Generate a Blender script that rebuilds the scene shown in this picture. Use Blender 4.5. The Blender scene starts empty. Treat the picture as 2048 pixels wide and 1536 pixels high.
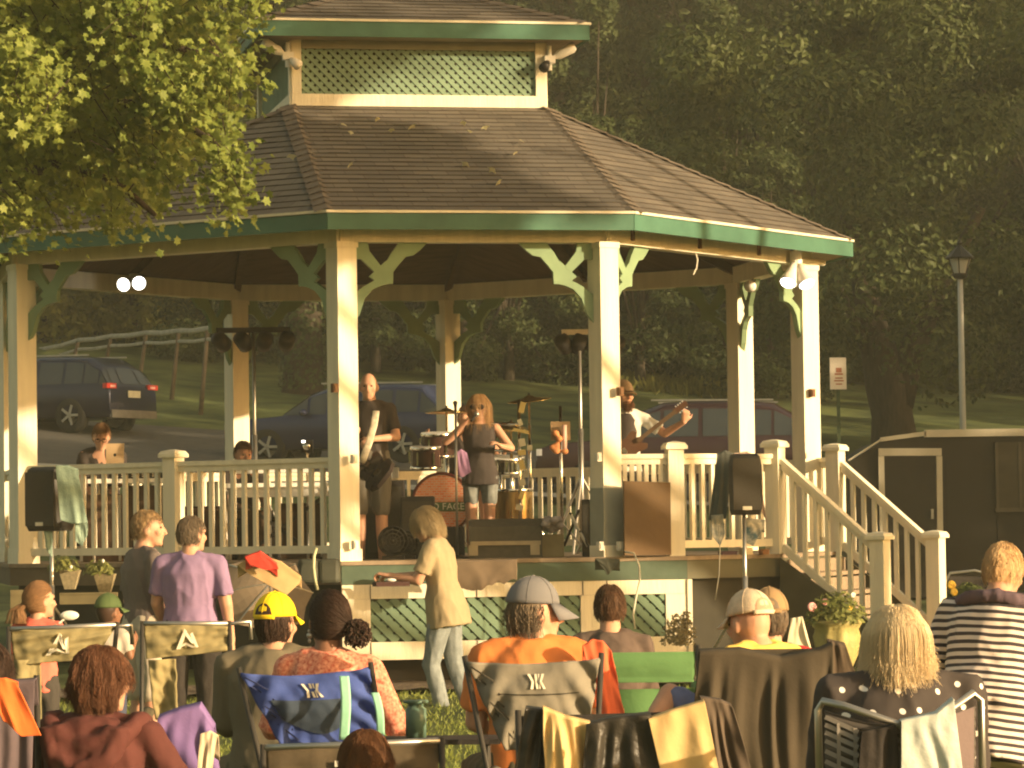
import bpy, bmesh, math, random
from mathutils import Vector, Matrix, Euler, noise
R = math.radians
sc = bpy.context.scene
COL = sc.collection
V = Vector
# ------------------------------------------------------------------ camera
F, PITCH, ROLL = 6925.27, .0415, -.0139
EYE = V((0, 0, 1.6))
CM = Euler((math.pi/2+PITCH, 0, 0)).to_matrix() @ Matrix.Rotation(ROLL, 3, 'Z')
cam = bpy.data.cameras.new('camera'); co = bpy.data.objects.new('camera', cam); COL.objects.link(co)
co.matrix_world = Matrix.Translation(EYE) @ CM.to_4x4()
cam.sensor_width = 36; cam.lens = 36*F/2048; cam.clip_end = 1500; cam.clip_start = .5
sc.camera = co
# ------------------------------------------------------------------ world, sun, exposure
SUN_EL, SUN_AZ = R(11), R(118)
sd = V((math.sin(SUN_AZ)*math.cos(SUN_EL), math.cos(SUN_AZ)*math.cos(SUN_EL), math.sin(SUN_EL)))
w = bpy.data.worlds.new('World'); sc.world = w; w.use_nodes = True
nt = w.node_tree; bg = nt.nodes['Background']
sky = nt.nodes.new('ShaderNodeTexSky'); sky.sky_type = 'NISHITA'; sky.sun_disc = False
sky.sun_elevation = SUN_EL; sky.sun_rotation = SUN_AZ; sky.dust_density = 4
mx = nt.nodes.new('ShaderNodeMix'); mx.data_type = 'RGBA'; mx.blend_type = 'MULTIPLY'; mx.inputs[0].default_value = 1
mx.inputs[7].default_value = (1, .79, .51, 1)
nt.links.new(sky.outputs[0], mx.inputs[6]); nt.links.new(mx.outputs[2], bg.inputs[0]); bg.inputs[1].default_value = .15
sl = bpy.data.lights.new('sun', 'SUN'); sl.energy = 4.3; sl.angle = R(.5); sl.color = (1, .76, .46)
so = bpy.data.objects.new('sun', sl); COL.objects.link(so); so.rotation_euler = (-sd).to_track_quat('-Z', 'Y').to_euler(); so.location = sd*60
sc.view_settings.view_transform = 'Standard'; sc.view_settings.look = 'None'; sc.view_settings.gamma = 1
sc.view_settings.exposure = 1.17
sc.render.engine = 'CYCLES'; sc.cycles.filter_width = 2.1; sc.cycles.use_denoising = True; sc.cycles.max_bounces = 6; sc.cycles.diffuse_bounces = 3
sc.cycles.volume_step_rate = 4; sc.cycles.volume_bounces = 0; sc.cycles.caustics_reflective = False

def P(px, py, Y):
    d = CM @ V(((px-1024)/F, (768-py)/F, -1)); return EYE + d*(Y/d.y)
def PZ(px, py, z):
    d = CM @ V(((px-1024)/F, (768-py)/F, -1)); return EYE + d*((z-EYE.z)/d.z)
def at(px, Y, z):                    # point at depth Y and height z that shows at column px
    p = P(px, 1000, Y)
    for _ in range(3):
        q = CM.transposed() @ (V((p.x, Y, z))-EYE); p.x += (px-1024-F*q.x/-q.z)/F*Y
    return V((p.x, Y, z))
def smooth(a, b, t):
    t = max(0, min(1, (t-a)/(b-a))); return t*t*(3-2*t)
def gz(x, y):                        # terrain height
    z = .28*smooth(22, 28.5, y)+.2*smooth(28.5, 32, y)+.2*smooth(34, 44, y)
    if y > 44: z += (y-44)*.082*smooth(44, 54, y)
    if y > 68: z += (y-68)*.035
    if y > 105: z += (y-105)*.22
    z -= .08*x*smooth(46, 66, y)*(1 if abs(x) < 40 else 40/abs(x))
    return z
# ------------------------------------------------------------------ materials
MATS = {}
def mat(name, col, rough=.75, var=.18, scale=6., bump=0., metal=0., stretch=None, spec=.3, sss=0, trans=0, sheen=0, var2=None):
    if name in MATS: return MATS[name]
    m = bpy.data.materials.new(name); m.use_nodes = True; n = m.node_tree; b = n.nodes['Principled BSDF']
    b.inputs['Roughness'].default_value = rough; b.inputs['Metallic'].default_value = metal
    b.inputs['Specular IOR Level'].default_value = spec
    if sss: b.inputs['Subsurface Weight'].default_value = sss; b.inputs['Subsurface Scale'].default_value = .01
    if sheen: b.inputs['Sheen Weight'].default_value = sheen
    tc = n.nodes.new('ShaderNodeTexCoord'); mp = n.nodes.new('ShaderNodeMapping')
    if stretch: mp.inputs['Scale'].default_value = stretch
    nz = n.nodes.new('ShaderNodeTexNoise'); nz.inputs['Scale'].default_value = scale; nz.inputs['Detail'].default_value = 5
    n.links.new(tc.outputs['Object'], mp.inputs[0]); n.links.new(mp.outputs[0], nz.inputs['Vector'])
    rp = n.nodes.new('ShaderNodeValToRGB'); rp.color_ramp.elements[0].position = .3; rp.color_ramp.elements[1].position = .7
    c2 = var2 or [min(1, c*(1+var)) for c in col]
    rp.color_ramp.elements[0].color = (*[c*(1-var) for c in col], 1); rp.color_ramp.elements[1].color = (*c2, 1)
    n.links.new(nz.outputs[0], rp.inputs[0]); n.links.new(rp.outputs[0], b.inputs['Base Color'])
    if bump:
        bp = n.nodes.new('ShaderNodeBump'); bp.inputs['Strength'].default_value = bump; bp.inputs['Distance'].default_value = .02
        n2 = n.nodes.new('ShaderNodeTexNoise'); n2.inputs['Scale'].default_value = scale*5; n2.inputs['Detail'].default_value = 4
        n.links.new(mp.outputs[0], n2.inputs['Vector'])
        n.links.new(n2.outputs[0], bp.inputs['Height']); n.links.new(bp.outputs[0], b.inputs['Normal'])
    if trans:
        tr = n.nodes.new('ShaderNodeBsdfTranslucent'); ms = n.nodes.new('ShaderNodeMixShader'); ms.inputs[0].default_value = trans
        n.links.new(rp.outputs[0], tr.inputs[0]); n.links.new(b.outputs[0], ms.inputs[1]); n.links.new(tr.outputs[0], ms.inputs[2])
        n.links.new(ms.outputs[0], n.nodes['Material Output'].inputs[0])
    MATS[name] = m; return m
def leafmat(name, a, b_, trans=.35):
    if name in MATS: return MATS[name]
    m = bpy.data.materials.new(name); m.use_nodes = True; n = m.node_tree; b = n.nodes['Principled BSDF']
    b.inputs['Roughness'].default_value = .55; b.inputs['Specular IOR Level'].default_value = .25
    g = n.nodes.new('ShaderNodeNewGeometry'); rp = n.nodes.new('ShaderNodeValToRGB')
    rp.color_ramp.elements[0].color = (*a, 1); rp.color_ramp.elements[1].color = (*b_, 1)
    tc = n.nodes.new('ShaderNodeTexCoord'); nz = n.nodes.new('ShaderNodeTexNoise'); nz.inputs['Scale'].default_value = .45
    n.links.new(tc.outputs['Object'], nz.inputs['Vector'])
    mm = n.nodes.new('ShaderNodeMath'); mm.operation = 'MULTIPLY_ADD'; mm.inputs[1].default_value = .40
    m2 = n.nodes.new('ShaderNodeMath'); m2.operation = 'MULTIPLY'; m2.inputs[1].default_value = 1.5
    n.links.new(nz.outputs[0], m2.inputs[0]); n.links.new(g.outputs['Random Per Island'], mm.inputs[0]); n.links.new(m2.outputs[0], mm.inputs[2])
    m3 = n.nodes.new('ShaderNodeMath'); m3.operation = 'SUBTRACT'; m3.inputs[1].default_value = .45; n.links.new(mm.outputs[0], m3.inputs[0])
    n.links.new(m3.outputs[0], rp.inputs[0]); n.links.new(rp.outputs[0], b.inputs['Base Color'])
    tr = n.nodes.new('ShaderNodeBsdfTranslucent'); ms = n.nodes.new('ShaderNodeMixShader'); ms.inputs[0].default_value = trans
    n.links.new(rp.outputs[0], tr.inputs[0]); n.links.new(b.outputs[0], ms.inputs[1]); n.links.new(tr.outputs[0], ms.inputs[2])
    n.links.new(ms.outputs[0], n.nodes['Material Output'].inputs[0])
    MATS[name] = m; return m
def emit(name, col, st):
    m = bpy.data.materials.new(name); m.use_nodes = True; b = m.node_tree.nodes['Principled BSDF']
    b.inputs['Emission Color'].default_value = (*col, 1); b.inputs['Emission Strength'].default_value = st; b.inputs['Base Color'].default_value = (*col, 1)
    MATS[name] = m; return m
# ------------------------------------------------------------------ mesh helpers
def wloc(p):
    o = V((0, 0, 0))
    while p is not None: o = o+p.location; p = p.parent
    return o
class MB:
    def __init__(s): s.v = []; s.f = []; s.uv = None; s.mi = None
    def add(s, vs, fs):
        o = len(s.v); s.v += [V(p) for p in vs]; s.f += [tuple(i+o for i in f) for f in fs]; return s
    def box(s, c, size, rot=None):
        c = V(c); h = [x/2 for x in size]; vs = []
        for k in range(8):
            p = V((h[0]*(1 if k & 1 else -1), h[1]*(1 if k & 2 else -1), h[2]*(1 if k & 4 else -1)))
            vs.append(c+(rot @ p if rot else p))
        return s.add(vs, [(0, 2, 3, 1), (4, 5, 7, 6), (0, 1, 5, 4), (2, 6, 7, 3), (0, 4, 6, 2), (1, 3, 7, 5)])
    def beam(s, a, b, wd, ht, up=(0, 0, 1), e=0.):
        a = V(a); b = V(b); d = (b-a); L = d.length; d.normalize(); sd_ = d.cross(V(up)).normalized(); u = sd_.cross(d)
        m = Matrix((d, sd_, u)).transposed(); return s.box((a+b)/2, (L+2*e, wd, ht), m)
    def loft(s, pts, rx, ry=None, side=None, n=10, cap=True):
        pts = [V(p) for p in pts]; k = len(pts)
        rx = list(rx) if hasattr(rx, '__len__') else [rx]*k; ry = rx if ry is None else (list(ry) if hasattr(ry, '__len__') else [ry]*k)
        vs = []; prev = None
        for i, p in enumerate(pts):
            d = (pts[min(i+1, k-1)]-pts[max(i-1, 0)])
            if d.length < 1e-7: d = V((0, 0, 1))
            d.normalize()
            if side is not None: a = V(side)-V(side).dot(d)*d
            elif prev is not None: a = prev-prev.dot(d)*d
            else: a = d.orthogonal()
            if a.length < 1e-5: a = d.orthogonal()
            a.normalize(); prev = a; b = d.cross(a)
            for j in range(n):
                t = 2*math.pi*j/n; vs.append(p+a*rx[i]*math.cos(t)+b*ry[i]*math.sin(t))
        fs = [(i*n+j, i*n+(j+1) % n, (i+1)*n+(j+1) % n, (i+1)*n+j) for i in range(k-1) for j in range(n)]
        if cap: fs += [tuple(reversed(range(n))), tuple(range((k-1)*n, k*n))]
        return s.add(vs, fs)
    def tube(s, a, b, r0, r1=None, n=8): return s.loft([a, b], [r0, r0 if r1 is None else r1], n=n)
    def limb(s, a, b, r0, r1, n=10):       # capsule with round ends
        a = V(a); b = V(b); d = (b-a)
        if d.length < 1e-6: return s.ell(a, (r0, r0, r0))
        d.normalize(); pts = []; rr = []
        for t in (-1, -.7, -.35): pts.append(a+d*r0*t); rr.append(r0*math.sqrt(max(0, 1-t*t))+.0005)
        for t in (0, .5, 1): pts.append(a.lerp(b, t)); rr.append(r0+(r1-r0)*t)
        for t in (.35, .7, 1): pts.append(b+d*r1*t); rr.append(r1*math.sqrt(max(0, 1-t*t))+.0005)
        return s.loft(pts, rr, n=n)
    def ell(s, c, r, rot=None, nu=14, nv=9):
        c = V(c); vs = []
        for i in range(nv+1):
            ph = math.pi*i/nv
            for j in range(nu):
                t = 2*math.pi*j/nu; p = V((r[0]*math.sin(ph)*math.cos(t), r[1]*math.sin(ph)*math.sin(t), r[2]*math.cos(ph)))
                vs.append(c+(rot @ p if rot else p))
        return s.add(vs, [(i*nu+j, (i+1)*nu+j, (i+1)*nu+(j+1) % nu, i*nu+(j+1) % nu) for i in range(nv) for j in range(nu)])
    def lathe(s, c, prof, n=20, ax=None):
        c = V(c); vs = []
        for r, z in prof:
            for j in range(n):
                t = 2*math.pi*j/n; p = V((r*math.cos(t), r*math.sin(t), z)); vs.append(c+(ax @ p if ax else p))
        return s.add(vs, [(i*n+j, i*n+(j+1) % n, (i+1)*n+(j+1) % n, (i+1)*n+j) for i in range(len(prof)-1) for j in range(n)])
    def prism(s, poly, d):                  # poly: list of 3d points, d: extrusion vector
        n = len(poly); d = V(d); vs = [V(p) for p in poly]+[V(p)+d for p in poly]
        return s.add(vs, [tuple(range(n))[::-1], tuple(range(n, 2*n))]+[(i, (i+1) % n, n+(i+1) % n, n+i) for i in range(n)])
    def path(s, pts, r, n=6): return s.loft(pts, r, n=n)
    def grid(s, fn, nu, nv, thick=0.):
        vs = [V(fn(i/nu, j/nv)) for j in range(nv+1) for i in range(nu+1)]
        fs = [(j*(nu+1)+i, j*(nu+1)+i+1, (j+1)*(nu+1)+i+1, (j+1)*(nu+1)+i) for j in range(nv) for i in range(nu)]
        return s.add(vs, fs)
    def build(s, name, m, parent=None, smooth_=False, mods=None, local=False):
        me = bpy.data.meshes.new(name); off = wloc(parent) if not local else V((0, 0, 0))
        me.from_pydata([tuple(p-off) for p in s.v], [], s.f); me.validate()
        if s.uv:
            ul = me.uv_layers.new(name='UVMap')
            for poly, us in zip(me.polygons, s.uv):
                for li, u in zip(poly.loop_indices, us): ul.data[li].uv = u
        for mm in (m if isinstance(m, (list, tuple)) else [m]): me.materials.append(mm)
        if s.mi:
            for poly, k in zip(me.polygons, s.mi): poly.material_index = k
        bm = bmesh.new(); bm.from_mesh(me); bmesh.ops.recalc_face_normals(bm, faces=bm.faces); bm.to_mesh(me); bm.free()
        if smooth_: me.polygons.foreach_set('use_smooth', [True]*len(me.polygons))
        o = bpy.data.objects.new(name, me); COL.objects.link(o)
        if parent is not None: o.parent = parent
        return o
def fuse(mb, vox, it=2, fac=.5, disp=None):
    """one continuous skin over overlapping volumes"""
    me = bpy.data.meshes.new('t'); me.from_pydata([tuple(p) for p in mb.v], [], mb.f)
    bm = bmesh.new(); bm.from_mesh(me); bmesh.ops.remove_doubles(bm, verts=bm.verts, dist=1e-5); bmesh.ops.recalc_face_normals(bm, faces=bm.faces); bm.to_mesh(me); bm.free()
    o = bpy.data.objects.new('t', me); COL.objects.link(o)
    r = o.modifiers.new('r', 'REMESH'); r.mode = 'VOXEL'; r.voxel_size = vox; r.use_smooth_shade = True
    if it: q = o.modifiers.new('s', 'SMOOTH'); q.iterations = it; q.factor = fac
    dg = bpy.context.evaluated_depsgraph_get(); out = bpy.data.meshes.new_from_object(o.evaluated_get(dg), depsgraph=dg)
    bpy.data.objects.remove(o); bpy.data.meshes.remove(me)
    if disp:
        for v in out.vertices: v.co = v.co+v.normal*disp(v.co, v.normal)
        out.update()
    out.polygons.foreach_set('use_smooth', [True]*len(out.polygons))
    return out
def meshobj(name, me, m, parent=None):
    me.name = name; me.materials.clear(); me.materials.append(m); o = bpy.data.objects.new(name, me); COL.objects.link(o)
    if parent is not None: o.parent = parent
    return o
def tag(o, label=None, cat=None, group=None, kind=None):
    if label: o['label'] = label
    if cat: o['category'] = cat
    if group: o['group'] = group
    if kind: o['kind'] = kind
    return o
def thing(name, label, cat, loc=(0, 0, 0), rz=0, group=None):
    o = bpy.data.objects.new(name, None); COL.objects.link(o); o.location = loc; o.rotation_euler = (0, 0, rz); o.empty_display_size = .2
    return tag(o, label, cat, group)
def kids(o): return [c for c in bpy.data.objects if c.parent == o]
def dup(o, loc, rz=None, label=None, ch=None, scale=None):
    c = o.copy(); COL.objects.link(c); c.location = loc
    if rz is not None: c.rotation_euler = (0, 0, rz)
    if scale: c.scale = scale
    if label: c['label'] = label
    for k in (ch if ch is not None else kids(o)):
        d = k.copy(); COL.objects.link(d); d.parent = c
        for g in kids(k): e = g.copy(); COL.objects.link(e); e.parent = d
    return c
def text(body, name, m, parent, c, ex, ey, size, depth=.004):
    cu = bpy.data.curves.new('t', 'FONT'); cu.body = body; cu.size = size; cu.extrude = depth; cu.align_x = 'CENTER'; cu.align_y = 'CENTER'
    o = bpy.data.objects.new('t', cu); COL.objects.link(o); dg = bpy.context.evaluated_depsgraph_get()
    me = bpy.data.meshes.new_from_object(o.evaluated_get(dg), depsgraph=dg); bpy.data.objects.remove(o)
    ex = V(ex).normalized(); ey = V(ey).normalized(); ez = ex.cross(ey); M = Matrix((ex, ey, ez)).transposed()
    off = wloc(parent)
    for v in me.vertices: v.co = M @ v.co + V(c) - off
    return meshobj(name, me, m, parent)
# palette
CREAM = mat('cream_paint', (.80, .735, .57), .5, .09, 5, .2, stretch=(2, 2, .25))
GREEN = mat('green_paint', (.060, .150, .105), .5, .22, 2.5, .15)
GREEN2 = mat('pale_green_paint', (.22, .32, .19), .55, .15, 3, .1)
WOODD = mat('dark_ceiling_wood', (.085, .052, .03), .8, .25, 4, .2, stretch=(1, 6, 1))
DECKW = mat('deck_boards', (.26, .20, .14), .8, .2, 3, .2, stretch=(1, 8, 1))
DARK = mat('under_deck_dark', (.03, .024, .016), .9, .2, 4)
BLACK = mat('black_plastic', (.022, .02, .018), .45, .3, 10)
BLACKC = mat('black_cloth', (.028, .024, .022), .9, .3, 6, .3)
METAL = mat('grey_metal', (.42, .40, .36), .35, .1, 10, metal=.8)
CHROME = mat('chrome', (.8, .78, .72), .12, .05, 4, metal=1)
GOLD = mat('brass_cymbal', (.75, .55, .22), .25, .1, 8, metal=1)
WHITE = mat('white_plastic', (.78, .76, .70), .5, .05, 5)
BARK = mat('bark', (.05, .038, .026), .95, .35, 5, .8, stretch=(3, 3, .6))
LAMPON = emit('lamp_on', (1, .93, .78), 3.5)

hb = MB(); hb.box((0, 95, 24), (260, 262, 62)); hz = hb.build('haze', [], None)  # haze box added to lift dark tones like a lens veil
hm_ = bpy.data.materials.new('haze'); hm_.use_nodes = True; n_ = hm_.node_tree; n_.nodes.clear(); vo_ = n_.nodes.new('ShaderNodeVolumePrincipled'); ou_ = n_.nodes.new('ShaderNodeOutputMaterial')
vo_.inputs['Color'].default_value = (.95, 1, .78, 1); vo_.inputs['Density'].default_value = .0009; vo_.inputs['Anisotropy'].default_value = 0
n_.links.new(vo_.outputs[0], ou_.inputs['Volume']); hz.data.materials.append(hm_); tag(hz, kind='stuff', label='thin haze volume added to lift the dark tones', cat='haze')
# ------------------------------------------------------------------ ground
def axis(a, b, steps):
    out = [a]
    for lim, st in steps:
        while out[-1] < min(lim, b)-1e-6: out.append(min(out[-1]+st, lim, b))
    return out
xs = axis(-120, 120, [(-40, 8), (-12, 2), (12, .6), (40, 2), (120, 8)]); ys = axis(-30, 230, [(6, 6), (50, .8), (115, 1.5), (230, 6)])
g = MB(); nx = len(xs)
g.v = [V((x, y, gz(x, y)+.035*noise.noise(V((x*.5, y*.5, 0)))*(1 if y < 60 else 3))) for y in ys for x in xs]
g.f = [(j*nx+i, j*nx+i+1, (j+1)*nx+i+1, (j+1)*nx+i) for j in range(len(ys)-1) for i in range(nx-1)]
gm = mat('lawn', (.045, .072, .016), .95, .4, .9, .8, var2=(.12, .145, .036))
tag(g.build('ground', gm, smooth_=True), kind='structure')
# road and parking strip behind the gazebo, laid on the slope
def strip(name, m, y0, y1, xa, xb, lift, tilt=0.):
    b = MB(); b.grid(lambda u, v: (xa+(xb-xa)*u, (y:=y0+(y1-y0)*v+tilt*(xa+(xb-xa)*u)), gz(xa+(xb-xa)*u, y)+lift), 80, 12)
    return tag(b.build(name, m, smooth_=True), kind='structure')
strip('road', mat('asphalt', (.075, .07, .062), .9, .2, 3, .3), 62, 72.5, -60, 60, .07)
strip('path', mat('pale_kerb', (.34, .32, .27), .9, .1, 3), 60.9, 62, -60, 60, .11)
gv = MB(); gv.grid(lambda u, v: (-8+10.5*u, 28.1+1.6*v+.196*(-8+10.5*u), gz(0, 28.6)+.035+.02*noise.noise(V((u*60, v*9, 0)))), 90, 10)
tag(gv.build('gravel_bed', mat('gravel', (.16, .12, .085), .95, .5, 30, .8), smooth_=True), kind='structure')
rnd = random.Random(5)
gr = MB()
for k in range(52000):
    y = rnd.uniform(15.5, 28.3); x = rnd.uniform(-1, 1)*y*.17; z = gz(x, y)
    h = rnd.uniform(.02, .05); a = rnd.uniform(0, 6.28); wd = .006; dx, dy = math.cos(a)*wd, math.sin(a)*wd
    o = len(gr.v); lx, ly = rnd.uniform(-.03, .03), rnd.uniform(-.03, .03)
    gr.v += [V((x-dx, y-dy, z)), V((x+dx, y+dy, z)), V((x+lx, y+ly, z+h))]; gr.f.append((o, o+1, o+2))
tag(gr.build('grass', leafmat('grass_blades', (.12, .17, .035), (.32, .36, .09), .3)), 'short lawn grass under the audience chairs', 'grass', kind='stuff')
# ------------------------------------------------------------------ woods
def clump_tree_mesh(seed, rad, hgt, nclump, nleaf, leaf, low=.12, flat=1.):
    r = random.Random(seed); mb = MB(); cl = []
    for k in range(nclump):
        t = r.random()**.8; z = low+(1-low)*t; env = math.sin(math.pi*min(1, (z-low*.3)/(1.02-low*.3))**.75)**.6
        a = r.uniform(0, 6.283); q = env*rad*(r.random()**.35)
        cl.append((V((math.cos(a)*q, math.sin(a)*q, z*hgt)), rad*r.uniform(.16, .30)*(1.1-.4*t)))
    for c, cr in cl:
        for j in range(nleaf):
            d = V((r.gauss(0, 1), r.gauss(0, 1), r.gauss(0, 1))).normalized(); d.z = d.z*.7+.12
            rr = cr*(r.random()**.25)*(1+.25*noise.noise(c+d*2)); p = c+V((d.x*rr, d.y*rr, d.z*rr*flat))
            n_ = (d+V((r.gauss(0, .5), r.gauss(0, .5), r.gauss(0, .5)+.3))).normalized()
            a = n_.orthogonal().normalized(); a = Matrix.Rotation(r.uniform(0, 6.28), 3, n_) @ a; b = n_.cross(a); L = leaf*r.uniform(.6, 1.4)
            o = len(mb.v); mb.v += [p-a*L, p-b*L*.55+n_*L*.15, p+a*L, p+b*L*.55+n_*L*.15]; mb.f.append((o, o+1, o+2, o+3))
    return mb, cl
def trunk_mesh(hgt, r0, cl, seed, fork=.3):
    r = random.Random(seed); mb = MB(); top = V((r.uniform(-.3, .3), r.uniform(-.3, .3), hgt*.75))
    pts = [V((0, 0, -.4)), V((0, 0, .3)), V((.05, .02, hgt*.2)), V((-.1, .1, hgt*.45)), top]
    mb.loft(pts, [r0*1.5, r0*1.1, r0*.9, r0*.55, r0*.12], n=10)
    for c, cr in r.sample(cl, min(12, len(cl))):
        st = pts[2].lerp(pts[3], r.random()*.9); mid = st.lerp(c, .5)+V((0, 0, .3)); mb.loft([st, mid, c], [r0*.38, r0*.22, r0*.06], n=6)
    return mb
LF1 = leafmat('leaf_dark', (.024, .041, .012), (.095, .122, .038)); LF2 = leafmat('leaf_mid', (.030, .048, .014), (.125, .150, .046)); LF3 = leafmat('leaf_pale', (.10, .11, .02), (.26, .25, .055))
def tree_proto(name, label, seed, rad, hgt, nc, nl, leaf, lm, r0, loc, group=None, low=.12, cat='tree', rz=0):
    t = thing(name, label, cat, loc, rz, group); mb, cl = clump_tree_mesh(seed, rad, hgt, nc, nl, leaf, low)
    mb.build('crown', lm, t, local=True); trunk_mesh(hgt, r0, cl, seed).build('trunk', BARK, t, smooth_=True, local=True); return t
WG = 'trees of the wood behind the gazebo'
def wl(x, y): return V((x, y, gz(x, y)))
protos = [tree_proto('wood_tree', 'dense dark green tree in the wood behind the gazebo, low leafy crown', 11, 5.2, 15, 50, 420, .13, LF1, .3, wl(7, 103), WG, .06),
          tree_proto('wood_tree', 'broad olive green tree in the wood behind the gazebo roof', 12, 6.0, 17, 56, 400, .14, LF2, .35, wl(15.5, 101), WG, .05),
          tree_proto('wood_tree', 'tall narrow dark tree in the wood behind the gazebo', 13, 4.4, 19, 56, 360, .13, LF1, .3, wl(-4, 105), WG, .04)]
pk = [kids(p) for p in protos]
r = random.Random(3); k = 0
LBL = ['dense dark green tree in the wood behind the gazebo, low leafy crown', 'broad olive green tree in the wood behind the gazebo roof', 'tall narrow dark tree in the wood behind the gazebo']
for (x0, x1, y, n, s) in ((-22, 24, 112, 9, 1.1), (-26, 27, 124, 9, 1.25), (-34, 36, 140, 9, 1.5), (-46, 46, 165, 9, 2.)):
    for i in range(n):
        x = x0+(x1-x0)*(i+.5)/n+r.uniform(-1.5, 1.5); yy = y+r.uniform(-3, 3); q = (k*7+i) % 3; k += 1
        dup(protos[q], wl(x, yy), r.uniform(0, 6.28), LBL[q], pk[q], scale=(s*r.uniform(.85, 1.15),)*2+(s*r.uniform(.85, 1.15),))
# trees added out of view on the right to keep hillside and trailer shaded
for i, (x, y, q, s) in enumerate(((24, 32, 0, .85), (25, 38, 1, .8), (27, 34, 0, .9), (30, 41, 1, 1), (27, 48, 0, 1), (33, 55, 1, 1.1), (30, 62, 0, 1.1), (34, 68, 1, 1.1), (34, 84, 0, 1.2), (32, 92, 1, 1.2), (38, 79, 2, 1.1), (43, 62, 2, 1.3), (46, 90, 1, 1.4), (22, 58, 0, .8))):
    dup(protos[q], wl(x, y), i*1.3, 'leafy tree added beyond the right edge to shade the slope', pk[q], scale=(s, s, s))
# low dense trees at the foot of the wood
fk = {}
for i, (px, Y, s_) in enumerate([(490+88*k, 95+2.2*((k*5) % 3-1), .52+.07*((k*7) % 3)) for k in range(13)]+[(1640, 101, .6), (1740, 103, .62), (1860, 102, .6), (1960, 103, .66), (2060, 101, .6)]):
    q = i % 3; a = at(px, Y, 5); a.z = gz(a.x, Y)-.75
    dup(protos[q], a, i*1.1, ['small dark bushy tree at the foot of the wood', 'small olive bushy tree at the foot of the wood', 'small narrow bushy tree at the foot of the wood'][q], pk[q], scale=(s_, s_, s_*.9))
IT = thing('ivy_tree', 'thick ivy covered tree trunk behind the left half of the stage', 'tree', at(606, 84, gz(-5, 84))); b = MB(); b.loft([(0, 0, -.4), (0, 0, .2), (.05, 0, 2.2), (-.1, 0, 5), (.3, 0, 9)], [.62, .50, .44, .38, .2], n=14); b.build('trunk', BARK, IT, smooth_=True, local=True)
b = MB(); r_ = random.Random(77)
for _ in range(2600):
    h_ = r_.uniform(.1, 5.2); a_ = r_.uniform(0, 6.28); q_ = .50-.02*h_+r_.uniform(0, .12); c_ = V((q_*math.cos(a_), q_*math.sin(a_), h_)); n_ = V((math.cos(a_)+r_.gauss(0, .4), math.sin(a_)+r_.gauss(0, .4), .4+r_.gauss(0, .3))).normalized(); u_ = n_.orthogonal().normalized(); w_ = n_.cross(u_); L = r_.uniform(.04, .085); o = len(b.v)
    b.v += [c_-u_*L, c_-w_*L*.7, c_+u_*L, c_+w_*L*.7]; b.f.append((o, o+1, o+2, o+3))
b.build('ivy', LF1, IT, local=True); mb_, cl_i = clump_tree_mesh(78, 4.2, 8, 40, 380, .12, .05)
for v_ in mb_.v: v_.z += 4.6
mb_.build('crown', LF1, IT, local=True)
# big old tree by the slope on the right
tb = wl(8.6, 78); tb = at(1790, 78, gz(8.6, 78))
T = thing('shade_tree', 'large old tree with thick forked trunk behind the black trailer', 'tree', tb)
mb, cl = clump_tree_mesh(31, 6.3, 9.5, 62, 700, .085, .0); cl = [(c+V((0, 0, 3.4)), q) for c, q in cl]
for v_ in mb.v: v_.z += 1.8
mb.build('crown', LF2, T, local=True)
tr = MB(); tr.loft([(0, 0, -.5), (0, 0, .15), (-.05, 0, .9), (-.15, 0, 1.6), (-.5, .1, 3.2), (-1.0, 0, 5.5)], [.75, .55, .46, .5, .3, .15], n=14)
tr.loft([(.1, 0, 1.1), (.35, 0, 2.2), (1.1, -.2, 3.8), (2, -.5, 5.5)], [.35, .33, .22, .1], n=10)
tr.loft([(-.2, 0, 1.6), (-.7, -.1, 2.6), (-1.3, -.2, 4.0)], [.2, .14, .06], n=8)
tr.build('trunk', BARK, T, smooth_=True, local=True)
# sunlit shrubs beyond the fence, weeds under the wood
SG = 'sunlit shrubs beyond the rail fence'
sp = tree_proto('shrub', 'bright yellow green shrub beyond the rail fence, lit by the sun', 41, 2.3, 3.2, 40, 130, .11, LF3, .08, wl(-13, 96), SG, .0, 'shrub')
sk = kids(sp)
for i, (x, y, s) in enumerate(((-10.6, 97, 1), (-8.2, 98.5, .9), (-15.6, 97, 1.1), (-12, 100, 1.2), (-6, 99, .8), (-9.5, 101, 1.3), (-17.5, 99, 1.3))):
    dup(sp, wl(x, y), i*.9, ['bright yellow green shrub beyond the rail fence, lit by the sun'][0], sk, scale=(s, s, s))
hp = MB(); rr = random.Random(9)
for i in range(4200):
    x = rr.uniform(2.4, 6.4); y = 94+rr.gauss(0, 1.0); z = gz(x, y); h = rr.uniform(.1, .42)*(1+.5*noise.noise(V((x*.8, y, 0)))); a = rr.uniform(0, 6.28)
    o = len(hp.v); dx, dy = .025*math.cos(a), .025*math.sin(a); lx = rr.uniform(-.25, .25)
    hp.v += [V((x-dx, y-dy, z)), V((x+dx, y+dy, z)), V((x+lx+dx, y, z+h)), V((x+lx-dx, y, z+h*.9))]; hp.f.append((o, o+1, o+2, o+3))
tag(hp.build('tall_weeds', LF3), 'tall pale weeds growing along the slope behind the maroon car', 'weeds', kind='stuff')
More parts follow.
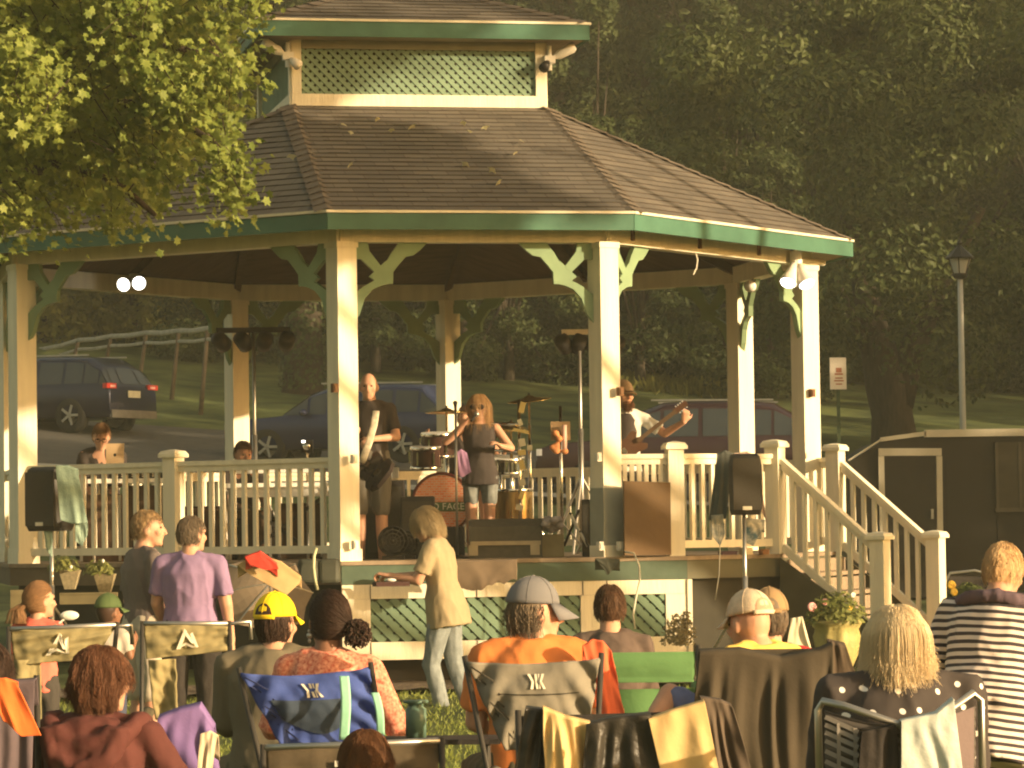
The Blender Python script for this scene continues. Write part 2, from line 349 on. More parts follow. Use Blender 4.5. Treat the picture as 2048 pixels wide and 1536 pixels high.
# ------------------------------------------------------------------ rail fence on the slope
FE = thing('rail_fence', 'old wooden rail fence with leaning posts on the slope at left', 'fence', at(150, 86, gz(-11, 86)))
WOODG = mat('grey_rail_wood', (.42, .38, .30), .9, .2, 4, .3); WOODP = mat('fence_post_wood', (.13, .10, .07), .9, .2, 4, .3)
tops = []
for px, ty, by, Y in ((18, 698, 742, 96), (80, 694, 742, 93), (150, 676, 745, 90), (215, 668, 745, 87), (285, 661, 752, 84), (350, 657, 766, 80), (408, 652, 775, 77), (470, 650, 782, 75)):
    a = P(px+8, ty, Y); b = P(px-8, by, Y); b.z = min(b.z, gz(b.x, Y)-.1); q = MB(); q.tube(b, a, .055, .045, 8); q.build('post', WOODP, FE, True); tops.append(a)
for i in range(len(tops)-1):
    for dz, th in ((-.06, .10), (-.30, .07)):
        q = MB(); a = tops[i]+V((0, -.09, dz)); b = tops[i+1]+V((0, -.09, dz)); m_ = (a+b)/2+V((0, 0, -.03)); q.loft([a, m_, b], [th*.6]*3, [th*.35]*3, side=(0, 0, 1), n=6); q.build('rail', WOODG, FE)
# ------------------------------------------------------------------ maple hanging in from the left
def maple():
    r = random.Random(21); T = thing('maple_tree', 'sunlit maple whose leafy branches hang in from the top left', 'tree', V((-7.4, 24.5, gz(-7, 24))))
    poly = [(-60, -80), (320, -80), (335, 0), (400, 25), (445, 85), (450, 215), (385, 230), (420, 285), (440, 395), (425, 405), (405, 320), (385, 345), (340, 375), (322, 455), (205, 468), (120, 474), (0, 488), (-60, 495)]
    def ins(x, y):
        c = False; n = len(poly)
        for i in range(n):
            (x1, y1), (x2, y2) = poly[i], poly[(i+1) % n]
            if (y1 > y) != (y2 > y) and x < (x2-x1)*(y-y1)/(y2-y1)+x1: c = not c
        return c
    sprays = []
    while len(sprays) < 560:
        x, y = r.uniform(-60, 515), r.uniform(-80, 470)
        if y > 330 and r.random() < .45: continue
        if ins(x, y+22) and ins(x-14, y+4) : sprays.append(P(x, y, r.uniform(22.6, 27.4)))
    for x, y in ((30, 120), (55, 150), (80, 170), (20, 180), (60, 200), (90, 215), (40, 225), (15, 140), (75, 130), (440, 20), (500, 4), (450, 120), (462, 150), (455, 180), (300, 150), (320, 175), (345, 190), (370, 200), (448, 300), (450, 330), (455, 360), (455, 385), (260, 15), (285, 30), (240, 60)):
        for _ in range(3): sprays.append(P(x+r.uniform(-14, 14), y+r.uniform(-10, 6), r.uniform(21.9, 22.8)))
    for _ in range(700):
        sprays.append(V((-4.3-r.random()**.7*6.5, 24.5+r.uniform(-4, 4), 4.4+r.random()*7)))
    for _ in range(260): sprays.append(P(r.uniform(-100, 420), r.uniform(-500, -90), r.uniform(22.6, 28)))
    lv = MB(); tw = MB()
    shape = [(0, -.9), (.35, -.5), (.95, -.45), (.55, 0), (.75, .55), (.25, .45), (0, 1), (-.25, .45), (-.75, .55), (-.55, 0), (-.95, -.45), (-.35, -.5)]
    for c in sprays:
        d = V((r.gauss(0, .35)+.25, r.gauss(0, .4)-.1, -r.uniform(.35, 1))).normalized(); L = r.uniform(.25, .5); a0 = c-d*L*.5
        tw.loft([a0, c+V((0, 0, .03)), c+d*L*.5], [.006, .004, .001], n=4)
        for j in range(38):
            t = r.random(); p = a0+d*L*t+V((r.gauss(0, .085), r.gauss(0, .085), r.gauss(0, .07)))
            n_ = V((r.gauss(.45, .55), r.gauss(-.55, .5), r.gauss(.55, .45))).normalized(); a = n_.orthogonal().normalized()
            dn = (V((0, 0, -1))-V((0, 0, -1)).dot(n_)*n_); dn = dn.normalized() if dn.length > .05 else a
            dn = Matrix.Rotation(r.gauss(0, .6), 3, n_) @ dn; sx = dn.cross(n_); S = r.uniform(.022, .046)
            o = len(lv.v); lv.v += [p+dn*v_*S+sx*u*S+n_*(-abs(u)*.25*S) for u, v_ in shape]; lv.f.append(tuple(range(o, o+12)))
    lv.build('leaves', leafmat('maple_leaf', (.10, .15, .025), (.34, .38, .09), .4), T); tw.build('twigs', BARK, T)
    b = MB(); base = V((-7.4, 24.5, gz(-7, 24)))
    b.loft([base+V((0, 0, -.4)), base+V((0, 0, .2)), base+V((.1, 0, 2.5)), base+V((.3, 0, 5)), base+V((.2, .2, 9))], [.45, .33, .28, .22, .08], n=12)
    for pts in ([(-60, 60), (150, 30), (330, 95), (470, 110)], [(-60, 230), (120, 200), (300, 210), (440, 290), (474, 380)], [(-60, 380), (110, 330), (230, 360), (310, 430)], [(-60, -60), (200, -60), (420, -20), (545, 12)], [(-60, 150), (20, 140), (90, 200)]):
        q = [base+V((.2, 0, 3.5))]+[P(x, y, 24.6-i*.3) for i, (x, y) in enumerate(pts)]
        b.loft(q, [.09]+[.05*(1-i/(len(pts)+.6)) for i in range(len(pts))], n=6)
    b.build('trunk', BARK, T, True)
maple()
# unseen tree added outside the frame, its clumps aimed to shade roof and maple
PT = thing('shadow_caster', 'unseen tree added beyond the right edge to shade the roof, posts and maple', 'tree', V((18.5, 21.5, 0)))
mb = MB(); rr = random.Random(8); cl2 = []
def gobo(tp, rad, n, D=20.):       # one leafy clump set on the sun's line to shade tp
    c = tp+sd*(D+rr.uniform(-1.5, 1.5)); cl2.append((c-PT.location, rad))
    for j in range(n):
        d = V((rr.gauss(0, 1), rr.gauss(0, 1), rr.gauss(0, 1))).normalized()*rad*rr.random()**.4; p = c+d
        n_ = V((rr.gauss(0, 1), rr.gauss(0, 1), rr.gauss(0, 1))).normalized(); a = n_.orthogonal().normalized(); b = n_.cross(a); L = rr.uniform(.07, .14); o = len(mb.v)
        mb.v += [p-a*L-PT.location, p-b*L*.6-PT.location, p+a*L-PT.location, p+b*L*.6-PT.location]; mb.f.append((o, o+1, o+2, o+3))
for px, py, Y, rad, n in ((610, 300, 30.2, .5, 420), (690, 330, 29.9, .5, 420), (780, 300, 30, .5, 420), (770, 380, 29.3, .5, 420), (870, 330, 29.8, .48, 400), (900, 400, 29.2, .4, 260), (980, 360, 29.6, .4, 260), (680, 400, 29.2, .5, 300), (650, 130, 31.6, .38, 220), (730, 100, 31.7, .34, 160), (520, 250, 31, .5, 300), (1090, 400, 29.4, .28, 110), (560, 100, 31.5, .5, 260), (830, 255, 31, .3, 120), (700, 440, 28.8, .25, 70), (850, 445, 28.8, .2, 50), (1010, 445, 28.8, .25, 80), (690, 500, 29, .15, 40), (50, 570, 31.1, .3, 260), (50, 640, 31.1, .3, 260), (50, 710, 31.1, .3, 260), (48, 770, 31.1, .25, 170), (740, 350, 29.8, .5, 420), (820, 340, 29.8, .5, 420), (930, 300, 30.2, .35, 200), (720, 280, 30.4, .5, 420), (850, 390, 29.4, .45, 350), (640, 350, 29.8, .5, 420), (470, 490, 29.8, .4, 300), (760, 260, 30.5, .4, 350), (880, 280, 30.5, .4, 350), (960, 330, 29.9, .35, 260), (600, 360, 29.8, .5, 420), (580, 400, 29.6, .5, 420), (800, 410, 29.2, .4, 300), (660, 270, 30.5, .45, 400), (380, 500, 30, .4, 300)):
    gobo(P(px, py, Y), rad, n)
LIT = [(P(58, 170, 22.3), .42), (P(285, 30, 22.3), .26), (P(340, 185, 22.3), .36), (P(450, 320, 22.3), .16), (P(450, 120, 22.4), .14), (P(470, 15, 22.3), .2)]
for px, Yt in [(a, b) for b in (23.2, 25.2, 27.2) for a in range(-60, 540, 40)]:
    for py in range(-90, 500, 40):
        tp_ = P(px, py, Yt); lit = any(((tp_-c_)-sd*(tp_-c_).dot(sd)).length < r_+.2 for c_, r_ in LIT)
        if not lit and rr.random() < .8: gobo(P(px+rr.uniform(-9, 9), py+rr.uniform(-9, 9), Yt), .30, 240, 21)
for i in range(34):
    c = V((rr.uniform(15.5, 21.5), rr.uniform(17, 26), rr.uniform(10.6, 15.5))); gobo(c-sd*20, rr.uniform(.7, 1.2), 300)
mb.build('crown', LF2, PT, local=True); trunk_mesh(12, .3, cl2, 4).build('trunk', BARK, PT, smooth_=True, local=True)
# ------------------------------------------------------------------ bandstand
TH = .1981
ZD = 1.6-.261; ZB = 1.6+2.429; ZE = 1.6+2.66; ZF = ZE-.15
PO = [V((x, y, 0)) for x, y in ((-4.414, 31.194), (-1.429, 29.207), (.794, 29.654), (2.768, 32.62), (2.307, 34.918), (-.678, 36.905), (-2.901, 36.459), (-4.875, 33.492))]  # A B C D E F G H
CEN = sum(PO, V((0, 0, 0)))/8
def offs(pts, d):
    out = []; n = len(pts)
    for i in range(n):
        a, b, c = pts[i-1], pts[i], pts[(i+1) % n]; e1 = (b-a).normalized(); e2 = (c-b).normalized()
        n1 = V((e1.y, -e1.x, 0)); n2 = V((e2.y, -e2.x, 0)); m_ = (n1+n2).normalized(); out.append(b+m_*d/m_.dot(n1))
    return out
G = thing('gazebo', 'cream and green octagonal wooden bandstand with shingled two tier roof', 'bandstand', V((CEN.x, CEN.y, .5)))
def rz_(a): return Matrix.Rotation(a, 3, 'Z')
# posts: square, chamfered cap mouldings
for i, p in enumerate(PO):
    b = MB(); m_ = rz_(R(33.85)); b.box(V((p.x, p.y, (ZD+ZB)/2)), (.19, .19, ZB-ZD), m_); b.box(V((p.x, p.y, ZD+.05)), (.215, .215, .10), m_)
    b.box(V((p.x, p.y, ZB-.02)), (.21, .21, .05), m_); b.build('post', CREAM, G)
b = MB(); p = PO[2]; b.box(V((p.x, p.y, ZD+.26)), (.204, .204, .66), rz_(R(33.85))); b.build('post_wrap', mat('grey_wrap', (.30, .31, .26), .7, .1), G)
# beams
for i in range(8):
    a, c = PO[i], PO[(i+1) % 8]; b = MB(); b.beam(V((a.x, a.y, ZB+.085)), V((c.x, c.y, ZB+.085)), .15, .17, e=.05+.002*i); b.build('beam', CREAM, G)
# main roof
EV = offs(PO, .42); cq = [CEN+rz_(TH) @ V((x*1.19, y*1.19, 0)) for x, y in ((-1, -1), (1, -1), (1, 1), (-1, 1))]
ZC = 1.6+3.90
def shingles(faces, name, parent, th=.010, exposure=.125):
    b = MB(); b.uv = []
    for q in faces:
        e0, e1, t1, t0 = q; nrm = (e1-e0).cross(t0-e0 if (t0-e0).length > .1 else t1-e0).normalized()
        if nrm.z < 0: nrm = -nrm
        Ls = ((t0+t1)/2-(e0+e1)/2).length; n = max(2, round(Ls/exposure)); eu = (e1-e0).normalized()
        for k in range(n):
            s0, s1 = k/n, (k+1)/n; seg = 14; off = (k % 2)*.5
            for j in range(seg):
                def pt(s, u): return (e0.lerp(e1, u)).lerp(t0.lerp(t1, u), s)
                u0, u1 = j/seg, (j+1)/seg; o = len(b.v); jit = .004*noise.noise(V((k*3.1, j*1.7, e0.x)))
                A, B_, C_, D_ = pt(s0, u0)+nrm*(th+jit), pt(s0, u1)+nrm*(th+jit), pt(s1, u1)+nrm*.001, pt(s1, u0)+nrm*.001
                b.v += [A, B_, C_, D_, pt(s0, u0)-nrm*.002, pt(s0, u1)-nrm*.002]
                uv = [((q_-e0).dot(eu)/.3+off, s_*n*.5) for q_, s_ in ((A, s0), (B_, s0), (C_, s1), (D_, s1))]
                b.f += [(o, o+1, o+2, o+3), (o+4, o+5, o+1, o)]; b.uv += [uv, [uv[0], uv[1], uv[1], uv[0]]]
    return b.build(name, SHG, parent)
SHG = bpy.data.materials.new('shingle'); SHG.use_nodes = True; n_ = SHG.node_tree; pb = n_.nodes['Principled BSDF']; pb.inputs['Roughness'].default_value = .9
uvn = n_.nodes.new('ShaderNodeTexCoord'); br = n_.nodes.new('ShaderNodeTexBrick'); br.inputs['Scale'].default_value = 1; br.inputs['Brick Width'].default_value = 1; br.inputs['Row Height'].default_value = .5
br.offset = 0; br.inputs['Mortar Size'].default_value = .012; br.inputs['Color1'].default_value = (.115, .100, .080, 1); br.inputs['Color2'].default_value = (.18, .155, .120, 1); br.inputs['Mortar'].default_value = (.06, .045, .035, 1)
nz_ = n_.nodes.new('ShaderNodeTexNoise'); nz_.inputs['Scale'].default_value = 1.2; mm_ = n_.nodes.new('ShaderNodeMix'); mm_.data_type = 'RGBA'; mm_.blend_type = 'MULTIPLY'; mm_.inputs[0].default_value = .6
rpp = n_.nodes.new('ShaderNodeValToRGB'); rpp.color_ramp.elements[0].color = (.6, .6, .6, 1); rpp.color_ramp.elements[0].position = .3; rpp.color_ramp.elements[1].position = .7
n_.links.new(uvn.outputs['UV'], br.inputs['Vector']); n_.links.new(uvn.outputs['Object'], nz_.inputs['Vector']); n_.links.new(nz_.outputs[0], rpp.inputs[0]); n_.links.new(br.outputs[0], mm_.inputs[6]); n_.links.new(rpp.outputs[0], mm_.inputs[7]); n_.links.new(mm_.outputs[2], pb.inputs['Base Color'])
def Z(p, z): return V((p.x, p.y, z))
top = {0: (0, 0), 1: (0, 1), 2: (1, 1), 3: (1, 2), 4: (2, 2), 5: (2, 3), 6: (3, 3), 7: (3, 0)}   # side i runs from corner i to i+1
rf = [(Z(EV[i], ZE), Z(EV[(i+1) % 8], ZE), Z(cq[top[i][1]], ZC), Z(cq[top[i][0]], ZC)) for i in range(8)]
RO = shingles(rf, 'roof', G)
cornertop = [0, 0, 1, 1, 2, 2, 3, 3]
HC = mat('ridge_shingle', (.15, .12, .09), .9, .2, 8)
for i in range(8):      # hip caps: overlapping tabs
    a = Z(EV[i], ZE+.012); t = Z(cq[cornertop[i]], ZC+.012); n = 20; b = MB()
    for k in range(n):
        p0, p1 = a.lerp(t, k/n), a.lerp(t, (k+1)/n+.01); s_ = (p1-p0).cross(V((0, 0, 1))).normalized()*.11; dn = V((0, 0, -.035)); lf = V((0, 0, .014))
        o = len(b.v); b.v += [p0+s_+dn+lf, p0+lf, p0-s_+dn+lf, p1+s_+dn, p1, p1-s_+dn]; b.f += [(o, o+1, o+4, o+3), (o+1, o+2, o+5, o+4)]
    b.build('hip_cap', HC, RO)
b = MB()
for i in range(8):
    a, c = EV[i], EV[(i+1) % 8]; ia, ic = offs(PO, .06)[i], offs(PO, .06)[(i+1) % 8]; o = len(b.v)
    b.v += [Z(a, ZF+.012), Z(c, ZF+.012), Z(ic, ZF+.10), Z(ia, ZF+.10)]; b.f.append((o, o+1, o+2, o+3))
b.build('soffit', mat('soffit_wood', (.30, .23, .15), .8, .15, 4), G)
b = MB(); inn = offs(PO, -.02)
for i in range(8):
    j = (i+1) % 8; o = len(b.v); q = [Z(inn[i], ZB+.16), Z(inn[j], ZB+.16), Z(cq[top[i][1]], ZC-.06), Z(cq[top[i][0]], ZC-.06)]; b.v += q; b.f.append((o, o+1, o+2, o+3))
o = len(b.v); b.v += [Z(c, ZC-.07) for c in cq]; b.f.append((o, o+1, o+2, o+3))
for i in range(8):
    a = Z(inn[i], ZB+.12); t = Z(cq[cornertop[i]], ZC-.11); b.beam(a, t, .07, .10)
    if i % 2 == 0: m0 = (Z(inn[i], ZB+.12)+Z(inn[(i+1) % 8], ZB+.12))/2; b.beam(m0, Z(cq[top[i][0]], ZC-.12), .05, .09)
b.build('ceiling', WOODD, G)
OG = offs(PO, .43)
for i in range(8):
    a, c = EV[i], EV[(i+1) % 8]; b = MB(); u = (c-a).normalized()
    b.beam(Z(a, (ZE+ZF)/2-.012), Z(c, (ZE+ZF)/2-.012), .03, .135, e=.002*i); b.build('fascia', GREEN, G)
    b = MB(); a2, c2 = OG[i], OG[(i+1) % 8]; b.beam(Z(a2, ZE-.004), Z(c2, ZE-.004), .035, .022, e=.003+.001*i); b.build('drip_edge', CREAM, G)
# cupola
ZL = 1.6+4.40
cm_ = rz_(TH); C0 = V((CEN.x, CEN.y, 0))
def cl_(x, y, z): return C0+cm_ @ V((x, y, 0))+V((0, 0, z))
b = MB(); b.box(cl_(0, 0, (ZC+ZL)/2+.15), (2.16, 2.16, ZL-ZC+.3), cm_); b.build('cupola_shade_box', DARK, G)  # dark box behind the lattice, shade of the holes put into its colour
LATM = mat('lattice_green', (.19, .28, .19), .6, .12, 4)
def lattice(b, o, ex, ey, W, H, step, wd, th, nrm):
    """diagonal slats, two layers, clipped to W x H"""
    ex = V(ex); ey = V(ey); nrm = V(nrm)
    for layer, sg in ((0, 1), (1, -1)):
        c = -H
        while c < W+H:
            pts = []
            # line x = c + t*sg..., y = t ; for sg=-1 mirrored
            x0, y0, x1, y1 = c, 0., c+H, H
            if sg < 0: x0, x1 = c+H, c
            def clip(x0, y0, x1, y1):
                t0, t1 = 0., 1.; dx = x1-x0
                for lim, s_ in ((0, 1), (W, -1)):
                    q = (x0-lim)*s_; d = dx*s_
                    if abs(d) < 1e-9: continue
                    t = -q/d
                    if d > 0: t0 = max(t0, t)
                    else: t1 = min(t1, t)
                return t0, t1
            t0, t1 = clip(x0, y0, x1, y1)
            if t1-t0 > .03:
                a = V(o)+ex*(x0+(x1-x0)*t0)+ey*(y0+(y1-y0)*t0)+nrm*layer*th*1.1; d = V(o)+ex*(x0+(x1-x0)*t1)+ey*(y0+(y1-y0)*t1)+nrm*layer*th*1.1
                b.beam(a, d, wd, th, up=nrm)
            c += step
for k in range(4):
    q = rz_(TH+k*math.pi/2); ex = q @ V((1, 0, 0)); nr = q @ V((0, -1, 0)); o = C0+nr*1.19-ex*1.19+V((0, 0, ZC)); H_ = ZL-ZC+.12
    b = MB(); W_ = 2.38
    b.box(o+ex*W_/2+V((0, 0, .055))-nr*.002, (W_+.004*k, .045, .11), q)
    b.box(o+ex*.045+V((0, 0, .11+(H_-.11)/2)), (.09, .04, H_-.112), q); b.box(o+ex*(W_-.045)+V((0, 0, .11+(H_-.11)/2)), (.09, .04, H_-.112), q); b.build('cupola_frame', CREAM, G)
    b = MB(); b.box(o+ex*W_/2+V((0, 0, H_-.04))-nr*.003, (W_-.19, .038, .10), q); b.build('cupola_frieze', mat('frieze_olive', (.32, .31, .22), .7, .1), G)
    b = MB(); lattice(b, o+ex*.09+V((0, 0, .11))-nr*.025, ex, V((0, 0, 1)), W_-.18, H_-.20, .085*1.0, .036, .007, nr); b.build('cupola_lattice', LATM, G)
E2 = [cl_(x*1.53, y*1.53, 0) for x, y in ((-1, -1), (1, -1), (1, 1), (-1, 1))]; ZU = 1.6+4.65; AP = V((CEN.x, CEN.y, ZU+.62))
UR = shingles([(Z(E2[i], ZU), Z(E2[(i+1) % 4], ZU), AP+V((0, 0, 0)), AP) for i in range(4)], 'upper_roof', G)
for i in range(4):
    a, c = E2[i], E2[(i+1) % 4]; b = MB(); b.beam(Z(a, ZU-.085), Z(c, ZU-.085), .03, .14, e=.002*i); b.build('fascia', GREEN, G)
    q = rz_(TH+i*math.pi/2); b = MB(); b.beam(Z(a, ZU-.004)+q @ V((0, -.012, 0)), Z(c, ZU-.004)+q @ V((0, -.012, 0)), .035, .022, e=.012); b.build('drip_edge', CREAM, G)
    b = MB(); a = Z(E2[i], ZU+.01); n = 12
    for k in range(n):
        p0, p1 = a.lerp(AP, k/n), a.lerp(AP, (k+1)/n+.01); s_ = (p1-p0).cross(V((0, 0, 1))).normalized()*.1; dn = V((0, 0, -.03)); lf = V((0, 0, .014)); o = len(b.v)
        b.v += [p0+s_+dn+lf, p0+lf, p0-s_+dn+lf, p1+s_+dn, p1, p1-s_+dn]; b.f += [(o, o+1, o+4, o+3), (o+1, o+2, o+5, o+4)]
    b.build('hip_cap', HC, UR)
b = MB(); o = 0; b.v += [Z(e, ZU-.14) for e in E2]; b.f.append((0, 1, 2, 3)); b.build('upper_soffit', mat('soffit_wood', (.30, .23, .15)), G)
# scroll brackets
def bracket(post, dirv, flip=1):
    s = 1/237.; d = dirv.normalized(); o = V((post.x, post.y, ZB+.003))+d*.095
    def q(pts): return [o+d*((1183-x)*s)+V((0, 0, -(y-487)*s)) for x, y in pts]
    nr = V((d.y, -d.x, 0))*.045; b = MB()
    A = [(1030, 487), (1088, 487), (1104, 508), (1118, 532), (1108, 552), (1101, 547), (1091, 534), (1075, 516), (1059, 513), (1046, 503)]
    B_ = [(1101, 547), (1115, 524), (1150, 556), (1138, 565), (1136, 571), (1102, 571)]
    C_ = [(1102, 569), (1138, 563), (1162, 576), (1183, 592), (1183, 650), (1170, 632), (1159, 600), (1143, 582), (1125, 574)]
    D_ = [(1125, 536), (1138, 548), (1166, 521), (1183, 521), (1183, 487), (1152, 487), (1149, 505)]
    for k, pl in enumerate((A, B_, C_, D_)): b.prism([p-nr*(.5+.02*k) for p in q(pl)], nr*(1+.04*k))
    return b.build('bracket', GREEN2, G)
for i in range(8):
    p, nx_, pv = PO[i], PO[(i+1) % 8], PO[i-1]; bracket(p, nx_-p); bracket(p, pv-p)
# deck
X1 = V((1.485, 29.67, 0)); X2 = V((2.34, 30.38, 0)); X3 = V((3.02, 32.30, 0))
DO = offs(PO, .14); dk = [DO[0], DO[1], DO[2], X1, X2, X3]+DO[4:]
dk[5] = X3
b = MB(); b.prism([Z(p, ZD-.035) for p in dk], (0, 0, .035)); b.build('deck', DECKW, G)
DI = offs(dk, -.03)
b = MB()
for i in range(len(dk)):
    a, c = DI[i], DI[(i+1) % len(dk)]; b = MB(); b.beam(Z(a, ZD-.037-.08), Z(c, ZD-.037-.08), .03, .158, e=.001*i); b.build('deck_fascia', mat('brown_shade_fascia', (.13, .10, .065), .8, .15) if i in (0, len(dk)-1) else mat('olive_shade_fascia', (.10, .095, .06), .7, .1) if i in (3, 4) else mat('deck_green', (.075, .115, .08), .6, .2, 3, .15), G)  # brown and olive boards: shade of those sides put into the colour
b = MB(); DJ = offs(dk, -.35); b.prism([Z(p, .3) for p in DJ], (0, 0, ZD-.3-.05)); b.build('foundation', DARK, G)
# skirt with lattice on the front side
q0 = DI[1]; q1 = DI[3]; ex = (q1-q0).normalized(); W_ = (q1-q0).length; nr = V((ex.y, -ex.x, 0)); z0 = .505; z1 = ZD-.20; q = rz_(math.atan2(ex.y, ex.x))
def sk(a, c, za, zb, th=.035, k=0): return (q0+ex*(a+c)/2+V((0, 0, (za+zb)/2)), (c-a, th+.003*k, zb-za), q)
b = MB(); xa = .24; xm0, xm1 = 2.05, 2.35
b.box(*sk(0, W_, z1-.12, z1)); b.box(*sk(0, W_, z0, z0+.15))
for a, c in ((0, xa), (xm0, xm1), (W_-.19, W_)): b.box(*sk(a, c, z0+.152, z1-.122, .035, 1))
b.box(q0+ex*(W_+.02)+V((0, 0, (z0+z1)/2)), (.04, .07, z1-z0), q)
SKT = b.build('skirt_frame', CREAM, G)
b = MB()
for xx in (xa/2+.12, 1.15, xm0+.02, 2.28): b.box(q0+ex*xx+nr*.021+V((0, 0, z1-.06)), (.006, .004, .118), q); b.box(q0+ex*xx+nr*.021+V((0, 0, z0+.075)), (.006, .004, .148), q)
b.build('board_seam', DARK, SKT)
LT2 = mat('skirt_lattice', (.15, .23, .155), .7, .15, 4)
for a, c in ((xa, xm0), (xm1, W_-.19)):
    b = MB(); lattice(b, q0+ex*a+V((0, 0, z0+.15))-nr*.01, ex, V((0, 0, 1)), c-a, z1-z0-.27, .11, .056, .012, nr); b.build('skirt_lattice', LT2, G)
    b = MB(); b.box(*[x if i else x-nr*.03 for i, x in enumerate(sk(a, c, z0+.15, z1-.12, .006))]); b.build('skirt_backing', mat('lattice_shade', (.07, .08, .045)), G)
# side skirt under the A-B side and the stair landing
for i0, i1, nm in ((0, 1, 'a'), (3, 4, 'b')):
    a, c = DI[i0], DI[i1]; e_ = (c-a).normalized(); b = MB(); b.beam(Z(a, .85)-V((e_.y, -e_.x, 0))*.10, Z(c, .85)-V((e_.y, -e_.x, 0))*.10, .02, .66); b.build('side_skirt', mat('dark_olive_panel', (.030, .027, .018), .8, .2), G)
# railings
RZ = ZD+.877; BZ = ZD+.10
def railing(a, c, n=None, z0a=0, z0c=0, parent=G):
    a = V(a); c = V(c); L = (c-a).length; n = n or max(1, round(L/.118)-1)
    b = MB(); b.beam(Z(a, RZ+z0a-.02), Z(c, RZ+z0c-.02), .085, .04); b.beam(Z(a, RZ+z0a-.065), Z(c, RZ+z0c-.065), .05, .05); rr_ = b.build('railing', CREAM, parent); b = MB(); b.beam(Z(a, BZ+z0a), Z(c, BZ+z0c), .045, .065); b.build('bottom_rail', CREAM, rr_); ang = math.atan2((c-a).y, (c-a).x); m_ = rz_(ang)
    for k in range(n):
        f = (k+1)/(n+1); p = a.lerp(c, f); dz = z0a+(z0c-z0a)*f; b = MB(); b.box(V((p.x, p.y, (RZ-.088+BZ+.03)/2+dz)), (.036, .036, RZ-.088-BZ-.03), m_); b.build('baluster', CREAM, rr_)
def newel(p, zt, zb, ang, w_=.135):
    b = MB(); m_ = rz_(ang); b.box(V((p.x, p.y, (zt-.07+zb)/2)), (w_, w_, zt-.07-zb), m_)
    b.box(V((p.x, p.y, zt-.055)), (w_+.055, w_+.055, .03), m_)
    b.loft([V((p.x, p.y, zt-.04)), V((p.x, p.y, zt-.015)), V((p.x, p.y, zt))], [(w_+.05)*.7071, (w_+.02)*.7071, .02], side=m_ @ V((1, 1, 0)), n=4)
    b.build('newel_post', CREAM, G)
def pull(a, c, d): return a+(c-a).normalized()*d
A_, B2, C2, D2, E_, F_, G_, H_ = PO
mAB = A_.lerp(B2, .485); TN = ZD+.985
newel(mAB, TN, ZD, TH-math.pi/4); railing(pull(A_, B2, .1), pull(mAB, A_, .06)); railing(pull(mAB, B2, .06), pull(B2, A_, .1))
xn = X1+V((-.10, .06, 0)); n2 = X2+V((-.04, .05, 0)); n3 = X3+V((-.02, -.05, 0)); SA = TH+math.pi/4
newel(xn, TN, ZD, TH); railing(pull(C2, xn, .1), pull(xn, C2, .06), 6); newel(n2, TN+.02, ZD, SA); railing(pull(xn, n2, .08), pull(n2, xn, .06)); newel(n3, TN+.02, ZD, SA)
railing(pull(E_, F_, .1), pull(F_, E_, .1)); railing(pull(F_, G_, .1), pull(G_, F_, .1)); railing(pull(H_, A_, .1), pull(A_, H_, .1)); railing(pull(G_, H_, .1), pull(H_, G_, .1)); railing(pull(n3, E_, .08), pull(E_, n3, .1))
# stairs
sdv = V((math.cos(TH-math.pi/4), math.sin(TH-math.pi/4), 0)); RUN = 1.02; dz = ZD-.50
b1 = n2+sdv*RUN; b2 = n3+sdv*RUN
newel(b1, TN-dz+.04, .49, SA); newel(b2, TN-dz+.04, .44, SA)
railing(pull(n2, b1, .07), pull(b1, n2, .07), 7, -.04, -dz+.08); railing(pull(n3, b2, .07), pull(b2, n3, .07), 7, -.04, -dz+.08)
ST = MB(); ns = 5
for k in range(ns):
    t0 = RUN*(k)/ns+.06; zt = ZD-dz*(k+1)/ns; a = X2+sdv*(t0+RUN/ns/2); c = X3+sdv*(t0+RUN/ns/2); ST.beam(Z(a, zt-.02), Z(c, zt-.02), RUN/ns+.03, .035)
    ST.beam(Z(X2+sdv*t0, zt+dz/ns/2-.03), Z(X3+sdv*t0, zt+dz/ns/2-.03), .02, dz/ns-.05)
ST.build('steps', DECKW, G)
for p_, s_ in ((X2, -1), (X3, 1)):
    e_ = (X3-X2).normalized()*.03*s_; b = MB(); zt = ZD-.03
    b.prism([Z(p_, zt)+e_, Z(p_, .35)+e_, Z(p_+sdv*(RUN+.1), .35)+e_, Z(p_+sdv*(RUN+.1), .58)+e_], e_.normalized()*.03); b.build('stair_side', mat('stair_panel_olive', (.085, .075, .042), .8, .15), G)
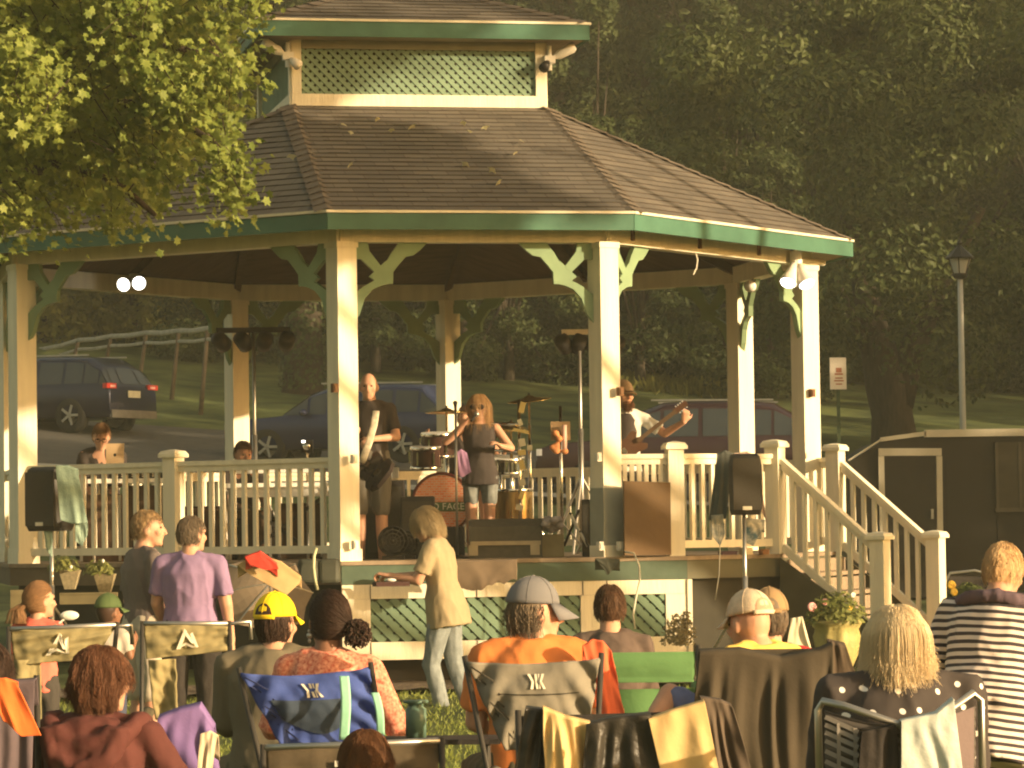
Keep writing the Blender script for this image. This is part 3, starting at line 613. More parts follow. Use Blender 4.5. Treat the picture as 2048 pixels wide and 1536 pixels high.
# corner floodlights on the cupola, lit lamp pairs under the eaves
def flood(name, label, base, aims, m_lens, cat='floodlight', s=1., group=None, mm=WHITE):
    T = thing(name, label, cat, base, group=group); b = MB(); b.tube(base+V((0, 0, -.05*s)), base+V((0, 0, .05*s)), .045*s, .045*s, 12); b.build('mount', mm, T)
    for d in aims:
        d = V(d).normalized(); b = MB(); p = base+d*.06*s; b.tube(base, p, .015*s); b.loft([p, p+d*.07*s, p+d*.16*s, p+d*.17*s], [.025*s, .04*s, .065*s, .07*s], n=12); h = b.build('lamp_head', mm, T, True)
        b = MB(); b.loft([p+d*.168*s, p+d*.18*s, p+d*.195*s], [.058*s, .05*s, .012*s], n=12); b.build('lens', m_lens, h, True)
    return T
for k, (x, y, lb) in enumerate(((-1.19, -1.19, 'white twin floodlight fixed to the left corner of the cupola'), (1.19, -1.19, 'white twin floodlight fixed to the right corner of the cupola, in full sun'))):
    bp_ = cl_(x*1.03, y*1.03, ZL-.05); T = thing('floodlight', lb, 'floodlight', bp_, group='floodlights on the cupola corners'); b = MB(); b.tube(bp_-V((0, 0, .10)), bp_+V((0, 0, .13)), .026, .022, 10); b.box(bp_, (.10, .08, .07), rz_(TH)); b.build('mount', WHITE, T)
    d = (rz_(TH) @ V((x, -.12, .62))).normalized(); b = MB(); b.loft([bp_, bp_+d*.05, bp_+d*.10, bp_+d*.24, bp_+d*.27], [.018, .02, .045, .052, .035], n=12); b.build('lamp_head', WHITE, T, True)
    d = (rz_(TH) @ V((-x*.35, -.6, -.5))).normalized(); b = MB(); b.loft([bp_, bp_+d*.04, bp_+d*.09, bp_+d*.17], [.016, .018, .038, .048], n=12); b.build('lamp_head', BLACK if x > 0 else WHITE, T, True)
flood('spotlight', 'lit pair of round spotlights on the far left beam under the roof', P(268, 560, 34.6), [(-.3, -1, -.25), (.3, -1, -.2)], LAMPON, s=1.2)
flood('spotlight', 'lit spotlight pair under the right end of the front beam', P(1592, 517, 32.2), [(-.35, -.6, -.9), (.3, -.5, -.9)], LAMPON, s=1.3)
flood('spotlight', 'unlit stage lamp on the tall post behind the stair rail', P(1505, 560, 34.3), [(-.2, -1, -.4)], WHITE, s=.9)
# leaves fallen on the roof
LG = 'pale leaves fallen on the front roof slope'
fl = None; rr = random.Random(2)
for px, py in ((687, 258), (701, 273), (755, 246), (783, 268), (825, 262), (926, 254), (938, 271), (971, 263), (1043, 290), (1031, 314), (702, 338), (983, 349), (998, 373), (583, 322), (930, 337)):
    # point on the B-C slope
    a, c, t = rf[1][0], rf[1][1], rf[1][2]; nn = (c-a).cross(t-a).normalized(); d = (P(px, py, 30)-EYE); k = (a-EYE).dot(nn)/d.dot(nn); p = EYE+d*k+nn*.03*(1 if nn.z > 0 else -1)
    if fl is None:
        b = MB(); S = .035; b.v = [V(q_)*S for q_ in ((0, -1.2, .1), (.5, -.4, .35), (1.2, 0, .1), (.5, .6, .5), (0, 1.3, .1), (-.6, .5, .45), (-1.2, .1, .2), (-.4, -.5, .3))]; b.f = [tuple(range(8))]
        fl = b.build('fallen_leaf', leafmat('dry_leaf', (.45, .40, .2), (.62, .58, .36)), None); tag(fl, 'small pale fallen leaf lying on the front slope of the bandstand roof', 'leaf', LG); fl.location = p; fl.rotation_euler = (.4, 0, 1)
    else:
        f = fl.copy(); COL.objects.link(f); f.location = p; f.rotation_euler = (.5+rr.uniform(-.3, .3), rr.uniform(-.3, .3), rr.uniform(0, 6)); f.scale = (rr.uniform(.7, 1.2),)*3
# outlet boxes, clips and conduit on the posts and the front beam
OUT = mat('outlet_white', (.72, .68, .58), .5, .05); RUST = mat('rust_clip', (.18, .09, .04), .8, .2)
for px, py, Y, m__ in ((708, 918, 29.06, OUT), (710, 1090, 29.06, OUT), (1196, 914, 29.5, OUT), (1200, 1092, 29.5, OUT), (1240, 1092, 29.5, OUT), (1624, 786, 32.5, RUST), (1240, 783, 29.55, RUST), (669, 776, 29.08, RUST)):
    b = MB(); c = P(px, py, Y); b.box(c, (.045, .05, .075), rz_(R(33.85))); b.box(c+rz_(R(33.85)) @ V((0, -.028, 0)), (.03, .01, .05), rz_(R(33.85))); b.build('outlet_box', m__, G)
for f in (.1, .42, .72, .9):
    b = MB(); c = PO[2].lerp(PO[3], f); nn = (PO[3]-PO[2]).normalized(); nn = V((nn.y, -nn.x, 0)); b.box(Z(c, ZB+.09)+nn*.085, (.03, .03, .10), rz_(TH+math.pi/4)); b.build('beam_clip', RUST, G)
b = MB(); c = Z(PO[2].lerp(PO[3], .42), ZB)+V((.03, -.02, 0)); b.path([c+V((0, 0, .03)), c+V((.02, 0, -.06)), c+V((.01, 0, -.13)), c+V((-.02, 0, -.19))], .007, 6); b.build('wire', OUT, G)
b = MB(); b.tube(P(1590, 519, 32.35), P(1646, 526, 32.75), .03, .03, 12); b.build('conduit', CREAM, G, True)
# old trees' lamp post, sign
LP = thing('lamp_post', 'tall park lamp post with black lantern and pale pole behind the trailer', 'lamp post', at(1930, 58, gz(7.6, 58)))
a = V(LP.location); zt = P(1928, 553, 58).z; b = MB(); b.tube(a-V((0, 0, .3)), V((a.x, a.y, zt)), .062, .045, 12); b.build('pole', mat('pale_pole', (.42, .41, .36), .5, .05), LP, True)
b = MB(); c = V((a.x, a.y, zt)); b.lathe(c, [(.04, -.05), (.10, -.03), (.13, .02), (.13, .05), (.02, .05)], 8); b.lathe(c, [(.24, .29), (.25, .32), (.14, .42), (.05, .50), (.03, .53), (.05, .56), (.03, .60), (0, .63)], 8)
for k in range(6): t = k*math.pi/3+.3; b.tube(c+V((.12*math.cos(t), .12*math.sin(t), .05)), c+V((.20*math.cos(t), .20*math.sin(t), .30)), .012, n=4)
b.build('lantern_cap', BLACK, LP); b = MB(); b.lathe(c, [(.10, .05), (.185, .30), (0, .30)], 6); b.build('lantern_glass', mat('frosted_glass', (.55, .53, .47), .3, .03), LP)
SG_ = thing('parking_sign', 'small white parking sign on a thin green post beside the bandstand', 'sign', at(1682, 52, gz(5, 52)))
a = V(SG_.location); b = MB(); zz = P(1682, 780, 52).z; b.beam(a-V((0, 0, .3)), V((a.x, a.y, zz+.35)), .05, .03, up=(0, 1, 0)); b.build('sign_post', mat('sign_post_green', (.05, .08, .04), .6, .1), SG_)
m_ = rz_(.25); c = V((a.x, a.y-.03, P(1682, 747, 52).z)); b = MB(); b.box(c, (.26, .012, .48), m_); b.build('sign_plate', mat('sign_white', (.75, .68, .58), .5, .05), SG_)
bb = MB(); n_s = m_ @ V((0, -1, 0)); e_s = m_ @ V((1, 0, 0))
for z_, w__, h__ in ((.05, .09, .07), (-.01, .13, .025), (-.07, .12, .02), (-.11, .15, .02), (-.16, .10, .018)): bb.box(c+n_s*.009+V((0, 0, z_))+e_s*.01, (w__, .004, h__), m_)
bb.build('sign_mark', mat('sign_red', (.42, .16, .09), .6, .1), SG_)
# ------------------------------------------------------------------ people
SK = mat('skin_fair', (.52, .29, .19), .55, .08, 14, .05, sss=.15); SKD = mat('skin_tan', (.40, .21, .13), .55, .08, 14, .05, sss=.15); SKB = mat('skin_brown', (.20, .10, .06), .5, .1, 14, .05, sss=.1)
EYEW = mat('eye_dark', (.03, .02, .015), .3, .1)
def hairmat(n, c, v=.35):
    m = leafmat('hair_'+n, [x*(1-v) for x in c], [min(1, x*(1+v)) for x in c], .08); m.node_tree.nodes['Principled BSDF'].inputs['Roughness'].default_value = .6; return m
HBR = hairmat('brown', (.10, .05, .025)); HDK = hairmat('dark_brown', (.045, .024, .016)); HBL = hairmat('blond', (.82, .66, .42), .2); HSG = hairmat('sandy', (.30, .20, .10)); HGR = hairmat('grey_brown', (.17, .13, .09)); HAU = hairmat('auburn', (.20, .085, .035))
def fold(amp, fr=7., seed=0.):
    def f(co, n):
        q = co*fr+V((seed, seed, seed)); a = noise.noise(V((q.x*1.1, q.y*1.1, q.z*.5+q.x*.6))); b = noise.noise(V((q.x*2.6, q.y*2.6, q.z*1.3-q.x))); return amp*(.45-1.5*math.sqrt(abs(a))*.8+b*.45)
    return f
def arc_dir(d, ax, ang): return Matrix.Rotation(ang, 3, ax) @ d
def add_hand(mb, w, d, up, s, curl=.5, side=1):
    """palm and five fingers; d: hand direction, up: back of the hand"""
    d = V(d).normalized(); up = (V(up)-V(up).dot(d)*d).normalized(); ax = d.cross(up)*1.0
    mb.loft([w-d*.01*s, w+d*.03*s, w+d*.085*s, w+d*.095*s], [.026*s, .038*s, .040*s, .036*s], [.020*s, .017*s, .014*s, .010*s], side=ax, n=10)
    for k, L in enumerate((.062, .075, .07, .055)):
        o = w+d*.088*s+ax*((k-1.5)*.0195*s); a1 = curl*(.7+.12*k); d1 = (d*math.cos(a1)-up*math.sin(a1)); p1 = o+d1*L*.5*s; a2 = a1+curl*1.1; d2 = (d*math.cos(a2)-up*math.sin(a2)); p2 = p1+d2*L*.5*s
        mb.limb(o, p1, .0095*s, .0088*s, 7); mb.limb(p1, p2, .0088*s, .0075*s, 7)
    o = w+d*.03*s-ax*side*.034*s; d1 = (d*.7-ax*side*.7-up*.3).normalized(); p1 = o+d1*.035*s; p2 = p1+(d*.85-ax*side*.15-up*.45).normalized()*.032*s
    mb.limb(o, p1, .012*s, .010*s, 7); mb.limb(p1, p2, .010*s, .008*s, 7)
def strands(mb, hd, c, s, N, L, thick, rnd, curl=.01, face=.35, low=-.45, out=1.07, part=None, taper=.4, endcurl=0., droop=1., gather=None, steps=8, front=1., kwtop=2., lock=3.2):
    rx, ry, rz = .078*s*out, .099*s*out, .110*s*out
    n = 0; top_ = kwtop
    while n < N:
        d = V((rnd.gauss(0, 1), rnd.gauss(0, 1), rnd.gauss(0, 1))).normalized()
        if d.z < low or d.z > top_ or (d.y > face and d.z < .45*front) or (abs(d.x) > .5 and d.y > .15 and d.z < .1): continue
        n += 1; p = V((d.x*rx, d.y*ry, d.z*rz)); pts = [p*1.0]; LL = L*rnd.uniform(.7, 1.1)*(1 if d.z < .3 else 1.15); st = LL/steps; ph = rnd.uniform(0, 6.28); vel = None; rad_ = 1+rnd.uniform(-.02, .05)
        for k in range(steps):
            g_ = V((0, 0, -1)); nn = V((p.x/rx**2, p.y/ry**2, p.z/rz**2)).normalized()
            if gather is not None: g_ = (gather-p).normalized()
            t = g_-g_.dot(nn)*nn if (p.x/rx)**2+(p.y/ry)**2+(p.z/rz)**2 < 1.12 else g_
            if d.z > .6 and k < 2 and gather is None: t = t+V((d.x*.8, d.y*.8-.15, 0))
            if t.length < .05: t = V((rnd.uniform(-1, 1), -.5, -.2))
            t.normalize(); vel = t if vel is None else (vel*.45+t*.55).normalized()
            w_ = curl*(.3+k/steps); q1 = d*lock+V((0, 0, k*.55)); p = p+vel*st+V((noise.noise(q1)*3.2*w_+math.sin(ph+k)*w_*.25, noise.noise(q1+V((9, 3, 1)))*3.2*w_, noise.noise(q1+V((2, 7, 5)))*1.2*w_))
            if endcurl and k > steps*.6: p = p+V((-p.x, -p.y, 0)).normalized()*endcurl*(k/steps-.6)*s*rnd.uniform(-.5, 1.6)
            e = (p.x/rx)**2+(p.y/ry)**2+(p.z/rz)**2
            if e < rad_**2 and e > 1e-6: p = p*(rad_/math.sqrt(e))
            pts.append(p.copy())
        r0 = thick*rnd.uniform(.7, 1.2)
        mb.loft([c+hd @ q for q in pts], [r0*(1-(1-taper)*i/steps) for i in range(steps+1)], n=3, cap=False)
PEOPLE = {}
def person(label, top, H=1.7, yaw=0, pose='sit', lean=0., hy=0., hp=0., hr=0., skin=None, shirt=None, sleeve='short', pants=None, leg='long', shoes=None, arms=None, legs=None, hair=None, wf=1., vox=.010, kneew=.0, hips=None, grip=(.5, .5), shirtlen=0., group=None, foldamp=.013, twist=0., cat='person', neckz=0., child=False):
    s = H/1.70; sit = pose == 'sit'; skin = skin or SK; Z0 = -.40 if sit else 0.
    hs = 1.0 if not child else 1.0/s*.88
    Rz = rz_(yaw); Lr = Matrix.Rotation(-lean, 3, 'X'); pel = V((0, 0, .95+Z0))
    def up(x, y, z): return pel+Lr @ (rz_(twist) @ V((x, y, 0))+V((0, 0, z)))
    nb = up(0, -.005, .50); ntop = up(0, .020, .565-neckz)
    hd = rz_(hy) @ Matrix.Rotation(-(lean*.5+hp), 3, 'X') @ Matrix.Rotation(hr, 3, 'Y')
    hc = ntop+hd @ V((0, .015, .075*(hs if child else 1)))          # cranium centre (body local, unscaled)
    topl = hc+hd @ V((0, 0, .110*hs))
    topw = P(*top); base = topw-Rz @ (topl*s); W = lambda p: base+Rz @ (V(p)*s)
    hs_ = s*hs; hw = W(hc); hm = Rz @ hd
    root = thing('person', label, cat, V((base.x, base.y, base.z)), group=group)
    B = MB(); side = Rz @ V((1, 0, 0)); lim = B.limb
    def H_(x, y, z): return hw+hm @ (V((x, y, z))*hs_)
    # head
    B.ell(H_(0, -.006, 0), (.076*hs_, .095*hs_, .108*hs_), hm, 18, 12); B.ell(H_(0, .033, -.040), (.060*hs_, .066*hs_, .085*hs_), hm); B.ell(H_(0, .048, -.088), (.045*hs_, .046*hs_, .038*hs_), hm)
    B.loft([H_(0, .094, .004), H_(0, .112, -.022), H_(0, .116, -.038), H_(0, .095, -.046)], [.009*hs_, .012*hs_, .017*hs_, .010*hs_], side=hm @ V((1, 0, 0)), n=8)
    B.ell(H_(0, .088, .018), (.048*hs_, .014*hs_, .010*hs_), hm); B.ell(H_(0, .091, -.066), (.024*hs_, .010*hs_, .006*hs_), hm); B.ell(H_(0, .089, -.077), (.021*hs_, .011*hs_, .007*hs_), hm); B.ell(H_(0, .082, -.108), (.022*hs_, .016*hs_, .015*hs_), hm)
    for q in (-1, 1):
        B.ell(H_(.079*q, -.008, -.022), (.010*hs_, .020*hs_, .032*hs_), hm @ Matrix.Rotation(.25*q, 3, 'Z')); B.ell(H_(.045*q, .068, -.032), (.022*hs_, .02*hs_, .02*hs_), hm)
    # neck, torso
    B.loft([W(up(0, -.01, .43)), W(nb), W(ntop), hw+hm @ V((0, -.01, -.02))*hs_], [.075*s, .060*s, .055*s, .052*s], [.06*s, .058*s, .056*s, .05*s], side=side, n=12)
    sw = .17*wf
    tors = [(-.04, .165, .115), (.05, .158, .108), (.15, .140, .098), (.27, .155, .112), (.37, .165, .115), (.43, .150, .095), (.475, .095, .075), (.50, .062, .058)]
    ts = rz_(yaw+twist) @ V((1, 0, 0))
    B.loft([W(up(0, 0, z)) for z, a, b in tors], [a*s*wf*.96 for z, a, b in tors], [b*s*wf*.96 for z, a, b in tors], side=ts, n=18)
    arms = arms or (None, None); cl = []      # each: (elbow offset, wrist offset, hand dir) from the shoulder
    S_ = MB(); shc = []
    for i, q in enumerate((-1, 1)):
        sh = up(sw*q, 0, .435); A = arms[i] or (((.05*q, .02, -.27), (.01*q, .07, -.25), None) if not sit else ((.025*q, .07, -.26), (-.06*q, .22, -.05), None))
        el = sh+V(A[0]); wr = el+V(A[1]); hdv = V(A[2]) if A[2] else V(A[1])
        lim(W(sh), W(el), .050*s*wf, .040*s*wf); lim(W(el), W(wr), .040*s*wf, .026*s); add_hand(B, W(wr), Rz @ hdv, Rz @ (V(A[3]) if len(A) > 3 else V((0, .5, 1)) if abs(hdv.z) < abs(hdv.y) else V((q, 0, .2))), s, grip[i], q)
        shc.append((sh, el, wr))
    # legs
    legs = legs or (None, None); lc = []
    for i, q in enumerate((-1, 1)):
        hip = V((.095*q*wf, 0, .90+Z0)); L_ = legs[i] or (((.0*q, .01, -.43), (0, -.02, -.41)) if not sit else ((.08*q, .44, .0), (.0, -.02, -.42)))
        kn = hip+V(L_[0]); an = kn+V(L_[1]); lc.append((hip, kn, an))
        lim(W(hip), W(kn), .082*s*wf, .056*s*wf); lim(W(kn), W(kn.lerp(an, .35)), .055*s*wf, .054*s*wf); lim(W(kn.lerp(an, .35)), W(an), .054*s*wf, .034*s)
        fd = V(L_[2]) if len(L_) > 2 else V((.08*q, 1, -.12)); B.loft([W(an+V((0, -.02, -.02))), W(an+V((0, .0, -.045))), W(an+fd*.12+V((0, 0, -.035))), W(an+fd*.20+V((0, 0, -.03)))], [.030*s, .038*s, .045*s, .030*s], [.03*s, .032*s, .024*s, .014*s], side=side, n=10)
        if shoes:
            b = MB(); b.loft([W(an+V((0, -.06, -.05))), W(an+V((0, -.03, -.05))), W(an+fd*.08+V((0, 0, -.05))), W(an+fd*.19+V((0, 0, -.045))), W(an+fd*.23+V((0, 0, -.04)))], [.02*s, .045*s, .050*s, .048*s, .02*s], [.03*s, .042*s, .04*s, .028*s, .015*s], side=side, n=12); b.build('shoe', shoes, root, True)
    def sub(me): 
        for v in me.vertices: v.co -= root.location
        return me
    meshobj('body', sub(fuse(B, vox, 2, .45)), skin, root)
    for q in (-1, 1):
        e = MB(); e.ell(H_(.031*q, .087, .0), (.011*hs_, .007*hs_, .007*hs_), hm, 10, 6); e.build('eye', EYEW, root, True)
    # shirt
    if shirt:
        g_ = .014; C = MB(); zlo = -.07-shirtlen
        tt = ([(zlo, .188+.25*shirtlen, .135+.25*shirtlen)] if shirtlen < .2 else [(zlo, .21, .17), (-.07, .19, .14)])+[(-.04, .178+.12*shirtlen, .128+.2*shirtlen), (.05, .168+.10*shirtlen, .120+.15*shirtlen), (.15, .155, .112), (.27, .168, .124), (.37, .178, .127), (.43, .155, .104), (.475, .106, .084)]+([(.505, .072, .066)] if sleeve != 'tank' else [])
        C.loft([W(up(0, -.012 if sit else 0, z)) for z, a, b in tt], [a*s*wf for z, a, b in tt], [b*s*wf for z, a, b in tt], side=ts, n=20)
        for i, (sh, el, wr) in enumerate(shc):
            if sleeve == 'tank': C.limb(W(sh*1+V((0, 0, 0))), W(sh.lerp(up(0, 0, .40), .4)), .045*s*wf, .06*s*wf); continue
            C.limb(W(up(.050*(-1, 1)[i], -.005, .470)), W(sh), .052*s*wf, .055*s*wf); C.limb(W(sh.lerp(up(0, 0, .40), .35)), W(sh+V((0, 0, -.008))), .060*s*wf, .059*s*wf)
            if sleeve == 'short': C.loft([W(sh), W(sh.lerp(el, .5)), W(sh.lerp(el, .78))], [.059*s*wf, .061*s*wf, .064*s*wf], n=12)
            elif sleeve == 'half': C.loft([W(sh), W(sh.lerp(el, .6)), W(el), W(el.lerp(wr, .15))], [.059*s*wf, .061*s*wf, .061*s*wf, .062*s*wf], n=12)
            else: C.limb(W(sh), W(el), .059*s*wf, .056*s*wf); C.limb(W(el), W(wr), .055*s*wf, .040*s*wf)
        me = fuse(C, max(vox, .011), 3, .5, fold(foldamp, 7, len(label))); meshobj('shirt', sub(me), shirt, root)
    if pants:
        C = MB(); C.loft([W(V((0, -.01, .84+Z0))), W(V((0, -.01, .93+Z0))), W(up(0, 0, .03)), W(up(0, 0, .07))], [.15*s*wf, .178*s*wf, .172*s*wf, .166*s*wf], [.12*s*wf, .128*s*wf, .12*s*wf, .116*s*wf], side=side, n=18)
        for hip, kn, an in lc:
            C.limb(W(hip), W(kn if leg == 'long' else hip.lerp(kn, .5 if leg == 'mini' else .9)), .096*s*wf, .080*s*wf if leg != 'long' else .068*s*wf)
            if leg == 'long': C.loft([W(kn), W(kn.lerp(an, .4)), W(kn.lerp(an, .93))], [.068*s*wf, .066*s*wf, .060*s], n=12)
        me = fuse(C, max(vox, .011), 2, .5, fold(foldamp*.8, 8, 3.)); meshobj('trousers' if leg == 'long' else 'shorts', sub(me), pants, root)
    # hair
    if hair:
        kind = hair[0]; hmat = hair[1]; rn = random.Random(len(label)*7+3); C = MB(); b = MB()
        up_ = hm @ V((0, 0, 1))
        def cap(out, cut=-.25, yb=-.012):
            nu, nv = 20, 12
            o = len(C.v); rx, ry, rz = .078*hs_*out, .098*hs_*out, .110*hs_*out; g = MB(); g.ell((0, 0, 0), (1, 1, 1), None, nu, nv)
            for v_ in g.v:
                f = 1.
                if v_.y > .25 and v_.z < .42: f = .86
                if v_.z < cut: f = min(f, .93)
                C.v.append(hw+hm @ V((v_.x*rx*f, v_.y*ry*f+yb*hs_, v_.z*rz*f)))
            C.f += [tuple(i+o for i in q) for q in g.f]
        kw = dict(rnd=rn)
        if kind == 'short': cap(1.05); strands(C, hm, H_(0, -.01, 0), hs_, 2*hair[2] if len(hair) > 2 else 1200, .034*hs_, .0015*hs_, curl=.002, low=-.5, out=1.08, **kw)
        elif kind == 'crop': cap(1.035)
        elif kind == 'under': cap(1.04); strands(C, hm, H_(0, -.01, 0), hs_, 700, hair[2]*hs_, .0017*hs_, curl=hair[3]*.6*hs_, low=-.75, kwtop=.18, out=1.06, face=.1, endcurl=.02, **kw)
        elif kind == 'curly': cap(1.18, -.5); strands(C, hm, H_(0, -.012, 0), hs_, 6500, .095*hs_, .0014*hs_, curl=.0055*hs_, low=-.6, out=1.16, steps=8, endcurl=.02, lock=3.4, **kw)
        elif kind == 'bob': cap(1.18, -.7); strands(C, hm, H_(0, -.012, 0), hs_, 3000, .125*hs_, .0018*hs_, curl=.003*hs_, lock=2, low=-.35, out=1.2, endcurl=.035, **kw)
        elif kind == 'long':
            cap(1.16, -.7); L = hair[2]; strands(C, hm, H_(0, -.012, 0), hs_, hair[3] if len(hair) > 3 else 1500, L*hs_, .0014*hs_, curl=.0012*hs_, lock=1.1, low=-.3, out=1.19, endcurl=-.05, steps=10, **kw)
        elif kind in ('pony', 'bun'):
            cap(1.07, -.9); gp = V((hair[2][0]*hs_, hair[2][1]*hs_, hair[2][2]*hs_)); strands(C, hm, H_(0, -.01, 0), hs_, 1500, .17*hs_, .0020*hs_, curl=.002, low=-.65, out=1.08, gather=gp, **kw)
            if kind == 'bun':
                for _ in range(520):
                    d = V((rn.gauss(0, 1), rn.gauss(0, 1), rn.gauss(0, 1))).normalized(); o = hw+hm @ (gp*1.25); r_ = hair[3]*hs_; p0 = o+d*r_*rn.uniform(.6, 1); pts = [p0]
                    for k in range(5): d = (d+V((rn.gauss(0, .5), rn.gauss(0, .5), rn.gauss(0, .5)-.15))).normalized(); pts.append(p0+(d*r_*.33*(k+1)/3)+V((0, 0, -r_*.09*k)))
                    C.loft(pts, .0034*hs_, n=3, cap=False)
                C.ell(hw+hm @ (gp*1.25)-V((0, 0, .01)), (hair[3]*hs_*.85,)*3)
            else:
                o = hw+hm @ gp
                for _ in range(260):
                    j = V((rn.gauss(0, .012), rn.gauss(0, .012), 0)); pts = [o+j*hs_]; q = V((rn.gauss(0, .5), rn.gauss(0, .5), 0))*.012
                    for k in range(1, 8): pts.append(o+j*hs_*(1+.25*k*(1 if k < 5 else .8))+(hm @ V((0, -.03, 0)))*hs_*min(k, 2)+V((0, 0, -hair[3]*hs_*k/7))+q*k*.2)
                    C.loft(pts, [.0035*hs_*(1-.08*k) for k in range(8)], n=3, cap=False)
        C.build('hair', hmat, root, True)
    PEOPLE[label] = root
    return dict(root=root, W=W, up=up, H=H_, hm=hm, hs=hs_, s=s, sh=shc, legs=lc, hw=hw, Rz=Rz)
def cap_hat(pr, m, brim_m=None, fwd=1, open_back=False, mesh_back=None, strap=None, tilt=-.02, accent=None):
    """baseball cap; fwd=-1 turns the peak to the back"""
    H_, hm, hs, root = pr['H'], pr['hm'], pr['hs'], pr['root']; b = MB(); nu, nv = 32, 12; rx, ry, rz = .0905, .1115, .112
    def pt(i, j, off=1.):
        t = 2*math.pi*i/nu; ph = (math.pi/2*.98)*j/nv; z = .022+rz*math.cos(ph)*off
        return H_(rx*math.sin(ph)*math.cos(t)*off*(1+.03*math.cos(6*t)*math.sin(ph)*0), -.012+ry*math.sin(ph)*math.sin(t)*off, z)
    ids = {}
    def vid(i, j):
        i %= nu
        if (i, j) not in ids: ids[(i, j)] = len(b.v); b.v.append(pt(i, j))
        return ids[(i, j)]
    for i in range(nu):
        for j in range(nv):
            tm = 2*math.pi*(i+.5)/nu; back = (math.atan2(math.sin(tm+math.pi/2*fwd), math.cos(tm+math.pi/2*fwd)))  # 0 at the side away from the peak
            if False: continue
            b.f.append((vid(i, j), vid(i, j+1), vid(i+1, j+1), vid(i+1, j)))
    crown = b.build('crown', m, root, True); so_ = crown.modifiers.new('t', 'SOLIDIFY'); so_.thickness = .004*hs
    b = MB(); b.ell(H_(0, -.012, .022+rz), (.008*hs,)*2+(.005*hs,), hm, 8, 5)
    for k in range(6):
        t = k*math.pi/3+.52; pts = []
        for j in range(0, 13, 2): ph = math.pi/2*.98*j/12; pts.append(H_(rx*1.008*math.sin(ph)*math.cos(t), -.012+ry*1.008*math.sin(ph)*math.sin(t), .022+rz*1.008*math.cos(ph)))
        b.path(pts, .0016*hs, 4)
    b.build('seam', brim_m or m, crown)
    b = MB(); n = 12; vs = []
    for k in range(n+1):
        u = -1+2*k/n
        for t, in ((0.,), (.5,), (1.,)):
            ang = u*1.15; x = rx*math.sin(ang)*1.0; y = ry*math.cos(ang)-.012; ext = .088*t*math.cos(ang*1.15)**.6 if abs(ang*1.15) < 1.57 else 0
            vs.append(H_(x*(1+.05*t), fwd*(y+ext)-(.012*(1-fwd)), .026-.006*t+tilt*t-.016*(u*u)*t))
    b.v = vs; b.f = [(k*3+j, k*3+j+1, k*3+4+j, k*3+3+j) for k in range(n) for j in range(2)]
    pk_ = b.build('peak', brim_m or m, root, True); so_ = pk_.modifiers.new('t', 'SOLIDIFY'); so_.thickness = .005*hs
    if open_back:
        b = MB(); b.v = []; m1 = 14
        for i in range(m1+1):
            a = -math.pi/2*fwd+(-.50+1.0*i/m1); hh = .050*math.sqrt(max(0, 1-((i/m1-.5)*2)**2))
            for z in (.036, .036+hh):
                sn = math.sqrt(max(0, 1-((z-.022)/rz)**2)); b.v.append(H_(rx*sn*math.cos(a)*1.02, -.012+ry*sn*math.sin(a)*1.02, z))
        b.f = [(2*i, 2*i+2, 2*i+3, 2*i+1) for i in range(m1)]; b.build('opening', open_back if open_back is not True else HDK, crown, True)
        b = MB(); pts = []
        for k in range(11):
            a = -math.pi/2*fwd+(-.62+1.24*k/10); pts.append(H_(rx*1.0*math.cos(a)*.995, -.012+ry*math.sin(a)*.995, .024))
        b.loft(pts, .003*hs, .010*hs, side=hm @ V((0, 0, 1)) if False else None, n=6); b.loft(pts, [.010*hs]*11, [.003*hs]*11, side=hm @ V((0, 0, 1)), n=6); b.build('strap', strap or m, crown, True)
    if accent:
        b = MB(); vs = []
        for j in range(5, nv+1):
            for i in range(7): t = 2*math.pi*(accent[1]+i*.02); ph = math.pi/2*.98*j/nv; vs.append(H_(rx*1.02*math.sin(ph)*math.cos(t), -.012+ry*1.02*math.sin(ph)*math.sin(t), .022+rz*1.02*math.cos(ph)))
        b.v = vs; nn = 7; b.f = [(j*nn+i, j*nn+i+1, (j+1)*nn+i+1, (j+1)*nn+i) for j in range(nv-5) for i in range(nn-1)]; b.build('panel', accent[0], crown, True)
    return crown
def cloth(n, c, sc_=6, **k): return mat('cloth_'+n, c, .88, .07, sc_, .12, **k)
# ------------------------------------------------------------------ chairs and cloths
TUBE = mat('chair_tube', (.04, .036, .03), .5, .1, 10)
def fabric_back(TL, TR, BL, BR, Y, m, root, sag=.0, bulge=.05, topsag=0., name='back_rest', fan=0., wrinkle=.004, dY=0., curl=0.):
    tl, tr, bl, br_ = P(*TL, Y), P(*TR, Y+dY), P(*BL, Y), P(*BR, Y+dY)
    def fn(u, v):
        p = tl.lerp(tr, u).lerp(bl.lerp(br_, u), v); s4 = 4*u*(1-u)
        p = p+V((0, -bulge*s4*(.4+.6*math.sin(math.pi*min(1, v*1.1+.1))), -topsag*s4*(1-v)))
        if fan:    # radiating tension folds from the side posts
            e = max(0, 1-min(u, 1-u)*3.2); p.y -= fan*e*math.sin((v*9+min(u, 1-u)*14)*1.7)*.5
        p.y += wrinkle*noise.noise(V((u*3, v*5+u*2, Y)))+wrinkle*.4*noise.noise(V((u*9, v*4, Y+3)))
        return p
    b = MB(); b.grid(fn, 46, 34); o = b.build(name, m, root, True); s_ = o.modifiers.new('t', 'SOLIDIFY'); s_.thickness = .006; s_.offset = 1; return o, fn
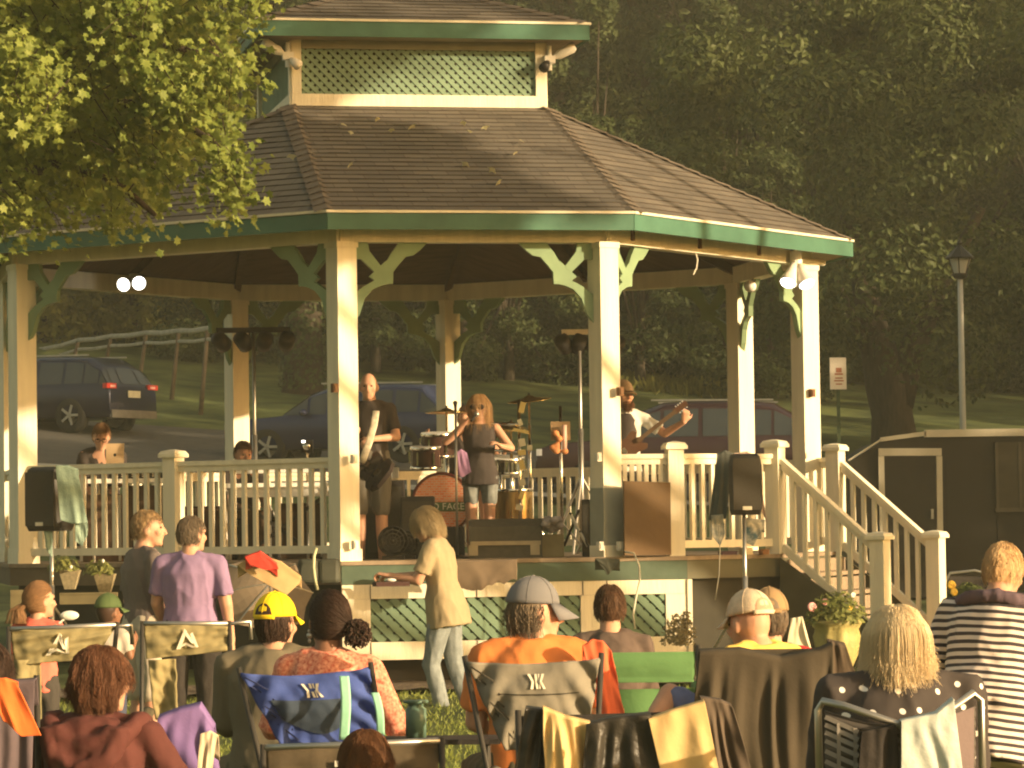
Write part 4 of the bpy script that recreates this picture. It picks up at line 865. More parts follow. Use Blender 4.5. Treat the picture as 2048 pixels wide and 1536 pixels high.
def camp_chair(name, label, Y, TL, TR, BL, BR, m, logo=None, group=None, seatY=.48, rail=False, cat='camping chair', gnd=None, armm=None, band=None, **k):
    tl, tr, bl, br_ = P(*TL, Y), P(*TR, Y+k.get('dY', 0)), P(*BL, Y), P(*BR, Y+k.get('dY', 0)); c = (bl+br_)/2; gzv = gz(c.x, Y) if gnd is None else gnd
    root = thing(name, label, cat, V((c.x, c.y, gzv)), group=group); o, fn = fabric_back(TL, TR, BL, BR, Y, m, root, **k)
    w_ = (tr-tl).length; ux = (tr-tl).normalized(); fwd = V((-ux.y, ux.x, 0)).normalized()
    zs = gzv+seatY*.85
    b = MB(); sl_ = V((bl.x, bl.y, 0)); sr_ = V((br_.x, br_.y, 0))
    def seat(u, v): p = sl_.lerp(sr_, u)+fwd*(.05+.45*v); return V((p.x, p.y, zs+.05*v-.05*4*u*(1-u)))
    b.grid(seat, 14, 12); s_ = b.build('seat', armm or m, root, True); q = s_.modifiers.new('t', 'SOLIDIFY'); q.thickness = .008
    for q_, t_, s0 in ((tl, bl, sl_), (tr, br_, sr_)):
        outw = (ux if q_ is tr else -ux)*.03; foot = V((t_.x, t_.y, gzv))+outw; b = MB(); b.path([q_+V((0, 0, .02))+outw*.2, V((t_.x, t_.y, zs+.1))+outw, foot], .011, 8); b.build('back_post', TUBE, root, True)
        b = MB(); a = V((t_.x, t_.y, zs+.26))+outw*1.5; b.grid(lambda u, v: a+fwd*(u*.46)+outw.normalized()*(v-.5)*.08+V((0, 0, .02*math.cos(v*3.14-1.57)-.03*4*u*(1-u))), 10, 5); ar = b.build('arm_rest', armm or m, root, True); q = ar.modifiers.new('t', 'SOLIDIFY'); q.thickness = .01
        b = MB(); fr = V((t_.x, t_.y, gzv))+outw+fwd*.46; b.path([fr, V((fr.x, fr.y, zs+.25))], .011, 8); b.build('front_leg', TUBE, root, True)
    b = MB(); a = V((bl.x, bl.y, gzv+.03)); c_ = V((br_.x, br_.y, gzv+.03)); b.tube(a, c_+V((0, 0, zs-gzv-.05)), .009); b.tube(c_+V((0, -.02, 0)), a+V((0, -.02, zs-gzv-.05)), .009); b.build('cross_brace', TUBE, root)
    if rail: b = MB(); b.path([tl+V((0, 0, .008)), (tl+tr)/2+V((0, 0, .006)), tr+V((0, 0, .008))], .012, 8); b.build('top_rail', METAL, root, True)
    if band:
        b = MB(); b.grid(lambda u, v: fn(.0+u, band[0]+(band[1]-band[0])*v)+V((0, -.010, 0)), 46, 6); b.build('band', band[2], root, True)
    return root, fn
def mark(fn, polys, root, m, lift=.016, name='logo'):
    """small printed mark: polygons in (u, v) of the back rest"""
    b = MB()
    for pl in polys: b.prism([fn(u, v)+V((0, -lift, 0)) for u, v in pl], V((0, .003, 0)))
    return b.build(name, m, root)
def drape(name, label, cat, Y, top, bot, m, folds=7, amp=.03, seed=0, group=None, flap=.25, dY=0., nv=46, nu=90, sway=.0, parent=None, raw=0.):
    """cloth hanging over an edge: top and bot are pixel polylines at depth Y"""
    def pl(pts, u):
        L = [0.]
        for i in range(1, len(pts)): L.append(L[-1]+math.hypot(pts[i][0]-pts[i-1][0], pts[i][1]-pts[i-1][1]))
        t = u*L[-1]
        for i in range(1, len(pts)):
            if t <= L[i] or i == len(pts)-1: f = (t-L[i-1])/(L[i]-L[i-1]); return (pts[i-1][0]+(pts[i][0]-pts[i-1][0])*f, pts[i-1][1]+(pts[i][1]-pts[i-1][1])*f)
    def fn(u, v):
        if v < flap: # the part lying over the back of the edge
            t = 1-v/flap; a = P(*pl(top, u), Y+dY*u); return a+V((0, .02+.045*math.sin(t*1.57), -.10*t+.012*(1-t)))
        v2 = (v-flap)/(1-flap); a = P(*pl(top, u), Y+dY*u); c = P(*pl(bot, u), Y+dY*u); p = a.lerp(c, v2**.95)
        n = noise.noise(V((u*folds*.7, v2*.8, seed*3.7))); ph = 2*math.pi*(folds*u+n*1.1+.25*v2*math.sin(seed+u*5))
        f = smooth(0, .35, v2); w_ = .5*math.sin(ph)+1.5*noise.noise(V((u*folds*1.5+seed, v2*.55+.5*u, seed)))+.15*noise.noise(V((u*folds*2.5+seed, v2*1.2, seed)))
        amp_ = amp*.42; p = p+V((sway*math.sin(ph*.5+1)*v2, -(amp_*f*w_+.02+amp*.6), .0)); p.y += amp*.3*noise.noise(V((u*4, v2*1.6, seed)))
        if raw and v2 > .85: p.z += raw*noise.noise(V((u*9, 0, seed)))*(v2-.85)/.15
        return p
    b = MB(); b.grid(fn, nu, nv)
    c = P(*pl(bot, .5), Y); root = parent
    o = b.build(name, m, root, True); s_ = o.modifiers.new('t', 'SOLIDIFY'); s_.thickness = .005
    if parent is None: tag(o, label, cat, group)
    return o, fn
OLIVE = cloth('olive_canvas', (.27, .23, .115)); OLIVED = cloth('olive_dark', (.10, .085, .05)); GREYC = cloth('grey_canvas', (.20, .185, .15)); BLUEC = cloth('royal_blue_canvas', (.05, .085, .30)); PRINT = mat('pale_print', (.80, .74, .60), .6, .05)
# the two olive chairs with the peak mark
tri = [[(.49, .12), (.52, .20), (.43, .78), (.38, .78)], [(.49, .12), (.61, .62), (.57, .62), (.482, .27)], [(.555, .30), (.585, .24), (.65, .76), (.62, .76), (.565, .40)], [(.43, .66), (.50, .58), (.62, .76), (.57, .76), (.50, .66), (.40, .76)]]
c1, fn = camp_chair('camping_chair', 'olive canvas camp chair with a white peak mark behind the girl in pink', 15.9, (20, 1262), (232, 1253), (30, 1330), (190, 1318), OLIVE, rail=True, bulge=.03, wrinkle=.02, gnd=0., armm=OLIVED)
mark(fn, tri, c1, PRINT)
c2, fn = camp_chair('camping_chair', 'olive canvas camp chair with a white peak mark, empty, behind the purple shirt', 17.2, (287, 1250), (456, 1250), (293, 1318), (455, 1302), OLIVE, rail=True, bulge=.02, wrinkle=.02, gnd=.03, armm=OLIVED)
mark(fn, tri, c2, PRINT)
for rt, px0, px1, y1, Y in ((c1, 30, 80, 1500, 15.9), (c2, 296, 350, 1440, 17.2)):
    b = MB(); a, d, e, f = P(px0, 1320, Y), P(px1, 1318, Y), P(px1+8, y1, Y+.05), P(px0+14, y1, Y+.05)
    b.grid(lambda u, v: a.lerp(d, u).lerp(f.lerp(e, u), v)+V((0, -.02*math.sin(u*5+v*4)+.02*noise.noise(V((u*4, v*7, Y))), 0)), 16, 30); o = b.build('side_panel', OLIVE, rt, True); o.modifiers.new('t', 'SOLIDIFY').thickness = .006
for (px0, py0, px1, py1, Y, rt) in ((232, 1253, 262, 1250, 15.9, c1), (456, 1248, 500, 1243, 17.2, c2)):
    b = MB(); p = P(px1, py1, Y+.05); b.path([P(px0, py0, Y), p, p+V((.005, .0, -.09))], .010, 8); b.build('rail_end', METAL, rt, True)
# kk mark chairs
def kk(cu, cv, w_, h_):
    o = []; t = w_*.15
    def q(*pts): o.append([(cu+x*w_, cv+y*h_) for x, y in pts])
    q((-.55, -.5), (-.38, -.5), (-.20, 0), (-.34, 0)); q((-.34, 0), (-.20, 0), (-.32, .5), (-.50, .5)); q((-.10, -.5), (.05, -.5), (.05, .5), (-.10, .5)); q((.36, -.5), (.54, -.5), (.34, 0), (.20, 0)); q((.20, 0), (.34, 0), (.56, .5), (.38, .5)); q((.12, -.5), (.22, -.5), (.20, .5), (.12, .5))
    return o
c3, fn = camp_chair('camping_chair', 'royal blue camp chair with a pale letter mark and a mint strap', 13.4, (480, 1345), (738, 1335), (562, 1490), (770, 1480), BLUEC, bulge=.05, topsag=.02, fan=.05, wrinkle=.02, gnd=-.02, armm=cloth('blue_dark', (.03, .05, .14)))
mark(fn, kk(.52, .22, .13, .20), c3, PRINT)
fn3 = fn; MESH = cloth('blue_mesh', (.045, .065, .10))
b = MB(); b.grid(lambda u, v: fn(.14+.62*u, .36+.50*v*(.55+.45*math.sin(u*3.14)))+V((0, -.012, 0)), 30, 14); b.build('mesh_panel', MESH, c3, True)
MINT = cloth('mint_strap', (.30, .62, .46))
for x0, y0, x1, y1, w_ in ((688, 1352, 690, 1480, 20), (750, 1385, 764, 1470, 16)):
    b = MB(); b.grid(lambda u, v: P(x0+(x1-x0)*v+w_*(u-.5)+3*math.sin(v*4), y0+(y1-y0)*v, 13.28-.03*math.sin(v*3)), 4, 16); o = b.build('strap', MINT, c3, True); o.modifiers.new('t', 'SOLIDIFY').thickness = .004
c4, fn = camp_chair('camping_chair', 'grey camp chair with a white letter mark, man in orange shirt sitting in it', 13.2, (932, 1322), (1200, 1316), (1010, 1500), (1170, 1500), GREYC, bulge=.06, topsag=.015, fan=.06, wrinkle=.02, gnd=-.02)
mark(fn, kk(.51, .20, .12, .17), c4, PRINT)
b = MB(); b.grid(lambda u, v: fn(.16+.70*u, .345+.012*v)+V((0, -.012, 0)), 30, 1); b.build('seam', TUBE, c4)
PLT = cloth('pleat_shade_grey', (.05, .045, .035)); PLB = cloth('pleat_shade_blue', (.02, .03, .10))  # thin dark strips drawn as the shade in the fabric pleats
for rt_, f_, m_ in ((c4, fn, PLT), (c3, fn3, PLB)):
    mark(f_, [[(.01+.012*k, .06+.13*k), (.03+.012*k, .055+.13*k), (.17+.006*k, .20+.145*k), (.16+.006*k, .225+.145*k)] for k in range(6)], rt_, m_, .012, 'pleat_shadow')
# green chair
GRN = cloth('bright_green_canvas', (.10, .215, .08)); c5, fn = camp_chair('camping_chair', 'bright green camp chair of the person in the dark shirt', 18.9, (1128, 1306), (1392, 1303), (1160, 1366), (1388, 1364), GRN, bulge=.03, gnd=.05, armm=GRN)
b = MB(); a = [P(*q, 19.0) for q in ((1150, 1380), (1388, 1376), (1380, 1470), (1180, 1470))]; b.grid(lambda u, v: a[0].lerp(a[1], u).lerp(a[3].lerp(a[2], u), v)+V((0, .02*math.sin(u*9), 0)), 20, 8); b.build('lower_panel', GRN, c5, True)
# towel-back folding chair on the right
FC = thing('folding_chair', 'grey tube lawn chair with a dark striped back, woman with blond hair sitting in it', 'folding chair', V((at(1800, 10.95, 0).x, 10.95, -.02)))
b = MB(); q = [P(1640, 1600, 10.9), P(1636, 1420, 10.9), P(1646, 1402, 10.9), P(1690, 1412, 10.85), P(1800, 1450, 10.8), P(1900, 1420, 10.9), P(1945, 1386, 11), P(1962, 1400, 11), P(1966, 1600, 11)]
b.path(q, .012, 8); b.build('frame', METAL, FC, True)
b = MB(); 
for x in (1640, 1966): a = P(x, 1600, 10.95); b.tube(a, V((a.x, a.y, -.02)), .012); b.tube(a+V((0, .02, .05)), V((a.x, a.y+.42, -.02)), .011)
b.build('leg', METAL, FC, True)
STR = mat('strap_weave', (.075, .066, .06), .7, .1)
def bk(u, v): x0, x1 = 1650, 1950; y = 1420+34*math.sin(u*3.14)-8*u+v*170; return P(x0+(x1-x0)*u, y, 10.88-.06*math.sin(u*3.14))
b = MB(); b.grid(lambda u, v: bk(u, v)+V((0, .006*math.sin(v*55), 0)), 40, 60); o = b.build('back_rest', STR, FC, True); o.modifiers.new('t', 'SOLIDIFY').thickness = .005
b = MB(); b.grid(lambda u, v: bk(.86+.13*u, v)+V((0, -.012, 0)), 6, 20); b.build('side_panel', cloth('plum_grey', (.17, .13, .13)), FC, True)
b = MB()
for v_ in (.08, .17, .26, .36, .48, .6, .75): b.beam(bk(.0, v_)+V((0, -.01, 0)), bk(.22, v_+.06)+V((0, -.014, 0)), .014, .004, up=(0, 1, 0))
for u_ in (.09, .2): b.beam(bk(u_, .1)+V((0, -.012, 0)), bk(u_, .98)+V((0, -.012, 0)), .012, .004, up=(0, 1, 0))
b.build('weave_band', mat('weave_grey', (.22, .20, .18), .6, .1), FC)
drape('shawl', 'pale blue and white shawl over the back of the grey lawn chair', 'shawl', 10.78, [(1800, 1440), (1870, 1425), (1905, 1395)], [(1800, 1548), (1850, 1560), (1925, 1562)], mat('cloth_pale_blue', (.42, .48, .46), .85, .12, 7, .2, var2=(.58, .62, .58)), 2.0, .018, 2, flap=.12)
drape('black_bag', 'black cloth bag hanging on the back of the grey lawn chair', 'bag', 10.80, [(1722, 1462), (1790, 1448)], [(1712, 1570), (1802, 1570)], BLACKC, 1.5, .02, 4, flap=.1)
# coats thrown over chair backs
CO = cloth('charcoal_brown', (.060, .048, .032)); BROWNC = cloth('dark_brown', (.085, .062, .042)); TAN = cloth('tan_cotton', (.62, .44, .20)); BLK2 = mat('glossy_black', (.03, .027, .022), .42, .3, 6, .3)
c6, fn = camp_chair('camping_chair', 'camp chair wholly covered by a dark blanket, man in mesh cap sitting in it', 13.9, (1400, 1300), (1660, 1296), (1415, 1480), (1650, 1480), CO, bulge=.02, gnd=-.02)
drape('dark_blanket', 'long dark olive brown blanket draped in folds over a chair back', 'blanket', 13.8, [(1398, 1300), (1480, 1296), (1560, 1312), (1640, 1296), (1664, 1284)], [(1372, 1560), (1480, 1580), (1560, 1585), (1620, 1580), (1668, 1560)], CO, 5.5, .05, 7, flap=.14, nu=120)
drape('brown_coat', 'dark brown coat sleeve hanging beside the long dark blanket', 'coat', 13.9, [(1655, 1282), (1690, 1290)], [(1640, 1420), (1735, 1425)], BROWNC, 1.6, .03, 9, flap=.2)
c7, fn = camp_chair('camping_chair', 'camp chair hidden under the tan and black coats', 11.6, (1040, 1432), (1440, 1420), (1060, 1600), (1430, 1600), BLACKC, bulge=.03, gnd=-.05)
drape('black_jacket', 'glossy black jacket at the left end of the front row chair back', 'jacket', 11.45, [(1052, 1412), (1085, 1416), (1112, 1424)], [(1020, 1600), (1060, 1605), (1110, 1600)], BLK2, 2.2, .04, 3, flap=.12)
drape('tan_jacket', 'crumpled tan jacket beside the glossy black jacket', 'jacket', 11.40, [(1086, 1412), (1130, 1430), (1180, 1442)], [(1092, 1600), (1140, 1610), (1200, 1605)], TAN, 3.3, .045, 5, flap=.12)
drape('black_coat', 'bulky black coat in the middle of the front row chair back', 'coat', 11.38, [(1172, 1446), (1215, 1434), (1300, 1424)], [(1160, 1605), (1260, 1620), (1345, 1600)], BLK2, 3.0, .05, 11, flap=.12)
drape('tan_blanket', 'smooth tan blanket hanging from the right of the front row chair', 'blanket', 11.34, [(1296, 1436), (1340, 1420), (1408, 1400)], [(1330, 1585), (1400, 1600), (1450, 1605)], TAN, 1.6, .022, 13, flap=.12)
drape('grey_brown_coat', 'grey brown coat beside the smooth tan blanket in the front row', 'coat', 11.5, [(1400, 1392), (1440, 1398), (1462, 1408)], [(1415, 1600), (1470, 1600), (1520, 1600)], cloth('grey_brown', (.10, .075, .055)), 2.2, .03, 15, flap=.12)
# left edge chair with jacket and orange cloth
c8, fn = camp_chair('camping_chair', 'dark chair at the left edge hung with a purple grey jacket', 12.6, (-60, 1395), (70, 1362), (-50, 1560), (62, 1560), BLACKC, bulge=.02, gnd=-.03)
drape('plum_jacket', 'plum grey jacket over the chair at the left edge', 'jacket', 12.5, [(-60, 1385), (20, 1360), (72, 1356)], [(-60, 1600), (20, 1600), (66, 1600)], cloth('plum', (.11, .085, .10)), 2.5, .03, 17, flap=.12)
drape('orange_towel', 'bright orange towel lying over the plum grey jacket', 'towel', 12.35, [(-30, 1356), (10, 1354), (34, 1362)], [(10, 1440), (45, 1472), (84, 1470)], cloth('orange_towel', (.80, .17, .04)), 1.2, .02, 19, flap=.1)
# dark chair backs in the very front
c9, fn = camp_chair('camping_chair', 'dark brown camp chair at the bottom edge, with the brown haired child in it', 12.2, (530, 1500), (880, 1486), (540, 1640), (870, 1640), cloth('brown_canvas', (.10, .075, .045)), rail=True, bulge=.02, wrinkle=.015, gnd=-.05)
mark(fn, [[(.40, .18), (.47, .18), (.47, .26), (.40, .26)], [(.56, .10), (.62, .02), (.66, .12), (.60, .16)], [(.56, .18), (.66, .2), (.64, .26), (.56, .25)]], c9, PRINT)
# purple bundle
drape('purple_blanket', 'purple blanket heaped over a chair arm beside the maroon hoodie', 'blanket', 13.2, [(318, 1434), (360, 1418), (402, 1408), (430, 1452)], [(300, 1560), (360, 1570), (410, 1560), (446, 1560)], cloth('violet', (.20, .13, .33)), 2.2, .05, 21, flap=.2)
drape('cream_scarf', 'cream scarf lying on the purple blanket', 'scarf', 13.0, [(402, 1466), (420, 1460), (436, 1470)], [(396, 1550), (408, 1560), (424, 1545)], cloth('cream', (.60, .50, .36)), .8, .02, 23, flap=.1)
# coral garment beside the orange man
CORAL = cloth('coral', (.74, .15, .065))
drape('coral_jacket', 'coral red jacket hung beside the grey chair with the letter mark', 'jacket', 14.0, [(1165, 1290), (1185, 1277), (1205, 1280), (1222, 1300)], [(1200, 1445), (1215, 1450), (1235, 1448), (1250, 1440)], CORAL, 1.6, .03, 25, flap=.15)
# ------------------------------------------------------------------ audience
D = math.pi/180
MAROON = cloth('maroon', (.088, .027, .023)); p1 = person('woman with curly auburn hair in a maroon hooded sweatshirt, seated at front left', (205, 1300, 12.7), 1.66, -12*D, hy=-32*D, lean=.03, shirt=MAROON, sleeve='long', pants=BLACKC, hair=('curly', hairmat('auburn_dark', (.13, .055, .028), .5)), wf=1.14, foldamp=.016, arms=(((-.10, .10, -.25), (.08, .22, -.02), None), ((.14, .06, -.25), (-.02, .2, .02), None)))
b = MB(); W, up = p1['W'], p1['up']
pts = [W(up(.17*math.cos(t), .02+.15*math.sin(t)-.03, .485-.05*math.cos(t+1.57)**2-.05*(1 if math.sin(t) < 0 else 0)*abs(math.sin(t)))) for t in [k*2*math.pi/20 for k in range(21)]]
b.loft(pts, [.046]*21, [.040]*21, n=10, cap=True); b.ell(W(up(0, -.085, .41)), (.16, .095, .10))
for k_, (hw_, sg_, yy_, r_) in enumerate(((.16, .10, -.145, .024), (.14, .155, -.165, .026), (.11, .06, -.145, .026), (.15, .20, -.15, .026))):
    b.loft([W(up(hw_*math.sin(t), yy_-.03*math.cos(t), .475-sg_*math.cos(t))) for t in [(-1.5+.25*j) for j in range(13)]], r_, n=8)
def loc(me, root):
    for v in me.vertices: v.co -= root.location
    return me
meshobj('hood', loc(fuse(b, .012, 3, .5, fold(.012, 10, 2)), p1['root']), MAROON, p1['root'])
person('child with glossy brown hair, only the crown showing at the bottom edge', (730, 1468, 11.9), 1.30, 10*D, shirt=BROWNC, hair=('curly', hairmat('chestnut', (.14, .06, .025))), child=True)
REDP = mat('coral_print', (.62, .10, .06), .85, .25, 70, .2, var2=(.85, .42, .28))
p3 = person('woman with dark hair in a side bun, coral patterned blouse, in the blue chair', (658, 1186, 14.9), 1.70, -6*D, hy=26*D, skin=mat('skin_deep', (.25, .12, .07), .5, .1, 14, .05), shirt=REDP, sleeve='half', pants=mat('denim_mid', (.12, .16, .26), .8, .2, 20), hair=('bun', HDK, (.075, -.095, -.035), .047), wf=1.02, hr=.05, arms=(((-.08, .03, -.26), (.05, .22, -.03), None), ((.13, .03, -.28), (.04, .20, -.06), None)))
b = MB(); c = p3['H'](-.083, -.005, -.055); b.ell(c, (.008, .008, .008)); b.ell(c+V((0, 0, -.02)), (.013, .006, .013)); b.ell(c+V((0, 0, -.042)), (.007, .005, .010)); b.build('earring', METAL, p3['root'])
p4 = person('man in a bright yellow cap and olive shirt seated beside the blue chair', (552, 1194, 15.6), 1.72, -5*D, hy=-22*D, neckz=.02, shirt=cloth('olive_shirt', (.145, .125, .085)), sleeve='half', pants=OLIVED, hair=('under', HDK, .05, .002), wf=1.2, foldamp=.01)
cap_hat(p4, mat('yellow_cap', (.85, .60, .015), .8, .05), open_back=HDK)
p5 = person('man in a grey cap and orange shirt with curly grey hair, in the grey chair', (1072, 1164, 14.2), 1.74, 5*D, hy=-74*D, hp=.05, neckz=.02, shirt=cloth('orange_shirt', (.62, .20, .055), 5), sleeve='short', pants=OLIVED, hair=('under', HGR, .085, .012), wf=1.15)
cap_hat(p5, mat('grey_cap', (.16, .16, .17), .85, .08), tilt=-.045)
p6 = person('brown haired person in a dark brown jersey in the green chair', (1219, 1172, 19.35), 1.74, 2*D, hy=-4*D, shirt=cloth('cocoa_jersey', (.10, .072, .06)), pants=BLACKC, hair=('short', HBR, 700), sleeve='half', wf=1.05)
b = MB()
for q in (-1, 1): b.prism([p6['W'](p6['up'](q*x, -.128, z)) for x, z in ((.004, .385), (.022, .395), (.022, .375))], V((0, -.006, 0)))
b.build('emblem', METAL, p6['root'])
p8 = person('man in a plain brown cap and red shirt seated by the stair side', (1538, 1184, 16.3), 1.72, -8*D, hy=6*D, shirt=cloth('red_shirt', (.50, .03, .03)), pants=BLACKC, hair=('under', HGR, .04, .002), wf=1.1)
cap_hat(p8, mat('brown_cap', (.30, .20, .10), .85, .08), open_back=HGR)
p7 = person('man in a pale mesh cap and yellow shirt turned left behind the dark blanket', (1492, 1190, 14.6), 1.74, 42*D, hy=-8*D, lean=.12, neckz=.035, hp=.1, shirt=cloth('yellow_shirt', (.80, .55, .13)), pants=mat('blue_shorts', (.12, .15, .30), .85, .15, 12), leg='short', hair=None, wf=1.15, shoes=mat('red_sandal', (.35, .06, .04), .6, .1), legs=(((-.08, .47, .03), (.10, -.06, -.38), (-.8, .3, .2)), ((.0, .44, -.02), (-.12, .06, -.40))))
cap_hat(p7, mat('mesh_cap', (.62, .50, .36), .9, .12, 40, .3), fwd=-1 if False else 1, open_back=SK, strap=mat('cap_strap', (.7, .6, .45)))
person('person in blue shorts with raised crossed legs, body hidden behind the dark blanket', (1500, 1200, 17.7), 1.78, 76*D, hy=-40*D, shirt=CO, pants=mat('blue_shorts', (.12, .15, .30), .85, .15, 12), leg='short', hair=('short', HBR), shoes=mat('red_sandal', (.35, .06, .04), .6, .1), legs=(((-.04, .42, .20), (.08, .02, -.40)), ((-.02, .45, .34), (-.30, .10, -.24), (-.9, .4, .2))))
DOT = bpy.data.materials.new('polka_dot_black'); DOT.use_nodes = True; n_ = DOT.node_tree; pb = n_.nodes['Principled BSDF']; pb.inputs['Roughness'].default_value = .85
tc = n_.nodes.new('ShaderNodeTexCoord'); vo = n_.nodes.new('ShaderNodeTexVoronoi'); vo.inputs['Scale'].default_value = 13; vo.inputs['Randomness'].default_value = .35
mp_ = n_.nodes.new('ShaderNodeMapping'); mp_.inputs['Rotation'].default_value = (math.pi/2, .3, 0); vo.voronoi_dimensions = '2D'
gt = n_.nodes.new('ShaderNodeMath'); gt.operation = 'LESS_THAN'; gt.inputs[1].default_value = .125; mxx = n_.nodes.new('ShaderNodeMix'); mxx.data_type = 'RGBA'; mxx.inputs[6].default_value = (.04, .032, .03, 1); mxx.inputs[7].default_value = (.8, .76, .7, 1)
n_.links.new(tc.outputs['Object'], mp_.inputs[0]); n_.links.new(mp_.outputs[0], vo.inputs['Vector']); n_.links.new(vo.outputs['Distance'], gt.inputs[0]); n_.links.new(gt.outputs[0], mxx.inputs[0]); n_.links.new(mxx.outputs[2], pb.inputs['Base Color'])
p9 = person('woman with long blond hair in a black blouse with white dots, seated front right', (1790, 1222, 11.5), 1.66, 4*D, hy=10*D, neckz=.035, shirt=DOT, sleeve='long', pants=BLACKC, hair=('long', HBL, .205, 12000), wf=1.3, arms=(((-.02, .09, -.24), (.1, .2, -.02), None), ((.04, .09, -.24), (-.1, .2, -.02), None)))
STRP = bpy.data.materials.new('striped_knit'); STRP.use_nodes = True; n_ = STRP.node_tree; pb = n_.nodes['Principled BSDF']; pb.inputs['Roughness'].default_value = .9
tc = n_.nodes.new('ShaderNodeTexCoord'); wv = n_.nodes.new('ShaderNodeTexWave'); wv.bands_direction = 'Z'; wv.inputs['Scale'].default_value = 9.2; wv.inputs['Distortion'].default_value = 1.6; wv.inputs['Detail Scale'].default_value = .6; wv.inputs['Detail'].default_value = 1
gt = n_.nodes.new('ShaderNodeMath'); gt.operation = 'GREATER_THAN'; gt.inputs[1].default_value = .46; mxx = n_.nodes.new('ShaderNodeMix'); mxx.data_type = 'RGBA'; mxx.inputs[6].default_value = (.035, .028, .035, 1); mxx.inputs[7].default_value = (.66, .58, .52, 1)
mp_ = n_.nodes.new('ShaderNodeMapping'); mp_.inputs['Rotation'].default_value = (.15, -.12, 0)
n_.links.new(tc.outputs['Object'], mp_.inputs[0]); n_.links.new(mp_.outputs[0], wv.inputs['Vector']); n_.links.new(wv.outputs[0], gt.inputs[0]); n_.links.new(gt.outputs[0], mxx.inputs[0]); n_.links.new(mxx.outputs[2], pb.inputs['Base Color'])
p10 = person('person in a black and white striped top bending at the right edge', (2012, 1092, 15.2), 1.70, -28*D, 'stand', lean=.42, hp=.1, shirt=STRP, sleeve='half', pants=BLACKC, hair=('short', hairmat('ginger', (.62, .42, .22), .25), 500), wf=1.2, shirtlen=.22, shoes=BLACK, foldamp=.012, arms=(((-.10, .0, -.25), (.12, .20, .02), None), ((.1, .05, -.26), (-.05, .2, .0), None)))
b = MB(); W, up = p10['W'], p10['up']; b.loft([W(up(.15*math.cos(t), .11*math.sin(t)-.02, .455)) for t in [k*2*math.pi/16 for k in range(17)]], .035, n=8, cap=False); meshobj('collar', loc(fuse(b, .012, 2, .5, fold(.01, 12)), p10['root']), cloth('plum_scarf', (.10, .07, .09)), p10['root'])
# standing people in front of the stage
p11 = person('woman with a sandy bob, loose tan shirt and faded jeans walking left with a tray', (838, 1022, 27), 1.70, 78*D, 'stand', lean=.16, hp=.35, hy=6*D, shirt=cloth('sand_shirt', (.34, .27, .165), 5), sleeve='short', pants=mat('faded_denim', (.20, .23, .24), .85, .2, 16, .2), hair=('bob', hairmat('sandy_bob', (.42, .32, .18), .25)), wf=1.08, shirtlen=.12, shoes=mat('tan_sandal', (.4, .26, .14)), arms=(((-.02, .10, -.25), (.04, .24, .04), None), ((.03, .14, -.22), (-.02, .24, .0), None)), legs=(((.02, .10, -.42), (.0, -.10, -.40)), ((0, -.04, -.42), (0, -.14, -.40))), foldamp=.012, grip=(1., .9))
b = MB(); c = P(782, 1168, 26.8); b.box(c, (.26, .20, .035), rz_(.2)); tr_ = tag(b.build('serving_tray', cloth('dark_red_tray', (.06, .028, .026))), 'small dark red tray held by the walking woman', 'tray'); 
b = MB(); b.ell(c+V((0, 0, .03)), (.04, .03, .015)); b.build('napkin', WHITE, None); bpy.data.objects['napkin'].parent = tr_
SHO = cloth('black_shorts', (.05, .045, .04))
p12 = person('man with short sandy hair in a grey T shirt looking right beside the purple shirt', (296, 1022, 23.4), 1.74, -62*D, 'stand', hy=-26*D, shirt=cloth('grey_tee', (.16, .13, .12)), pants=cloth('stone_shorts', (.48, .42, .33)), leg='short', hair=('short', HSG, 500), wf=1.12, shoes=BLACK, arms=(((-.06, -.0, -.28), (.04, .12, -.22), None), ((.05, .03, -.26), (0, .1, -.24), None)))
p13 = person('woman with short grey hair in a purple T shirt with her back to the camera', (384, 1034, 22.8), 1.66, -8*D, 'stand', hy=-34*D, shirt=cloth('purple_tee', (.24, .165, .30)), pants=BLACKC, hair=('short', HGR, 700), wf=1.12, shirtlen=.04, shoes=BLACK, arms=(((-.05, .04, -.26), (.02, .14, -.2), None), ((.06, -.02, -.28), (.02, .06, -.24), None)))
p14 = person('little girl in a pink top with a ponytail looking right', (80, 1166, 20.6), 1.30, -20*D, 'stand', hy=-32*D, shirt=cloth('pink_top', (.72, .16, .12)), pants=SHO, hair=('pony', hairmat('light_brown', (.24, .13, .06)), (-.03, -.10, -.03), .13), child=True, shoes=WHITE, arms=(None, ((.03, .08, -.2), (.04, .22, .1), None)))
b = MB(); a = P(118, 1246, 20.3); c = P(139, 1231, 20.3); b.tube(a, c, .006); b.ell(c, (.055, .02, .028)); tag(b.build('paddle_toy', WHITE), 'small white paddle toy in the hand of the girl in pink', 'toy')
p15 = person('child in a green cap with a yellow front panel behind the olive chair', (218, 1192, 22.6), 1.18, -18*D, 'stand', hy=-22*D, skin=SKB, shirt=cloth('light_grey_tee', (.42, .38, .33)), pants=cloth('navy_shorts', (.05, .06, .10)), leg='short', hair=('crop', HDK), child=True, shoes=WHITE, arms=(None, ((.05, .02, -.2), (.0, .1, .12), None)))
cap_hat(p15, mat('green_cap', (.07, .11, .04), .85), accent=(mat('cap_yellow', (.75, .62, .08)), .17), brim_m=mat('green_cap', (.07, .11, .04)))
person('dark haired person cut off by the left edge behind the plum jacket', (-22, 1292, 14.6), 1.62, 0, hy=10*D, shirt=BROWNC, hair=('curly', HDK), pants=BLACKC)
